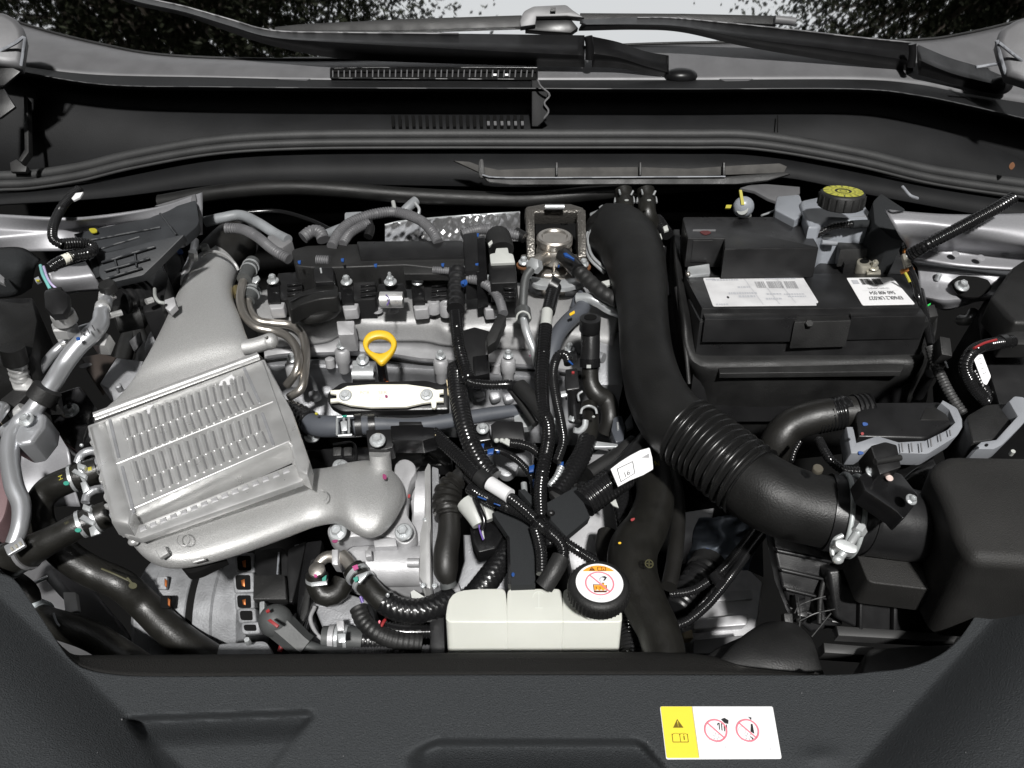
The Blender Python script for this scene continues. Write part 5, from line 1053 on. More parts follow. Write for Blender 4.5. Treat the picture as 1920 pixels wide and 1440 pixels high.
prism('brown_casting', [(150, 668), (190, 660), (218, 668), (200, 700), (180, 720), (160, 690)], plane(180, 690, -.09, 20), .02, mat('brown_black', (.03, .022, .018), .6), t, .004); prism('pale_hole', cl([(148, 686), (166, 680), (172, 684), (156, 690)]), plane(160, 685, -.088, 20), .001, SKIRT, t, 0)
for p in (((262, 600), (240, 640), (226, 690)), ((250, 610), (270, 660), (262, 700))): tube('rubber_link', [(x, y, -.1) for x, y in p], 16, RUB, t)
t = thing('pipe_bracket', 'gloss black bracket held by a flanged nut beside the silver pipe', 'bracket', at(130, 830, -.1))
prism('plate', [(86, 744, 6), (150, 722, 6), (178, 760), (168, 800), (150, 850), (120, 830), (96, 790)], plane(130, 785, -.09, 20), .02, BLKG, t, .004); bolt(t, 132, 771, -.08, 16, 22, name='nut', h=.55); tube('stud', [(132, 768, -.08), (128, 748, -.06)], 5, BLKG, t); mesh_obj('bright_fleck', *ballgeo((153, 835, -.088), 4, 3, 4), ZINC, t)
# ============================================================ coolant hoses on that side
def band(par, p, q, r, m=ZINC, name='clamp_band'): return tube(name, [p, q], r, m, par, None, 20, 3)
t = thing('coolant_hose', 'black coolant hose marked H with spring clamp on the cooler inlet', 'hose', at(90, 980, -.12))
tube('hose', [(186, 880, -.085), (150, 893, -.088), (122, 903, -.092), (92, 918, -.10), (74, 944, -.11), (76, 978, -.125), (90, 1002, -.135)], 25, HOSE, t, None, 24, 5)
tube('inlet_pipe', [(146, 868, -.08), (152, 854, -.075), (166, 846, -.072), (184, 846, -.075)], 8, MATS['grey_aluminium'], t, n=12)
band(t, (142, 896, -.0885), (136, 898, -.089), 27.5); band(t, (162, 888, -.0868), (156, 890, -.0872), 27.5)
prism('clamp_ear', [(134, 884), (140, 878), (162, 890), (160, 898)], plane(148, 888, -.055, 25), .003, ZINC, t, .0005); prism('clamp_ear', [(146, 868, 2), (160, 872), (158, 880), (146, 876)], plane(152, 874, -.05, 25), .004, ZINC, t, .0008); prism('clamp_tail', [(150, 905), (160, 902), (168, 918), (156, 926)], plane(158, 914, -.058, 40), .002, ZINC, t, .0005)
tube('print_stripe', [(165, 880, -.0545), (172, 878, -.054)], 4, YPAINT, t, flat=.3, n=8)
nn = AX(35); printed('letter', tx('H', .15, .9, 1.0), quadmap([(122, 900), (119, 887), (108, 892), (111, 905)], 1.0, (at(115, 895, -.0615), nn)), nn, YPAINT, t, .001); prism('green_dot', circ(124, 906, 5.5, 4, 12), plane(124, 906, -.0655, 40), .0015, TEAL, t, 0)
t = thing('coolant_hose', 'black coolant hose marked E joining a white-clamped branch below the other', 'hose', at(100, 1040, -.15))
tube('hose', [(206, 962, -.10), (168, 977, -.103), (140, 990, -.106), (108, 1006, -.112), (74, 1024, -.12, 28), (44, 1038, -.13, 32), (0, 1060, -.145, 34), (-40, 1080, -.16, 34)], 25, HOSE, t, None, 24, 5)
tube('inlet_pipe', [(160, 942, -.085), (164, 928, -.082), (176, 919, -.08), (192, 916, -.082)], 8, MATS['grey_aluminium'], t, n=12)
band(t, (158, 981, -.1038), (151, 984, -.1045), 27.5); band(t, (184, 971, -.1018), (177, 974, -.1025), 27.5)
prism('clamp_ear', [(148, 972), (156, 964), (178, 976), (174, 986)], plane(163, 975, -.07, 25), .003, ZINC, t, .0005); prism('clamp_ear', [(156, 944, 2), (170, 950), (168, 960), (154, 954)], plane(162, 952, -.066, 25), .004, ZINC, t, .0008); prism('clamp_tail', [(166, 990), (176, 984), (188, 1000), (170, 1006)], plane(176, 996, -.075, 40), .002, ZINC, t, .0005)
nn = AX(35); printed('letter', tx('E', .15, .9, 1.0), quadmap([(133, 982), (129, 971), (119, 976), (123, 987)], 1.0, (at(126, 979, -.0775), nn)), nn, OLIVE, t, .001); prism('green_dot', circ(146, 994, 6, 4, 12), plane(146, 994, -.081, 40), .0015, TEAL, t, 0)
for p, q in (((52, 1034, -.127), (46, 1037, -.1285)), ((20, 1050, -.138), (12, 1054, -.140))): band(t, p, q, 35, SKIRT, 'white_clamp')
prism('clamp_plate', [(6, 1024, 3), (40, 1006, 3), (48, 1022, 3), (14, 1042, 3)], plane(28, 1024, -.103, 25), .003, MATS['grey_aluminium'], t, .0008)
for k in range(3): prism('plate_slot', [(18 + k * 8, 1027 - k * 5), (22 + k * 8, 1025 - k * 5), (26 + k * 8, 1031 - k * 5), (22 + k * 8, 1033 - k * 5)], plane(28, 1024, -.1022, 25), .001, MATS['dull_lead'], t, 0)
t = thing('lower_coolant_hose', 'thick dull black coolant hose running diagonally past the alternator', 'hose', at(300, 1240, -.25))
tube('hose', [(96, 1012, -.15), (130, 1046, -.165), (176, 1074, -.18), (226, 1096, -.19), (268, 1132, -.212), (310, 1174, -.228), (356, 1210, -.24), (410, 1244, -.245), (460, 1270, -.25)], 29, HOSE, t, None, 26, 6)
tube('print_line', [(190, 1066, -.1565), (214, 1076, -.160), (240, 1088, -.166)], 1.6, OLIVE, t, n=6, flat=.3); prism('print_mark', circ(249, 1098, 8, 6, 12), plane(249, 1098, -.168, 35), .002, OLIVE, t, 0); prism('print_line2', [(236, 1084), (240, 1082), (250, 1094), (246, 1096)], plane(244, 1090, -.1665, 35), .001, OLIVE, t, 0)
t = thing('bypass_hose', 'black bypass hose with a pale blue collar at the front corner', 'hose', at(160, 1230, -.25))
tube('hose', [(52, 1150, -.20), (84, 1164, -.20), (126, 1176, -.20), (174, 1194, -.205), (220, 1222, -.21), (280, 1262, -.22)], 27, HOSE, t, None, 24, 6); tube('collar', [(76, 1158, -.2), (62, 1152, -.2)], 31, mat('pale_collar', (.55, .60, .62), .4), t, None, 24); tube('scuff', [(100, 1150, -.182), (106, 1166, -.180), (112, 1174, -.180)], 2, GBRK, t, n=6, flat=.3)
tube('black_pipe', [(20, 1080, -.17), (56, 1110, -.18), (60, 1150, -.2)], 16, RUB, t)
# ============================================================ alternator
ALTM = mat('alternator_cast', (.235, .24, .25), .62, metal=.25, bump=.6, bscale=500, var=.25, vscale=60)
t = thing('alternator', 'grey cast alternator with copper windings showing through its vents', 'alternator', at(390, 1230, -.42))
c = at(390, 1148, -.268)
lathe('body', c, [(60, -104), (98, -100), (106, -92), (108, -66), (110, -64), (110, -40), (110, -4), (108, -2)], ALTM, t, Vector((1, 0, 0)), 48, 30)
lathe('stator', c, [(104, -4), (104, 14)], PIT, t, Vector((1, 0, 0)), 48, 30)
lathe('rear_housing', c, [(108, 11), (112, 13), (112, 42), (108, 46), (104, 86), (88, 98), (50, 100)], ALTM, t, Vector((1, 0, 0)), 48, 30)
for x, y, w_, h in ((457, 1056, 13, 14), (455, 1092, 14, 14), (457, 1128, 13, 12), (461, 1154, 12, 9), (468, 1177, 12, 6)):
    dy = (y - 1110) * .012
    pl = (at(x, y, -.20 - max(0, y - 1080) * .00012), AX(38)); o_ = [(x - w_, y - h, 6), (x + w_, y - h, 4), (x + w_ + 1, y + h, 4), (x - w_ + 2, y + h, 6)]
    prism('vent_frame', [(x - w_ - 5, y - h - 5, 8), (x + w_ + 6, y - h - 6, 5), (x + w_ + 8, y + h + 5, 5), (x - w_ - 3, y + h + 7, 8)], pl, .012, ALTM, t, .0022, 3)
    pl = (pl[0] + pl[1] * .0004, pl[1]); prism('vent', o_, pl, .004, PIT, t, 0)
    if h > 9: prism('winding', [(x - 4, y - h * .3), (x + 4, y - h * .5), (x + 4, y + h * .6), (x - 2, y + h * .5)], (pl[0] + pl[1] * .0004, pl[1]), .002, COPPER, t, .0008)
for x, y in ((304, 1094), (310, 1130)):
    pl = (at(x, y, -.205), AX(38)); prism('vent', [(x - 10, y - 14, 4), (x + 10, y - 14, 5), (x + 8, y + 12, 5), (x - 10, y + 10, 4)], pl, .004, ALTM if y < 1100 else PIT, t, .001)
    prism('winding', [(x + 4, y - 10), (x + 9, y - 6), (x + 8, y + 8), (x + 4, y + 4)], (pl[0] + pl[1] * .0005, pl[1]), .002, COPPER, t, .0005)
prism('foot', [(410, 1206, 6), (500, 1200, 12), (512, 1224), (506, 1250), (400, 1250)], plane(460, 1220, -.215, 20), .04, ALTM, t, .004); lathe('foot_bolt', (465, 1203, -.20), [(5, 10), (6, 8), (6, -6)], ZINC, t, AX(20), 6)
prism('rear_cover', [(478, 1030), (530, 1026, 4), (548, 1060), (540, 1126, 4), (476, 1126, 3)], plane(510, 1080, -.205, 22), .04, BLK, t, .003); prism('cover_step', [(476, 1078), (534, 1078, 4), (538, 1124, 4), (474, 1124, 3)], plane(505, 1100, -.197, 22), .008, BLKM, t, .002); tube('cover_edge', [(523, 1036, -.192), (520, 1076, -.194)], 2, GBRK, t, n=6)
prism('side_lug', [(486, 1128, 3), (496, 1126, 3), (496, 1170, 4), (486, 1172, 3)], plane(490, 1150, -.20, 25), .02, ZINC, t, .002)
t = thing('support_strut', 'gloss black strut and clip panel standing behind the grey rubber boot', 'strut', at(570, 1180, -.25))
prism('strut', [(574, 1016, 4), (604, 1012, 4), (592, 1090), (572, 1184, 4), (552, 1184, 4), (560, 1100)], plane(580, 1090, -.19, 25), .015, BLKG, t, .003); prism('strut_face', [(582, 1050), (592, 1046), (576, 1150), (562, 1180), (560, 1170)], plane(578, 1100, -.187, 25), .003, BLKM, t, .001)
prism('clip_panel', [(540, 1030, 4), (574, 1014, 4), (560, 1080), (548, 1130, 4), (534, 1126)], plane(555, 1070, -.2, 20), .02, BLK, t, .003)
for k in range(3): prism('clip_slot', [(552 + 4 * k, 1022 - 4 * k + 6 * k), (560 + 4 * k, 1020 + 2 * k), (562 + 4 * k, 1028 + 2 * k), (554 + 4 * k, 1030 + 2 * k)], plane(556, 1026, -.197, 25), .001, GBRK, t, 0)
t = thing('terminal_boot', 'grey rubber terminal boot with a red stripe beside the alternator', 'boot', at(520, 1210, -.2))
mesh_obj('dome', *ballgeo((517, 1164, -.185), 32, 30, 32, 24, 14), FOGREY, t); tube('sleeve', [(516, 1164, -.186, 29), (538, 1184, -.192, 27), (562, 1206, -.20, 25), (572, 1214, -.203, 25)], 27, FOGREY, t, None, 6, smooth=20); prism('red_stripe', [(501, 1163), (507, 1160), (523, 1172), (519, 1177)], (at(512, 1168, -.1585), AX(30)), .002, RED, t, .0003); prism('red_stripe', [(498, 1145), (504, 1141), (506, 1146), (500, 1149)], (at(502, 1145, -.160), AX(20)), .0015, RED, t, 0)
tube('red_tag', [(530, 1206, -.21), (524, 1222, -.215)], 5, RED, t)
tube('cable', [(566, 1206, -.20), (586, 1216, -.205), (612, 1222, -.208), (660, 1222, -.21)], 12, FOGREY, t); tube('conduit', [(650, 1222, -.21), (720, 1222, -.21), (806, 1218, -.21)], 10, CONDG, t, (6, .15))
# ============================================================ engine: valve cover, head, coils
def engine():
    t = thing('engine', 'silver cast engine valve cover and cylinder head with bolted rim', 'engine', at(800, 760, -.3))
    R0 = [(440, 556, -.050), (520, 540, -.050), (640, 536, -.05), (800, 536, -.05), (960, 530, -.05), (1060, 540, -.05), (1160, 560, -.05)]
    R0b = [(448, 582, -.052), (520, 574, -.051), (640, 570, -.05), (800, 572, -.05), (960, 568, -.049), (1060, 580, -.049), (1160, 600, -.05)]
    R1 = [(470, 604, -.060), (545, 614, -.062), (600, 612, -.062), (632, 603, -.060), (664, 602, -.059), (700, 604, -.059), (800, 604, -.059), (835, 616, -.062), (870, 614, -.062), (960, 610, -.060), (1050, 622, -.060), (1150, 640, -.062)]
    R2 = [(494, 650, -.088), (540, 652, -.088), (610, 644, -.086), (638, 632, -.082), (662, 634, -.082), (690, 642, -.086), (789, 642, -.086), (835, 650, -.088), (900, 652, -.088), (960, 656, -.088), (1050, 660, -.088), (1150, 676, -.09)]
    R3 = [(496, 668, -.092), (540, 662, -.092), (617, 660, -.092), (655, 658, -.091), (733, 663, -.092), (789, 671, -.092), (835, 674, -.092), (920, 679, -.092), (1000, 684, -.092), (1060, 692, -.093), (1150, 704, -.094)]
    skin('valve_cover', [R0, R0b, R1, R2], CAST if False else mat('cover_cast', (.36, .36, .36), .52, metal=.4, bump=.3, bscale=1300, var=.08, vscale=600, rvar=.06), t, 120, 6, .003)
    skin('cover_rim', [R2, R3, [(x, y + 9, z - .010) for x, y, z in R3]], CASTB, t, 120, 2, .003, 30)
    skin('gasket', [[(x, y + 9, z - .010) for x, y, z in R3], [(x, y + 13, z - .012) for x, y, z in R3]], PIT, t, 60, 1, .002)
    skin('head', [[(480, 676, -.106), (640, 674, -.106), (850, 686, -.106), (1000, 697, -.106), (1160, 718, -.107)], [(480, 690, -.108), (640, 690, -.108), (850, 700, -.108), (1000, 712, -.108), (1160, 732, -.108)], [(480, 730, -.15), (640, 730, -.15), (850, 740, -.15), (1000, 750, -.15), (1160, 770, -.15)], [(480, 820, -.20), (640, 820, -.20), (850, 820, -.20), (1000, 830, -.20), (1160, 840, -.20)]], CASTD, t, 60, 4, .003)
    rh = random.Random(8)
    for i in range(20):
        x = 590 + i * 26 + rh.uniform(-6, 6); y = 708 + rh.uniform(-6, 34) + (x - 600) * .04
        if 620 < x < 840: continue
        prism('casting_lump', cl([(x - 9, y - 6), (x + 8, y - 8), (x + 12, y + 4), (x - 4, y + 9)]), plane(x, y, -.118 - max(0, y - 715) * .0009, 40), .01, CASTD, t, .003, 3)
    for x, y in ((641, 643), (826, 662), (953, 661), (1068, 649), (548, 668)):
        lathe('bolt_post', (x, y + 12, -.082), [(4, 1), (12, 0), (14, -3), (14, -26), (11, -30), (11, -46), (8, -50)], CASTB, t, UP, 20); bolt(t, x, y + 6, -.0775, 10, 12, name='cover_bolt', h=1.0)
    for x, y in ((618, 672), (930, 682), (1040, 690)): lathe('small_lug', (x, y, -.094), [(6, 1), (9, -1), (9, -18)], CASTB, t, UP, 14)
    prism('cast_block', [(631, 602, 2), (664, 601, 2), (664, 627, 3), (634, 628, 3)], plane(648, 614, -.052, 25), .03, CASTB, t, .003)
    for x, y in ((813, 563), (836, 568)): lathe('boss', (x, y, -.030), [(5, -1), (6, 0), (11, 0), (12, -2), (12, -26)], CASTB, t, AX(6), 18)
    for x, y in ((708, 581), (738, 581), (685, 566)): lathe('plug_seat', (x, y, -.046), [(3, -1), (5, 1), (9, 1), (10, -3)], CASTB, t, AX(8), 14)
    prism('end_block', [(1118, 626), (1168, 620), (1168, 722), (1122, 722)], plane(1140, 670, -.075, 30), .05, CASTD, t, .003); prism('end_block', [(1106, 650), (1122, 644), (1124, 690), (1108, 692)], plane(1114, 668, -.07, 30), .03, CASTD, t, .003)
    # lower silhouettes of block and gearbox seen through the gaps
    prism('block_face', [(860, 760), (1010, 760), (1000, 880), (870, 870)], plane(930, 820, -.20, 35), .03, CASTD, t, .004); prism('gearbox_face', [(1086, 900), (1160, 900), (1158, 1060), (1070, 1070), (1060, 1010)], plane(1110, 990, -.235, 30), .03, CASTB, t, .005)
    prism('gearbox_face', [(868, 1000), (960, 1000), (960, 1110), (850, 1115), (870, 1050)], plane(900, 1060, -.23, 30), .03, CASTD, t, .005); prism('port_flange', cl([(925, 850), (948, 846), (972, 856), (970, 880), (952, 894), (934, 884)]), plane(948, 870, -.165, 30), .012, CASTD, t, .003); prism('port_hole', cl([(936, 846), (958, 846), (960, 868), (948, 882), (938, 870)]), plane(948, 862, -.163, 30), .002, PIT, t, 0)
    prism('front_case', [(585, 1128, 8), (640, 1108, 10), (700, 1128), (706, 1180, 6), (610, 1190, 8)], plane(645, 1150, -.215, 22), .05, CASTD, t, .008, 3); prism('front_case', [(548, 1150), (580, 1130), (596, 1180), (606, 1208), (556, 1206)], plane(570, 1175, -.23, 22), .03, PAINTD, t, .004); tube('case_seam', [(590, 1138, -.205), (582, 1160, -.207), (592, 1186, -.21), (606, 1200, -.212)], 4, CASTB, t, n=8)
    prism('front_case', [(748, 1096), (860, 1090), (870, 1116), (760, 1130)], plane(810, 1110, -.225, 25), .03, CASTB, t, .005)
engine()
t = thing('timing_cover', 'gloss black timing cover panels behind the grey hose', 'cover', at(680, 890, -.2))
prism('panel', [(574, 842, 6), (700, 836), (700, 900), (580, 890)], plane(640, 866, -.15, 30), .02, BLKG, t, .003); prism('panel', [(694, 836), (840, 832), (850, 872, 10), (790, 874), (760, 905), (700, 900)], plane(770, 866, -.15, 25), .02, BLK, t, .004)
for x in (632, 652): prism('moulded_cell', [(x - 8, 838, 2), (x + 8, 837, 2), (x + 8, 854, 2), (x - 8, 855, 2)], plane(x, 846, -.142, 35), .006, BLKM, t, .0012)
tube('rim', [(624, 834, -.14), (662, 832, -.14), (664, 866, -.148), (624, 872, -.148)], 3, BLK, t); tube('moulded_rib', [(790, 836, -.138), (812, 856, -.142), (838, 872, -.146)], 3.4, BLKM, t); prism('moulded_loop', circ(796, 848, 6, 4.5, 12), plane(796, 848, -.138, 30), .003, BLKM, t, .0006)
tube('idler_ring', [(586, 812, -.135), (594, 826, -.14)], 24, BLK, t, None, 22); bolt(t, 586, 818, -.11, 15, 24)
def coil(x, y, label, lab2=None):
    c = thing('ignition_coil', label, 'ignition coil', at(x, y + 50, -.05), 'ignition coils on the valve cover')
    prism('body', [(x + 10, y - 12, 3), (x + 54, y - 16, 3), (x + 58, y + 30, 3), (x + 54, y + 36), (x + 10, y + 36)], plane(x + 32, y + 12, -.022, 18), .03, BLK, c, .002)
    for k in range(3): prism('fin', [(x + 28, y + 8 + 9 * k), (x + 56, y + 5 + 9 * k), (x + 56, y + 8 + 9 * k), (x + 28, y + 11 + 9 * k)], plane(x + 40, y + 16, -.0205, 18), .002, BLKG, c, .0004)
    prism('post', [(x - 10, y + 10, 3), (x + 14, y + 8, 3), (x + 16, y + 42, 2), (x - 8, y + 43, 2)], plane(x, y + 24, -.024, 22), .016, BLKG, c, .0015); prism('pad', [(x - 8, y + 42), (x + 24, y + 42), (x + 22, y + 54, 3), (x - 4, y + 56, 3)], plane(x + 6, y + 50, -.034, 18), .014, CASTB, c, .0015); bolt(c, x + 2, y + 3, -.014, 11, 14, h=1.0)
coil(510, 524, 'black ignition coil beside the steel pipes, partly behind the oil cap')
coil(648, 526, 'black ignition coil between the oil cap and the short silver cylinder')
coil(781, 526, 'black ignition coil beside the two small cast posts')
coil(914, 526, 'black ignition coil below the white electrical connector')
t = thing('oil_filler_cap', 'round black oil filler cap with a raised grip bar', 'oil cap', at(590, 590, -.06))
lathe('cap', (590, 566, -.026), [(0, 0), (40, 0), (46, -2), (49, -7), (49, -15), (46, -20), (0, -20)], HOSEM, t, AX(6), 44)
prism('grip', cl([(541, 560), (560, 548), (592, 538), (628, 533), (634, 544), (632, 556), (600, 560), (566, 570), (546, 580), (540, 572)]), plane(588, 556, -.012, 6), .018, HOSEM, t, .003, 3); tube('grip_edge', [(545, 566, -.0118), (566, 556, -.0115), (596, 548, -.0115), (628, 545, -.0115)], 2, BLK, t, n=6)
t = thing('harness_rail', 'long black cable duct with blue tape tags across the rear of the valve cover', 'cable duct', at(720, 500, -.02))
prism('duct', [(546, 468, 6), (575, 460, 4), (690, 456), (800, 455), (872, 452), (888, 460), (890, 502, 3), (850, 506), (760, 496), (660, 500), (600, 502), (552, 498, 6)], plane(710, 480, .006, 12), .034, BLKM, t, .005, 3)
prism('duct_cover', [(668, 452, 4), (868, 450, 4), (872, 480), (676, 484)], plane(770, 466, .012, 12), .012, BLK, t, .003); prism('tower', [(868, 438, 3), (894, 434, 3), (898, 505), (872, 508)], plane(882, 465, .022, 15), .04, BLK, t, .002); prism('tower', [(888, 445, 5), (910, 440, 5), (914, 520), (894, 524)], plane(900, 475, .018, 15), .04, BLKG, t, .003)
tube('exposed_conduit', [(594, 487, .006), (618, 488, .006)], 9, CONDG, t, (4, .2)); prism('hanging_plug', [(588, 500, 3), (624, 500, 3), (626, 528, 3), (590, 530, 3)], plane(606, 514, .0, 25), .02, BLK, t, .002); tube('bright_pin', [(601, 503, .004), (603, 513, .0)], 2, ZINC, t, n=6)
for x, y in ((642, 488), (704, 498), (830, 497), (868, 530), (561, 492), (895, 441), (894, 497)): prism('blue_tag', [(x - 3, y - 3), (x + 3, y - 4), (x + 2, y + 3), (x - 2, y + 2)], plane(x, y, .024 if y < 450 else .014, 35), .002, BLUE, t, 0)
prism('lower_bar', [(755, 500, 2), (850, 504, 2), (852, 514), (758, 514)], plane(800, 508, .004, 25), .01, BLKM, t, .001); tube('side_conduit', [(812, 506, .006), (850, 508, .006), (884, 504, .006), (900, 512, .0)], 7, CONDG, t, (4, .16))
t = thing('cylinder_bracket', 'short bright silver cylinder mount with stud bolt on the valve cover', 'mount', at(735, 580, -.05))
tube('cylinder', [(713, 562, -.018), (756, 562, -.018)], 15.5, ALU, t, None, 26); bolt(t, 732, 529, .0, 12, 14, h=.8, stud=True); prism('bracket', [(708, 532, 4), (758, 530, 4), (762, 546), (706, 548)], plane(734, 540, -.010, 20), .010, BLK, t, .002); tube('ink_stroke', [(724, 553, -.0045), (730, 562, -.0035), (726, 572, -.005)], 1.3, PURP, t, n=6)
t = thing('dipstick', 'yellow oil dipstick ring on a black stem', 'dipstick', at(716, 720, -.12))
def egg_ring():
    out = [(711, 617), (731, 622), (743, 638), (739, 656), (726, 673), (714, 682), (702, 673), (684, 656), (680, 638), (691, 622)]
    def loop(pts, n_=48):
        d = dense([Vector((*p, 0)) for p in pts], 8, True); d.append(d[0]); L = length(d); return resample(d, [L * i / n_ for i in range(n_)])
    o_ = loop(out); inn = loop([(711 + 21.5 * math.cos(R(a)), 646 + 14.5 * math.sin(R(a))) for a in range(-90, 270, 20)])
    pl = plane(711, 648, -.038, 36); rows = []
    for f, h in ((0, -.006), (0, -.002), (.12, -.0005), (.3, .0), (.7, .0), (.9, -.0007), (1, -.0025), (1, -.006)):
        rows.append([hit(a.x * (1 - f) + b.x * f, a.y * (1 - f) + b.y * f, pl) + pl[1] * h for a, b in zip(o_, inn)])
    n_ = 48; vs = [v for r_ in rows for v in r_]; fs = []
    for i in range(len(rows)):
        for k in range(n_):
            a = i * n_ + k; b = i * n_ + (k + 1) % n_; c = ((i + 1) % len(rows)) * n_; fs.append((a, b, c + (k + 1) % n_, c + k))
    mesh_obj('ring', vs, fs, YEL, t, 40)
egg_ring()
tube('stem', [(714, 678, -.052), (717, 698, -.07), (720, 716, -.085), (724, 728, -.1)], 9.5, BLKG, t, n=14); tube('orange_tip', [(724, 717, -.082), (726, 722, -.084)], 5, mat('orange_seal', (.55, .12, .02), .5), t)
t = thing('pipe_clip', 'zinc P-clip bolted to the head beside the dipstick', 'clip', at(682, 710, -.12))
tube('band', [(662, 702, -.088), (702, 702, -.088)], 15, ZINC, t, None, 22); tube('rubber', [(664, 712, -.094), (706, 712, -.094)], 16, BLKG, t, None, 18); prism('tab', [(660, 676, 4), (692, 674, 4), (696, 692), (662, 692)], plane(678, 682, -.082, 25), .004, ZINC, t, .0008); bolt(t, 680, 676, -.078, 12, 20, h=.9)
t = thing('white_bracket', 'cream white plate with stamped letters held by two bolts above the grey hose', 'plate', at(724, 765, -.13))
pz = [(285, 328), (348, 325), (400, 300), (560, 288), (800, 288), (960, 310), (1000, 325), (1050, 322), (1050, 347), (1022, 350), (1022, 376), (1050, 380), (1050, 405), (1002, 405), (1000, 442), (985, 452), (970, 446), (965, 408), (910, 415), (800, 440), (560, 445), (420, 430), (340, 405), (285, 410), (285, 385), (326, 382), (326, 356), (285, 350)]
pw_ = [(540 + x / 3.6, 640 + y / 3.6) for x, y in pz]; plw = plane(725, 742, -.072, 35)
prism('plate', pw_, plw, .004, IVORY, t, .0008); prism('backing', [(612, 736, 10), (640, 716, 8), (800, 712, 8), (840, 724, 6), (842, 768, 6), (640, 772, 8), (616, 758, 8)], (plw[0] - plw[1] * .012, plw[1]), .012, BLK, t, .003)
for x, y in ((648, 742), (800, 741)): bolt(t, x, y, hit(x, y, plw), 12, 35, name='bolt', h=.5)
printed('stamped_letters', tx('PCR', .0, .42, .36, wx=1.3) + tx('SER', 1.55, .42, .36, wx=1.3) + tx('ZV', 1.55, .92, .34, wx=1.2), quadmap([(674, 730), (740, 729), (740, 752), (674, 753)], 2.9, plw), plw[1], mat('ivory_shadow', (.42, .40, .33), .5), t, .0003)
prism('pink_dot', cl([(722, 741), (726, 741), (727, 745), (723, 746)]), (plw[0] + plw[1] * .0005, plw[1]), .0005, MAG, t, 0)
prism('side_clip', [(836, 712, 1), (844, 710), (846, 722), (838, 723)], plane(840, 716, -.07, 35), .006, TAN, t, .0006); prism('side_clip', [(838, 728, 1), (845, 726), (846, 738), (839, 740)], plane(840, 733, -.075, 35), .006, TAN, t, .0006)
# ============================================================ grey hose across the front of the head
t = thing('grey_hose', 'smooth blue-grey rubber hose with wire clip and black bands across the engine front', 'hose', at(760, 820, -.12))
tube('hose', [(570, 790, -.095, 20), (600, 799, -.093, 21), (640, 799, -.09, 20), (680, 797, -.09, 17), (720, 796, -.09, 14), (780, 797, -.09, 14), (850, 788, -.09, 14), (920, 776, -.09, 13), (1000, 765, -.09, 11)], 16, GHOSE, t, None, 22, 6)
tube('braided_end', [(536, 772, -.095), (556, 780, -.095), (580, 794, -.094)], 23, BRAID, t, None, 20)
for x in (672, 697): tube('black_band', [(x - 6, 798, -.09), (x + 6, 797, -.09)], 22 if x < 690 else 21, BLK, t, None, 22)
tube('grey_band', [(679, 797, -.09), (691, 797, -.09)], 18, GHOSE, t, None, 22)
for a in ([(632, 782), (662, 780)], [(632, 784), (632, 815)], [(654, 782), (654, 813)], [(634, 817), (660, 815)], [(645, 784), (643, 812)]): tube('clip_wire', [(x, y, -.069 if y < 805 else -.074) for x, y in a], 2.4, ZINC, t, n=8)
prism('clip_tab', [(638, 790, 2), (650, 788, 2), (651, 806, 2), (640, 808, 2)], plane(645, 798, -.0675, 30), .002, ZINC, t, .0005); prism('green_fleck', [(641, 779), (650, 778), (650, 781), (642, 782)], plane(646, 780, -.067, 30), .002, TEAL, t, 0); prism('yellow_fleck', circ(593, 775, 3, 2, 8), plane(593, 775, -.07, 30), .002, YPAINT, t, 0)
# ============================================================ rear hoses and shield
t = thing('rear_hoses', 'bundle of grey corrugated hoses arching behind the black cable duct', 'hoses', at(640, 460, .0))
tube('conduit', [(424, 428, .02), (454, 430, .02), (482, 444, .02), (512, 468, .016), (542, 486, .01)], 10, CONDG, t, (5, .16), 14); tube('pale_pipe', [(385, 416, .015), (420, 408, .02), (452, 404, .022), (484, 418, .02), (516, 438, .012), (540, 450, .01)], 10, mat('pale_hose', (.20, .21, .22), .5, var=.2), t, None, 14)
tube('conduit', [(622, 462, .012), (636, 436, .02), (660, 416, .026), (700, 402, .03), (744, 398, .03), (786, 412, .028), (810, 434, .022), (822, 456, .014)], 10, CONDG, t, (5, .16), 14); tube('conduit', [(642, 458, .012), (656, 438, .018), (678, 424, .022), (692, 418, .024)], 9, CONDG, t, (5, .16), 14); tube('boot', [(568, 446, .015), (584, 434, .02), (600, 436, .02), (606, 450, .014)], 12, CONDG, t, (5, .12), 14)
tube('pale_pipe', [(600, 444, .01), (640, 428, .014), (668, 420, .018)], 9, MATS['pale_hose'], t); prism('grey_plug', [(646, 398, 4), (680, 396, 4), (682, 420, 2), (646, 422, 2)], plane(664, 410, .025, 30), .015, GCON if False else MATS['pale_hose'], t, .002); prism('grey_elbow', [(500, 442, 4), (530, 432, 3), (548, 452), (530, 464, 3), (506, 462, 4)], plane(520, 450, .01, 20), .02, GBRK if False else MATS['frame_grey'], t, .003)
tube('dark_hose', [(440, 400, .02), (520, 396, .02), (580, 412, .018), (620, 430, .012)], 4, BLKG, t); tube('elbow', [(690, 416, .024), (694, 430, .018), (690, 444, .012)], 9, BLK, t)
tube('pipe_stub', [(756, 398, .03), (768, 386, .036), (780, 376, .04)], 9, MATS['pale_hose'], t); tube('bright_clip', [(778, 380, .042), (786, 392, .036), (784, 404, .03)], 3, ZINC, t, n=8); tube('rod', [(737, 378, .04), (740, 392, .034)], 4, GCON, t, n=8)
tube('grey_hose', [(866, 440, .012), (900, 430, .016), (940, 434, .016), (974, 442, .012)], 10, CONDG, t, (5, .14), 14); tube('hose_end', [(966, 436, .014), (984, 446, .01)], 11, BLK, t)
t = thing('heat_shield', 'crinkled silver heat shield with embossed dimples behind the cable duct', 'heat shield', at(880, 460, -.02))
hm = mat('embossed_foil', (.60, .60, .61), .28, metal=.9, bump=.0)
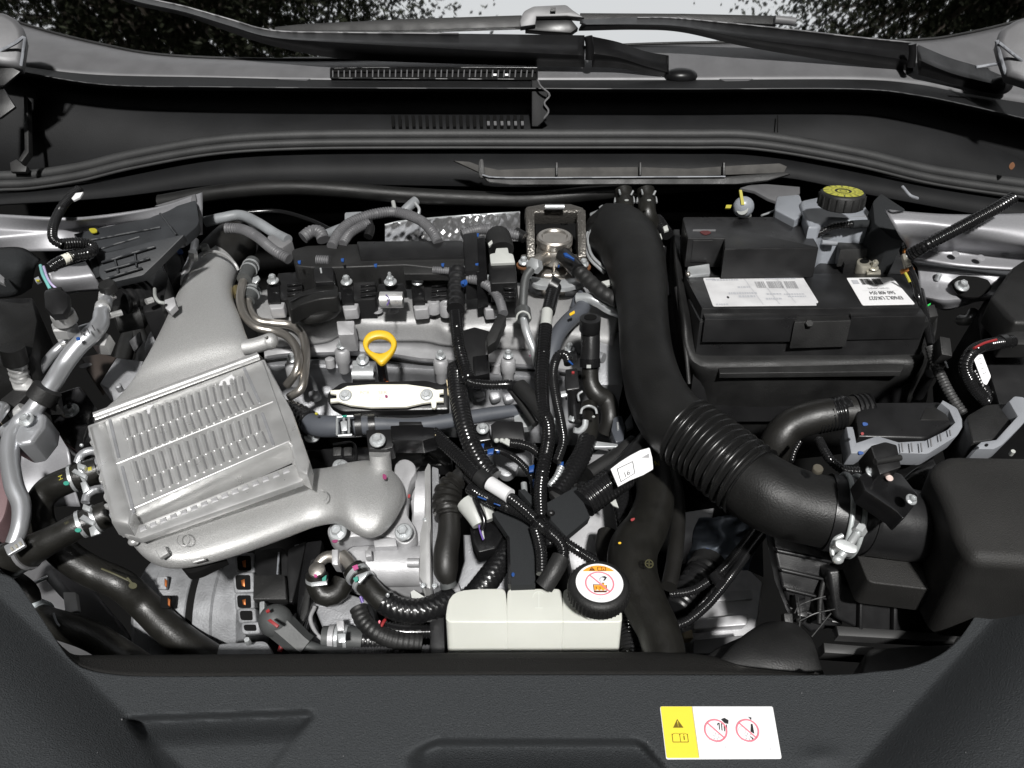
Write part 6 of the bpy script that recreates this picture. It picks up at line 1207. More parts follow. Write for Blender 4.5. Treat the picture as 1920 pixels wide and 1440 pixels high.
def shield():
    rows = []
    for j in range(33):
        f = j / 32; row = []
        for i in range(121):
            g = i / 120; x = 722 + (975 - 722) * g; yt = 422 - 24 * g ** .6; yb = 452 + 6 * (1 - g)
            y = yt + (yb - yt) * f; yy = 1.03 - .05 * f + .03 * (1 - g)
            b = .0022 * math.sin(g * 62) * math.sin(f * 11 + (int(g * 20) % 2) * 1.5) + .004 * math.sin(g * 9 + f * 4)
            p = aty(x, y, yy + b); row.append(p)
        rows.append(row)
    vs = [v for r_ in rows for v in r_]; fs = [(j * 121 + i, j * 121 + i + 1, (j + 1) * 121 + i + 1, (j + 1) * 121 + i) for j in range(32) for i in range(120)]
    o = mesh_obj('sheet', vs, fs, hm, t, 60, False)
    tube('edge', [r for r in rows[0][::12]], 2, ZINC, t, n=6)
shield()
# ============================================================ fuel pump
t = thing('fuel_pump', 'polished steel high pressure fuel pump between two rough brown legs', 'pump', at(1040, 540, -.06))
for x0, lean in ((986, 1), (1082, -1)):
    prism('leg', [(x0, 394, 4), (x0 + 16, 392, 4), (x0 + 18, 480, 3), (x0 + 2, 482, 3)], plane(x0 + 8, 440, .012, 35), .03, BROWNM, t, .003); prism('foot', [(x0 - 10, 476, 4), (x0 + 22, 474, 4), (x0 + 24, 496, 6), (x0 - 10, 500, 8)], plane(x0 + 6, 488, -.012, 15), .012, MATS['sintered_bracket'], t, .002)
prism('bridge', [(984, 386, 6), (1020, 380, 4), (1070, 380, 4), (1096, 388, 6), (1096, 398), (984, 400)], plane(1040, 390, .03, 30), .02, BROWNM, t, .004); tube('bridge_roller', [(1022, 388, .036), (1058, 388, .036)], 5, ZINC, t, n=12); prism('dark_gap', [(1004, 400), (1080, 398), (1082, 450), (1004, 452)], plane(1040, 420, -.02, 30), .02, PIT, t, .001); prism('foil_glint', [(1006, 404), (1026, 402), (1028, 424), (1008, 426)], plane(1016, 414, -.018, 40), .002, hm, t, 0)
lathe('lever', (1058, 402, .01), [(5, 4), (7, 0), (9, -18)], CASTD, t, AX(10), 12)
lathe('dome', (1040, 442, .022), [(0, -3), (22, -3), (25, 0), (31, 0), (34, -3), (34, -14), (30, -20), (32, -24), (34, -30), (33, -48), (28, -52)], STEEL, t, AX(8), 40); prism('body', [(1010, 470, 6), (1066, 468, 8), (1078, 500, 6), (1060, 516), (1016, 516, 6), (1004, 494, 6)], plane(1040, 490, -.012, 14), .03, STEEL, t, .005, 3); tube('body_ridge', [(1038, 470, -.004), (1039, 512, -.012)], 3, STEEL, t)
prism('base_plate', [(990, 516, 8), (1040, 524), (1098, 518, 10), (1108, 528, 6), (1060, 540, 10), (1000, 534, 10)], plane(1045, 526, -.020, 14), .006, ZINC, t, .0012); loft('plinth', [(988, 532, 1110, 528, -.045, 40, 2.2), (992, 545, 1108, 545, -.048, 44, 2.2), (1004, 556, 1098, 558, -.05, 30, 2.2)], CASTD, t, 28)
lathe('union_nut', (1001, 498, .006), [(9, 8), (15, 5), (15, -10), (12, -12)], ZINC, t, Vector((-.55, -.6, .45)), 6); tube('union', [(1024, 482, .0), (1010, 490, .002), (998, 500, .003)], 13, STEEL, t, None, 18)
for x, y in ((982, 492), (1094, 496)): bolt(t, x, y, -.006, 10, 14, h=.9); prism('rust_edge', circ(x, y + 4, 14, 8, 14), plane(x, y + 4, -.010, 14), .002, RUST, t, 0)
t = thing('fuel_line', 'bent zinc fuel line with a ball joint running down from the pump', 'pipe', at(1000, 680, -.1))
tube('pipe', [(996, 505, .004), (986, 520, -.002), (982, 545, -.012), (981, 580, -.026)], 8, mat('satin_zinc', (.30, .31, .31), .35, metal=.85), t, None, 16); tube('pipe', [(982, 596, -.03), (988, 624, -.04), (1000, 656, -.055), (1010, 690, -.075)], 8, ZINC, t, None, 16); tube('joint', [(980, 582, -.026), (982, 598, -.03)], 15, MATS['satin_zinc'], t, None, 20); vs, fs = sweep_geo([(968, 600, -.02), (971, 589, -.018), (980, 584, -.0165), (990, 588, -.018), (994, 597, -.02)], 2, None, 8, 3); mesh_obj('ring', vs, fs, WCON, t)
prism('magenta_seal', [(992, 666), (998, 665), (998, 674), (993, 675)], plane(995, 670, -.09, 40), .004, MAG, t, 0)
t = thing('pump_plug', 'black plug with bright blue lock clip on the fuel pump', 'plug', at(1090, 530, -.02))
tube('plug', [(1056, 478, .006), (1070, 492, .004), (1084, 508, .0)], 15, BLK, t, None, 14); tube('sleeve', [(1078, 500, .002), (1100, 522, -.006), (1128, 548, -.014), (1160, 566, -.02)], 14, BLKM, t, (14, .06), 14); prism('blue_clip', [(1056, 474), (1062, 473), (1077, 484), (1077, 487), (1066, 481), (1059, 479)], plane(1066, 478, .022, 30), .003, BLUE, t, .0006); prism('blue_clip', [(1046, 498), (1049, 496), (1049, 499), (1046, 499)], plane(1048, 499, .014, 30), .003, BLUE, t, 0)
t = thing('white_connector', 'pale grey electrical connector latched into a black coil plug', 'connector', at(940, 500, -.01))
prism('shell', [(918, 476, 3), (928, 474), (930, 465, 2), (952, 464, 2), (954, 474), (962, 476, 3), (966, 492, 2), (920, 494, 2)], plane(942, 480, .026, 28), .014, GCON if False else WCON, t, .0015); prism('slot', [(934, 470), (949, 470), (950, 479), (934, 480)], plane(942, 475, .0265, 28), .001, GBRK, t, 0); prism('black_plug', [(916, 492, 3), (966, 491, 3), (970, 530, 3), (920, 532, 3)], plane(942, 510, .014, 25), .03, BLK, t, .002); tube('black_boot', [(934, 446, .024), (938, 458, .024), (940, 470, .02)], 24, BLKM, t, None, 16)
for k in range(3): prism('bright_fin', [(944, 538 + 8 * k), (966, 538 + 8 * k), (964, 541 + 8 * k), (946, 541 + 8 * k)], plane(954, 546, -.0, 30), .002, BLKG, t, .0004)
prism('white_edge', [(915, 456), (922, 450), (924, 456), (917, 462)], plane(919, 456, .03, 30), .003, WCON, t, 0)
# heater hoses at the bulkhead
for x, lb in ((1171, 'black heater hose with wire clip at the bulkhead, just above the intake hose'), (1213, 'black heater hose with wire clip at the bulkhead, the one nearer the battery')):
    t = thing('heater_hose', lb, 'hose', at(x, 420, .0), 'heater hoses at the bulkhead')
    tube('hose', [(x - 3, 356, .04), (x, 376, .03), (x + 1, 402, .02), (x + 2 + (x > 1200) * 14, 440, -.01)], 17, HOSE, t, None, 20)
    vs, fs = sweep_geo([(x - 18, 380, .028), (x - 15, 369, .033), (x, 364, .036), (x + 15, 369, .033), (x + 18, 380, .028)], 2.4, None, 8, 3); mesh_obj('clip_wire', vs, fs, ZINC, t); tube('clip_ear', [(x - 8, 364, .042), (x - 10, 356, .045)], 2, ZINC, t, n=6); tube('clip_ear', [(x + 12, 366, .04), (x + 16, 358, .044)], 2, ZINC, t, n=6); prism('print_mark', circ(x + 4, 375, 4, 1.5, 10), plane(x + 4, 375, .0475, 30), .001, GCON, t, 0)
t = thing('turbo_clamp', 'bright wire clamp with bolt around the top end of the intake hose', 'clamp', at(1110, 480, -.03))
tube('wire', [(1138, 402, .02), (1118, 420, .014), (1104, 442, .008), (1104, 462, .0), (1112, 482, -.006), (1136, 505, -.014)], 3, ZINC, t, n=8); tube('wire', [(1130, 405, .016), (1110, 424, .01), (1098, 446, .004), (1098, 464, -.004), (1108, 488, -.01), (1134, 512, -.018)], 3, ZINC, t, n=8); tube('screw', [(1110, 404, .018), (1124, 398, .024), (1134, 390, .028)], 6, ZINC, t, n=10); lathe('screw_head', (1132, 392, .028), [(8, 4), (9, 2), (9, -4)], ZINC, t, Vector((.6, -.3, .6)), 6)
T(tube('harness_stub', [(1252, 440, .0), (1240, 424, .005), (1232, 412, .008)], 12, COND, None, (6, .12)), 'short black corrugated stub between intake hose and battery cover', 'conduit')
t = thing('tape_clip', 'small white clips on a black cable between the intake hose and the battery', 'clip', at(1246, 445, .0))
for x, y in ((1248, 428), (1236, 444)): prism('clip', [(x - 5, y - 3), (x + 3, y - 7), (x + 6, y + 3), (x - 2, y + 6)], plane(x, y, .02, 30), .003, WCON, t, .0005)
tube('cable', [(1244, 462, .01), (1243, 490, -.005), (1246, 520, -.02), (1252, 556, -.035)], 6, COND, t); tube('bronze_sleeve', [(1243, 484, .0), (1244, 502, -.008)], 4, MATS['dull_bronze'], t)
# ============================================================ centre harness
t = thing('gas_pipe', 'zinc coolant pipe with bracket joining the grey elbow hose by the intake hose', 'pipe', at(1130, 590, -.05))
tube('pipe', [(1082, 560, -.028), (1104, 560, -.026), (1122, 566, -.028), (1142, 578, -.034), (1172, 590, -.04)], 11, ZINC, t, None, 18); tube('dark_elbow', [(1096, 554, -.03), (1086, 566, -.035), (1082, 580, -.042)], 14, GHOSE, t, None, 16); prism('tab', [(1110, 540, 3), (1146, 552, 3), (1150, 562), (1114, 552)], plane(1130, 552, -.018, 25), .004, ZINC, t, .0006); prism('white_tab', [(1128, 528), (1144, 524), (1148, 532), (1138, 536)], plane(1138, 530, -.01, 25), .003, WCON, t, 0)
t = thing('elbow_hose', 'grey elbow hose with a yellow paint dash on the valve cover', 'hose', at(1050, 650, -.08))
tube('hose', [(1098, 562, -.034), (1088, 582, -.036), (1068, 600, -.04), (1048, 624, -.045), (1036, 654, -.055), (1030, 690, -.07)], 15, GHOSE, t, None, 18); prism('yellow_dash', [(1067, 588, 1), (1077, 582, 1), (1078, 587, 1), (1069, 592, 1)], (at(1072, 587, -.0195), AX(25)), .001, YEL, t, 0)
t = thing('dipper_tube', 'upright black plastic filler tube with collar beside the intake hose', 'tube', at(1106, 700, -.1))
lathe('collar', (1107, 596, -.004), [(14, 0), (20, -1), (20, -26), (17, -30)], BLK, t, AX(4), 24); tube('tube', [(1107, 606, -.014), (1107, 650, -.035), (1106, 684, -.052)], 18, BLK, t, None, 22); tube('joint', [(1106, 672, -.046), (1106, 688, -.054)], 19.5, BLKG, t, None, 22); tube('lower', [(1106, 684, -.054, 15), (1107, 716, -.07, 16), (1118, 738, -.08, 18), (1138, 752, -.088, 18), (1144, 784, -.1, 17), (1134, 812, -.115, 15)], 16, RUB, t, None, 20); prism('latch', [(1100, 684), (1108, 684), (1108, 690), (1100, 690)], plane(1104, 687, -.034, 40), .002, GCON, t, 0); prism('rim_hole', circ(1107, 594, 12, 5, 16), plane(1107, 594, -.003, 4), .001, PIT, t, 0)
tube('port', [(1120, 668, -.05), (1132, 672, -.05)], 10, CASTD, t)
t = thing('main_harness', 'black corrugated wiring harness running down the middle of the engine with white tape', 'wiring harness', at(1020, 980, -.14))
tube('upper', [(1040, 538, .0), (1034, 560, -.004), (1028, 585, -.008)], 13, COND, t, (6, .14), 16); tube('cap', [(1030, 532, .004), (1044, 540, .0)], 17, BLK, t, None, 14); tube('white_tape', [(1026, 583, -.0075), (1023, 614, -.016)], 11, GCON if False else WCON, t, None, 16); tube('trunk', [(1023, 612, -.015), (1019, 660, -.03), (1016, 710, -.045), (1019, 770, -.06), (1028, 800, -.066), (1027, 834, -.074), (1018, 878, -.084), (1013, 922, -.092), (1015, 972, -.10)], 13, COND, t, (6.4, .14), 18)
tube('sleeve', [(974, 724, -.056), (996, 748, -.06), (1016, 774, -.063), (1026, 792, -.066)], 15, BLKM, t, None, 16); tube('branch', [(868, 708, -.05), (886, 718, -.054), (920, 722, -.056), (956, 721, -.056), (976, 726, -.056)], 9.5, COND, t, (5.5, .16), 14); tube('strand', [(948, 716, -.06), (974, 752, -.07), (1004, 796, -.08)], 7, BLKM, t)
t2 = thing('side_harness', 'thinner black corrugated conduit hooked over beside the filler tube', 'conduit', at(1050, 860, -.1))
tube('conduit', [(1066, 682, -.05), (1062, 668, -.046), (1050, 664, -.046), (1041, 678, -.05), (1037, 704, -.056), (1042, 744, -.064), (1052, 792, -.074), (1056, 828, -.082), (1044, 866, -.092)], 9, COND, t2, (5.5, .16), 14); tube('blue_wire', [(1066, 676, -.04), (1074, 684, -.044)], 2, BLUE, t2, n=6)
prism('plug', [(1060, 692, 3), (1082, 690, 3), (1088, 728, 3), (1062, 732, 3)], plane(1074, 710, -.06, 30), .02, BLK, t2, .002); prism('red_pin', [(1072, 696), (1077, 696), (1077, 700), (1072, 700)], plane(1074, 698, -.055, 30), .002, RED, t2, 0); tube('plug_stem', [(1074, 728, -.07), (1076, 760, -.08), (1078, 790, -.09)], 12, BLKG, t2)
t3 = thing('injector_harness', 'fat black corrugated conduit sweeping from the cable duct down past the white plate', 'conduit', at(900, 900, -.14))
tube('upper', [(858, 508, .006), (856, 540, -.004), (854, 580, -.014)], 17, BLK, t3, (18, .10), 16); tube('conduit', [(854, 588, -.014), (857, 622, -.022), (862, 656, -.032), (872, 690, -.044), (880, 712, -.05)], 12, COND, t3, (5.5, .15), 16); tube('lower', [(856, 690, -.06), (857, 716, -.064), (862, 756, -.07), (871, 798, -.076), (885, 838, -.084), (904, 872, -.09), (926, 896, -.096)], 18, COND, t3, (8.5, .13), 20)
prism('bracket', [(862, 620, 4), (890, 612, 3), (918, 620), (910, 640), (912, 704), (866, 700)], plane(886, 660, -.06, 25), .02, BLK, t3, .002); tube('grey_conduit', [(872, 522, .0), (896, 526, .0), (920, 540, -.004), (936, 562, -.012), (944, 588, -.018)], 9, CONDG, t3, (5, .15), 14); prism('sleeve_tip', [(934, 586, 4), (950, 592, 4), (930, 640, 4), (914, 650), (912, 630)], plane(930, 614, -.022, 25), .014, BLKM, t3, .003); prism('bracket', [(886, 668, 2), (916, 664), (918, 700), (888, 706)], plane(902, 686, -.064, 30), .014, BLKG, t3, .0015)
for x, y in ((931, 594), (938, 596), (934, 602), (929, 606)): prism('vent_dot', [(x - 2, y - 1), (x + 2, y - 1), (x + 2, y + 1), (x - 2, y + 1)], plane(930, 600, -.0205, 25), .001, GBRK, t3, 0)
prism('blue_tag', cl([(864, 528), (874, 524), (876, 532), (867, 536)]), plane(870, 530, .012, 30), .002, BLUE, t3, 0)
t4 = thing('sensor_harness', 'black corrugated conduit with a white sleeve crossing diagonally in front of the engine', 'conduit', at(950, 940, -.14))
tube('conduit', [(812, 812, -.075), (838, 836, -.078), (866, 862, -.082), (890, 888, -.085), (912, 908, -.087)], 13, COND, t4, (6, .15), 16); tube('white_sleeve', [(918, 906, -.086), (956, 930, -.088)], 14, WLABD, t4, None, 18); tube('cuff', [(898, 892, -.084), (914, 906, -.086)], 16, BLKM, t4, None, 16); tube('conduit', [(952, 930, -.089), (980, 952, -.092), (1004, 974, -.096)], 11, COND, t4, (6, .14), 14)
tube('lower', [(880, 915, -.095), (904, 930, -.096), (946, 948, -.098), (988, 966, -.10), (1020, 990, -.103), (1046, 1012, -.106), (1056, 1032, -.11), (1052, 1050, -.115), (1034, 1070, -.12)], 11.5, COND, t4, (6, .15), 16); tube('blue_wire', [(896, 931, -.087), (912, 937, -.088)], 1.6, BLUE, t4, n=6); tube('blue_wire', [(926, 944, -.089), (938, 948, -.09)], 1.4, BLUE, t4, n=6); tube('strand', [(862, 872, -.1), (880, 898, -.1), (902, 920, -.1)], 9, COND, t4, (6, .15))
tube('taped_end', [(1052, 1046, -.114), (1038, 1072, -.12), (1020, 1100, -.13)], 18, BLKM, t4, None, 16); tube('strand', [(1003, 988, -.108), (1010, 1012, -.112), (1015, 1040, -.118), (1016, 1076, -.125)], 11, COND, t4, (6, .15), 14); tube('strand', [(1020, 984, -.112), (1056, 1014, -.118), (1086, 1034, -.124), (1118, 1054, -.13)], 10, COND, t4, (5.5, .15), 14); tube('strand', [(1014, 970, -.104), (1028, 1000, -.11), (1032, 1024, -.116)], 10, COND, t4, (6, .15), 14)
mesh_obj('tie_knot', *ballgeo((1033, 962, -.085), 8, 6, 6), BLK, t4)
t = thing('felt_sleeve', 'dark grey foam sheet folded around the harness in the middle', 'foam', at(1000, 1080, -.2))
prism('flap', [(1022, 944), (1081, 911), (1107, 969), (1062, 1006), (1034, 976)], plane(1064, 958, -.112, 20, 8), .012, FELT, t, .001); prism('panel', [(923, 961), (960, 944), (1002, 985), (1004, 1096), (958, 1098), (955, 1008)], plane(970, 1030, -.128, 22), .012, FELT, t, .001); prism('wedge', [(972, 918), (984, 916), (1010, 942), (1008, 960)], plane(992, 938, -.11, 22), .01, FELT, t, .001); prism('back_sleeve', [(1030, 922), (1062, 900), (1084, 906), (1046, 940)], plane(1056, 920, -.118, 20), .01, BLKM, t, .001); prism('blue_dot', circ(962, 1077, 3, 4, 8), plane(962, 1077, -.1265, 22), .001, BLUE, t, 0); prism('edge_strip', [(950, 1004), (956, 1004), (962, 1040), (960, 1096), (952, 1096)], plane(956, 1050, -.132, 22), .01, BLKG, t, .001)
t = thing('tagged_conduit', 'wide ribbed black conduit wrapped with a white tag numbered 16', 'conduit', at(1140, 920, -.14))
tube('ribbed', [(1094, 944, -.112, 29), (1118, 926, -.108, 29), (1148, 904, -.104, 29), (1170, 890, -.102, 28)], 28, COND, t, (8, .07), 24); tube('smooth', [(1146, 904, -.103, 27), (1180, 876, -.1, 28), (1206, 846, -.1, 28), (1222, 826, -.1, 26)], 27, BLK, t, None, 22); tube('dark_sleeve', [(1104, 890, -.12), (1150, 860, -.115), (1190, 830, -.11)], 16, BLKM, t, None, 16)
ptag = plane3(at(1150, 884, -.078), at(1215, 852, -.074), at(1180, 900, -.082))
tag = prism('tag', [(1145, 879), (1162, 866), (1181, 854), (1200, 844), (1218, 839, 2), (1223, 858), (1225, 879, 2), (1206, 890), (1181, 900), (1159, 912)], ptag, .001, WLAB, t, .0003)
f = quadmap([(1157, 880), (1186, 866), (1190, 888), (1164, 904)], 1.25, ptag); printed('tag_print', line(0, 0, 1.25, 0, .05) + line(1.25, 0, 1.25, 1, .05) + line(1.25, 1, 0, 1, .05) + line(0, 1, 0, 0, .05) + tx('16', .32, .86, .52, wx=1.1), f, ptag[1], INK, tag, .0006)
prism('tag_corner', [(1203, 858), (1217, 850), (1217, 858)], (ptag[0] + ptag[1] * .0006, ptag[1]), .0004, INKG, tag, 0)
t = thing('braided_hose', 'braided black hose with a bright clip curving down from the pipe bracket', 'hose', at(1060, 920, -.14))
tube('rubber', [(1104, 760, -.09), (1108, 784, -.094), (1106, 812, -.1), (1098, 836, -.105)], 15, HOSE, t, None, 20); tube('braid', [(1102, 824, -.103, 16), (1090, 856, -.108, 17), (1068, 892, -.114, 18), (1044, 926, -.12, 18)], 17, BRAID, t, None, 20, 4); vs, fs = sweep_geo([(1089, 776, -.082), (1092, 766, -.078), (1104, 761, -.075), (1116, 766, -.078), (1119, 776, -.082)], 2.4, None, 8, 3); mesh_obj('clip_wire', vs, fs, ZINC, t); prism('print_mark', circ(1113, 781, 3, 2, 8), plane(1113, 781, -.075, 30), .001, GCON, t, 0)
t = thing('pipe_hanger', 'bright zinc strap hanger hooked behind the thin conduit', 'hanger', at(1076, 800, -.1))
tube('strap', [(1052, 740, -.075), (1068, 738, -.074), (1074, 748, -.076), (1074, 778, -.084), (1070, 790, -.088)], 7, ZINC, t, None, 12, flat=.5); tube('hook', [(1076, 806, -.092), (1086, 808, -.094), (1096, 800, -.092), (1098, 788, -.088)], 6, ZINC, t, None, 12, flat=.6); tube('tail', [(1086, 752, -.07), (1084, 740, -.066), (1092, 734, -.064)], 2.5, ZINC, t, n=8); mesh_obj('rivet', *ballgeo((1040, 790, -.08), 5, 4, 8), ZINC, t)
t = thing('camshaft_sensor', 'black three-pin connector block with pale pins on the engine front', 'connector', at(940, 830, -.13))
prism('block', [(920, 796, 3), (932, 788, 3), (980, 790, 3), (986, 826, 3), (944, 832), (922, 824, 3)], plane(950, 810, -.095, 28), .025, BLK, t, .002); prism('lid', [(930, 794), (964, 793), (966, 806), (932, 808)], plane(948, 800, -.0935, 28), .003, BLKM, t, .0008); prism('housing', [(884, 796, 6), (916, 792, 6), (922, 824, 4), (896, 828, 6)], plane(902, 810, -.105, 28), .03, BLKG, t, .003); bolt(t, 905, 804, -.098, 12, 28); lathe('metal_can', (984, 786, -.095), [(14, 4), (20, 2), (20, -14), (16, -18)], ZINC, t, AX(20), 22)
for x in (931, 941, 950): mesh_obj('pale_pin', *ballgeo((x, 826, -.093), 5, 4, 5), WCON, t)
tube('cable', [(952, 830, -.096), (978, 833, -.098), (1000, 842, -.102), (1016, 860, -.108)], 9, COND, t, (5, .14), 14); prism('pin_wedge', [(940, 828), (956, 824), (955, 836)], plane(950, 830, -.091, 28), .002, WCON, t, 0)
t = thing('knock_harness', 'thin shiny black conduit with blue tape curling under the connector block', 'conduit', at(980, 930, -.15))
tube('conduit', [(902, 846, -.105), (926, 844, -.106), (950, 850, -.108), (976, 868, -.112), (996, 894, -.118), (1002, 924, -.124), (1000, 950, -.13)], 7, COND, t, (4.6, .18), 14)
for x, y, w_, h in ((903, 836, 5, 5), (920, 846, 6, 6), (997, 878, 5, 7), (1003, 904, 4, 9), (1051, 872, 6, 7), (934, 846, 3, 2)): prism('blue_tape', [(x - w_, y - h * .6, 1), (x + w_, y - h, 1), (x + w_ * .8, y + h * .8, 1), (x - w_, y + h, 1)], plane(x, y, -.098 if x < 960 else -.106, 30), .003, BLUE, t, .0004)
tube('bright_bolt', [(1030, 912, -.115), (1044, 894, -.11), (1052, 876, -.106)], 7, ZINC, t, (6, .15), 12); tube('bright_bolt', [(984, 928, -.14), (982, 906, -.135)], 6, ZINC, t, None, 10)
t = thing('gearbox_sensor', 'dark translucent plug on a small metal bracket beside the intake hose', 'plug', at(1160, 830, -.13))
prism('plug', [(1150, 782, 4), (1166, 778, 4), (1172, 800), (1170, 826, 4), (1154, 830, 4), (1146, 806)], plane(1160, 804, -.10, 28), .02, mat('smoke_plastic', (.06, .065, .075), .2), t, .003); tube('glint', [(1158, 792, -.096), (1159, 806, -.1)], 2, ZINC, t, n=6); prism('shelf', [(1112, 826, 3), (1158, 832), (1160, 838), (1114, 838)], plane(1136, 832, -.105, 20), .004, ZINC, t, .0006); prism('grey_fin', [(1172, 790), (1184, 774), (1188, 800), (1176, 806)], plane(1178, 792, -.1, 30), .004, GBRK, t, .0006)
loft('cable_boot', [(1100, 868, 1140, 846, -.14, 30), (1110, 880, 1150, 858, -.14, 30), (1124, 890, 1160, 866, -.15, 20)], CASTB, t)
# ============================================================ boot on throttle cable, white plug
t = thing('throttle_boot', 'black rubber convoluted boot hanging beside the throttle body', 'boot', at(840, 1090, -.2))
tube('arm', [(884, 876, -.10), (868, 886, -.102), (850, 902, -.104)], 14, BLKM, t, None, 16); tube('bellows', [(856, 898, -.105, 20), (842, 918, -.11, 26), (838, 944, -.116, 28), (840, 970, -.122, 26)], 25, RUB, t, (15, .18), 22); tube('tube', [(842, 962, -.12, 20), (842, 1000, -.13, 22), (836, 1040, -.14, 24), (836, 1072, -.15, 23), (842, 1092, -.158, 14)], 22, RUB, t, None, 22); tube('tip', [(838, 1086, -.156), (842, 1100, -.162)], 16, FOGREY, t, None, 16)
t = thing('white_plug', 'white two-barrel wiring plug with purple wires and a black clip', 'plug', at(890, 1010, -.15))
tube('barrel', [(876, 942, -.112, 22), (890, 962, -.116, 20), (900, 984, -.122, 15)], 18, WCON, t, None, 18); tube('barrel', [(900, 944, -.122, 18), (912, 962, -.126, 16), (918, 976, -.13, 12)], 14, WCON, t, None, 16); tube('clip', [(890, 934, -.10), (900, 956, -.102), (908, 976, -.108), (904, 992, -.114)], 5, BLKG, t, None, 10)
tube('purple_wire', [(898, 984, -.118), (901, 998, -.124), (906, 1012, -.13)], 1.9, PURP, t, n=8); tube('white_wire', [(908, 982, -.118), (905, 996, -.124), (907, 1010, -.13)], 2, WCON, t, n=8); prism('holder', [(880, 986, 4), (920, 978), (946, 1000, 4), (930, 1028, 5), (896, 1036, 5), (886, 1016)], plane(912, 1006, -.145, 22), .02, BLKG, t, .003)
t = thing('starter_braid', 'flat braided black cable sleeve slanting behind the coolant bottle', 'cable', at(910, 1100, -.2))
tube('sleeve', [(966, 1000, -.15, 14), (946, 1040, -.16, 18), (920, 1080, -.17, 22), (894, 1112, -.18, 22), (870, 1130, -.19, 20)], 20, BRAID, t, None, 18, 4)
# ============================================================ small coolant hoses below the throttle body
t = thing('throttle_coolant_hose', 'black coolant hose with pink and teal marked clip ending in a braided sleeve', 'hose', at(740, 1150, -.2))
tube('steel_pipe', [(640, 1040, -.148), (650, 1050, -.15), (664, 1070, -.153)], 12, STEEL, t, None, 18); tube('hose', [(662, 1066, -.153), (684, 1092, -.158), (706, 1116, -.163), (728, 1134, -.168)], 21, HOSE, t, None, 22); tube('braid', [(720, 1128, -.166), (746, 1142, -.17), (784, 1146, -.172), (820, 1136, -.172), (850, 1122, -.172)], 22, BRAID, t, None, 20, 4)
band(t, (668, 1074, -.154), (673, 1080, -.155), 23.5); band(t, (680, 1088, -.157), (685, 1094, -.158), 23.5); prism('clip_ear', [(662, 1086), (668, 1078), (690, 1070), (690, 1076), (674, 1094)], plane(676, 1082, -.127, 30), .003, ZINC, t, .0006); prism('pink_mark', [(660, 1062), (670, 1058), (672, 1066), (664, 1070)], plane(666, 1064, -.131, 35), .002, mat('hot_pink', (.36, .03, .16), .5), t, 0); prism('teal_mark', [(662, 1084), (670, 1080), (672, 1088), (666, 1092)], plane(667, 1086, -.123, 35), .002, TEAL, t, 0); mesh_obj('foil_tuft', *ballgeo((727, 1116, -.148), 4, 3, 5), ZINC, t)
t = thing('drain_hose', 'black hose elbow with clip hanging from a bent steel pipe under the cast duct', 'hose', at(610, 1120, -.2))
tube('steel_elbow', [(634, 1046, -.155), (614, 1044, -.155), (600, 1054, -.158), (594, 1072, -.164)], 11, STEEL, t, None, 18); lathe('steel_bead', (594, 1068, -.154), [(8, 6), (15, 2), (16, -4), (13, -10)], STEEL, t, AX(20), 20); tube('hose', [(594, 1076, -.168), (596, 1098, -.178), (608, 1116, -.185), (630, 1112, -.185), (644, 1090, -.18)], 21, HOSE, t, None, 20); band(t, (594, 1084, -.171), (594, 1090, -.174), 21); prism('clip_ear', [(580, 1092), (612, 1088), (614, 1096), (584, 1100)], plane(598, 1094, -.148, 35), .002, ZINC, t, .0005); prism('teal_mark', [(604, 1084), (612, 1078), (611, 1088), (604, 1092)], plane(608, 1086, -.146, 35), .002, TEAL, t, 0); prism('pink_mark', [(588, 1077), (594, 1076), (595, 1082), (590, 1083)], plane(592, 1080, -.144, 35), .002, MATS['hot_pink'], t, 0); prism('hex_fitting', [(622, 1030, 2), (634, 1030), (634, 1060), (622, 1058, 2)], plane(628, 1044, -.14, 30), .02, CASTB, t, .002)
t = thing('water_pump_hose', 'black hose with a silver spring clip low in front of the engine', 'hose', at(700, 1210, -.22))
tube('hose', [(606, 1196, -.205), (640, 1196, -.205), (680, 1200, -.207)], 22, FOGREY, t, None, 20); tube('braid', [(676, 1200, -.207), (720, 1204, -.21), (760, 1208, -.213)], 18, BRAID, t, None, 18); band(t, (630, 1196, -.205), (636, 1196, -.205), 24.5); band(t, (647, 1197, -.205), (653, 1197, -.205), 24.5); prism('clip_plate', [(632, 1188, 2), (648, 1187, 2), (648, 1204, 2), (634, 1205, 2)], plane(640, 1196, -.175, 30), .002, ZINC, t, .0005); tube('union', [(618, 1196, -.205), (628, 1196, -.205)], 24, CASTB, t, None, 20); prism('lug', [(630, 1164, 2), (644, 1163, 2), (646, 1182, 2), (632, 1183, 2)], plane(638, 1174, -.19, 30), .01, CASTB, t, .001)
tube('upper_conduit', [(672, 1140, -.18), (682, 1164, -.185), (706, 1186, -.19), (740, 1200, -.195), (790, 1206, -.20)], 17, BLKM, t, (10, .05), 18); tube('conduit', [(716, 1176, -.195), (756, 1184, -.198), (810, 1184, -.2)], 14, COND, t, (6, .15), 16); tube('red_wire', [(714, 1176, -.185), (719, 1166, -.183), (722, 1162, -.183)], 3, RED, t, n=6); tube('pink_wire', [(708, 1174, -.187), (712, 1164, -.185)], 2.4, PINK, t, n=6); tube('violet_wire', [(676, 1118, -.176), (680, 1130, -.18)], 3, PURP, t, n=6)
T(tube('engine_conduit', [(770, 1122, -.18), (800, 1118, -.18), (826, 1108, -.178), (846, 1088, -.172)], 9, COND, None, (5, .15), 14), 'black corrugated conduit between the throttle body and the coolant bottle', 'conduit')
o = prism('bottle_bracket', [(806, 1136, 3), (832, 1130, 3), (834, 1226), (806, 1228)], plane(820, 1180, -.19, 25), .03, BLK, None, .002); T(o, 'black bracket standing beside the white coolant bottle', 'bracket')
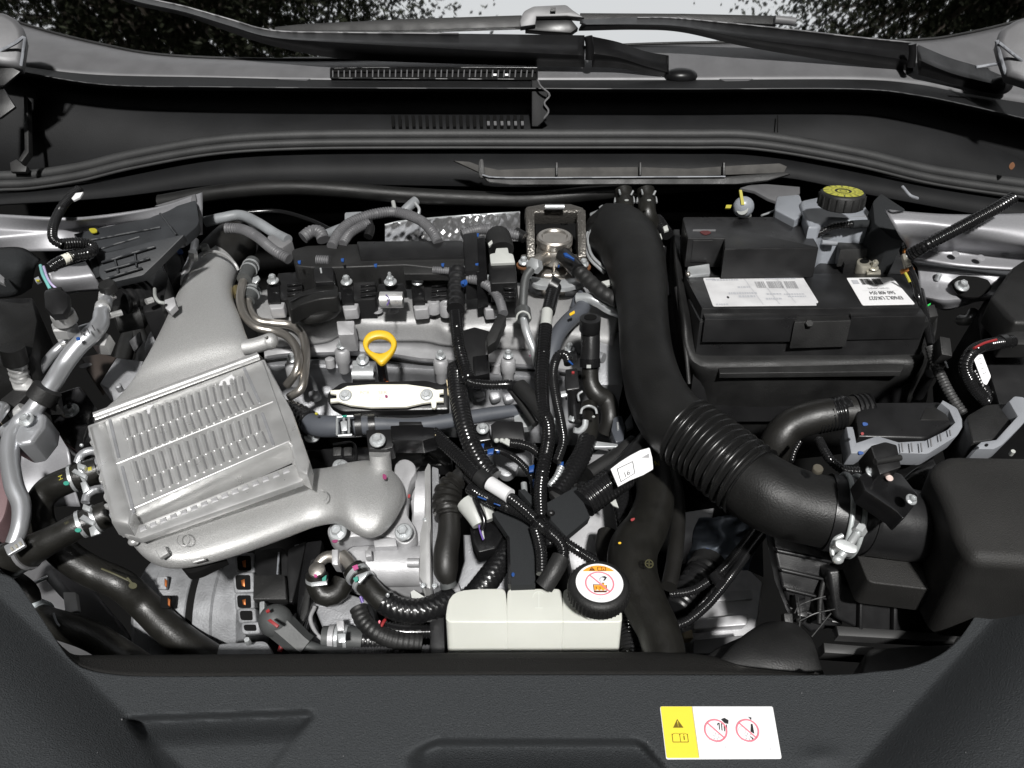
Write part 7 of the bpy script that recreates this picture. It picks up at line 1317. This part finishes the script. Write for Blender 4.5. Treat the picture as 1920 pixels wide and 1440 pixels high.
o = prism('pale_hose_label', [(770, 1110), (776, 1106), (800, 1122), (790, 1128), (772, 1122)], plane(784, 1116, -.175, 30), .002, WCON, None, 0); T(o, 'small white flap under the throttle body', 'flap')
# ============================================================ coolant bottle
def bottle():
    t = thing('coolant_bottle', 'translucent white coolant expansion bottle with a black labelled cap', 'coolant bottle', at(1000, 1225, -.26))
    pl = plane(1000, 1130, -.150, 2)
    gs = []
    gs.append(prism_geo([(834, 1166, 14), (842, 1108, 34), (900, 1103, 10), (948, 1103, 10), (953, 1166, 4)], pl, .17, .012, 7))
    gs.append(prism_geo([(949, 1166, 4), (951, 1103, 10), (1053, 1103, 10), (1057, 1166, 4)], pl, .17, .012, 7))
    gs.append(prism_geo([(1054, 1166, 4), (1056, 1103, 10), (1100, 1104, 8), (1164, 1106, 10), (1167, 1166, 8)], pl, .17, .012, 7))
    gs.append(prism_geo([(940, 1162), (942, 1112), (1064, 1112), (1066, 1162)], plane(1000, 1130, -.1535, 2), .16, .010, 6))
    mesh_obj('tank', *join(*gs), WHITEP, t, 60)
    wm = mat('white_emboss', (.72, .74, .69), .3)
    sc_ = []
    for a in (ring(.62, .40, .34, .05, 18, 180, 320), line(.62, .08, .62, .95, .05), line(.40, .96, .84, .96, .05)): sc_ += a
    printed('moulded_mark', sc_, quadmap([(990, 1108), (1026, 1108), (1026, 1142), (990, 1142)], 1.1, pl), pl[1], wm, t, .0006)
    m2 = []
    for k in range(4): m2 += ring(.3 + .14 * k, .5, .22, .05, 10, 100, 260)
    printed('moulded_mark', m2 + line(.75, .3, .95, .3, .05) + line(.8, .3, .8, .8, .05), quadmap([(1090, 1192), (1114, 1192), (1114, 1210), (1090, 1210)], 1.1, (at(1100, 1200, -.178), AX(75))), AX(75), wm, t, .004)
    tube('front_seam', [(1112, 1171, -.1655), (1136, 1171, -.1655)], 2.4, WHITEP, t, n=8)
    ax = AX(9); c = at(1124, 1093, -.104); s = mpp(c)
    cap = lathe('cap', c, [(0, 0), (45, 0), (52, -1.5), (57, -7), (58, -14), (58, -30), (56, -36), (40, -38), (0, -38)], BLKM, t, ax, 60); cap['label'] = 'black cap with white warning disc'
    lathe('neck', c - ax * (38 * s), [(34, 2), (36, -30)], WHITEP, t, ax, 30)
    ux = Vector((1, 0, 0)); uy = ux.cross(ax).normalized(); uy = uy if uy.y < 0 else -uy; rr = 44.4 * s
    def fm(u, v): return c + ux * (u * rr) + uy * (v * rr)
    printed('cap_label', [[(math.cos(R(a)), math.sin(R(a))) for a in range(0, 360, 6)]], fm, ax, WLAB, cap, .0004)
    seg = [(.90 * math.cos(R(a)), .90 * math.sin(R(a))) for a in range(222, 319, 6)]; yb = -.59; seg = [p for p in seg if p[1] < yb]; x_ = math.sqrt(.81 - yb * yb)
    printed('orange_field', [[(-x_, yb)] + sorted(seg) + [(x_, yb)]], fm, ax, ORG, cap, .0006)
    brn = mat('dark_brown_ink', (.10, .03, .015), .6)
    printed('symbol', poly((-.27, -.83), (-.13, -.61), (-.40, -.61)) + line(-.02, -.80, -.02, -.62, .03) + line(.32, -.80, .32, -.62, .03) + line(.15, -.80, .15, -.62, .025) + line(-.02, -.80, .32, -.80, .025) + line(-.02, -.62, .32, -.62, .03) + line(.23, -.72, .23, -.65, .04), fm, ax, brn, cap, .0008)
    printed('symbol', poly((-.285, -.77), (-.255, -.77), (-.262, -.68), (-.278, -.68)) + rect(-.285, -.66, -.255, -.64), fm, ax, ORG, cap, .001)
    printed('engine_drawing', poly((-.28, .13), (.28, .13), (.28, .42), (.20, .36), (.12, .42), (.04, .36), (-.04, .42), (-.12, .36), (-.20, .42), (-.26, .36)) + rect(.10, .05, .19, .13), fm, ax, ORG, cap, .0006)
    printed('engine_outline', poly((-.29, .11), (-.26, .11), (-.24, .50), (-.27, .50)) + line(-.29, .115, .06, .115, .03) + line(-.26, .47, .26, .47, .09) + line(.28, .13, .28, .45, .03) + line(.08, .04, .20, .04, .04) + line(-.16, .22, -.16, .34, .03) + line(0, .22, 0, .34, .03), fm, ax, brn, cap, .0008)
    printed('steam_drawing', ring(.16, -.14, .14, .07, 16, 180, 290) + line(.02, -.14, .05, .02, .05), fm, ax, INKL, cap, .0006); printed('hand_drawing', poly((.12, -.32), (.24, -.34), (.34, -.27), (.24, -.10), (.15, -.09), (.24, -.22), (.14, -.25)) + poly((.36, -.44), (.46, -.40), (.44, -.36), (.34, -.40)), fm, ax, INK, cap, .0006)
    printed('prohibition_ring', ring(0, .06, .585, .065, 56) + line(-.38, -.36, .40, .49, .065), fm, ax, PINK, cap, .0010)
    printed('pressure_print', tx('108kPa', -.26, .87, .15, wx=1.0), fm, ax, INKL, cap, .0006)
    for k in range(46):
        a = R(k * 360 / 46); p = c - ax * (22 * s) + (ux * math.cos(a) + uy * math.sin(a)) * (58 * s)
        if k == 0: g0 = mesh_obj('cap_rib', *lathe_geo(p, [(1.4, 13), (1.8, 10), (1.8, -10)], ax, 6), BLKM, cap)
        else:
            o = g0.copy(); COL.objects.link(o); o.parent = cap; o.location = p - (c - ax * (22 * s) + ux * (58 * s))
bottle()
# ============================================================ radiator hose
t = thing('radiator_hose', 'large olive-black radiator hose in an S bend beside the coolant bottle', 'radiator hose', at(1240, 1240, -.25))
tube('hose', [(1216, 850, -.13, 32), (1224, 890, -.135, 34), (1228, 935, -.14, 36), (1214, 984, -.145, 40), (1188, 1030, -.15, 46), (1188, 1080, -.155, 46), (1212, 1138, -.16, 42), (1236, 1188, -.163, 40), (1252, 1260, -.17, 40)], 40, HOSE, t, None, 32, 6)
nn = AX(35); printed('letter', tx('N', .05, .95, 1.2), quadmap([(1225, 864), (1236, 864), (1238, 874), (1227, 874)], 1.0, (at(1231, 869, -.098), nn)), nn, YPAINT, t, .001)
for x, y, z in ((1215, 1058, -.1195), ): printed('round_mark', ring(.5, .5, .40, .12, 20) + line(.2, .5, .8, .5, .12) + line(.5, .2, .5, .8, .12), quadmap([(x - 9, y - 10), (x + 9, y - 8), (x + 9, y + 10), (x - 9, y + 8)], 1.0, (at(x, y, z), AX(35, 20))), AX(35, 20), OLIVE, t, .002)
prism('orange_fleck', circ(1162, 1018, 3, 2, 8), plane(1162, 1018, -.1215, 30), .001, YEL, t, 0); prism('red_fleck', cl([(1183, 973), (1190, 971), (1189, 975), (1184, 977)]), plane(1186, 974, -.123, 30), .001, RED, t, 0)
t = thing('inner_coolant_hose', 'narrow black coolant hose beside the big S-bend hose', 'hose', at(1262, 1090, -.25))
tube('hose', [(1256, 880, -.16), (1268, 930, -.165), (1270, 990, -.17), (1264, 1050, -.175), (1254, 1100, -.18)], 15, RUB, t, None, 18); tube('rear_hose', [(1140, 1000, -.19), (1136, 1030, -.195), (1150, 1070, -.2)], 20, RUB, t, None, 16); tube('lower_hose', [(1176, 1130, -.2), (1184, 1180, -.2), (1186, 1240, -.2)], 26, COND, t, (9, .1), 18)
t = thing('cable_strip', 'flat black corrugated strip with a white tag behind the S-bend hose', 'cable', at(1170, 1000, -.2))
tube('strip', [(1160, 890, -.165), (1166, 930, -.17), (1174, 980, -.178), (1178, 1010, -.182)], 17, BRAID, t, None, 16); prism('white_tag', [(1134, 930), (1150, 924), (1160, 952), (1150, 948)], plane(1146, 938, -.15, 30), .002, WCON, t, 0)
bpy.context.view_layer.update()
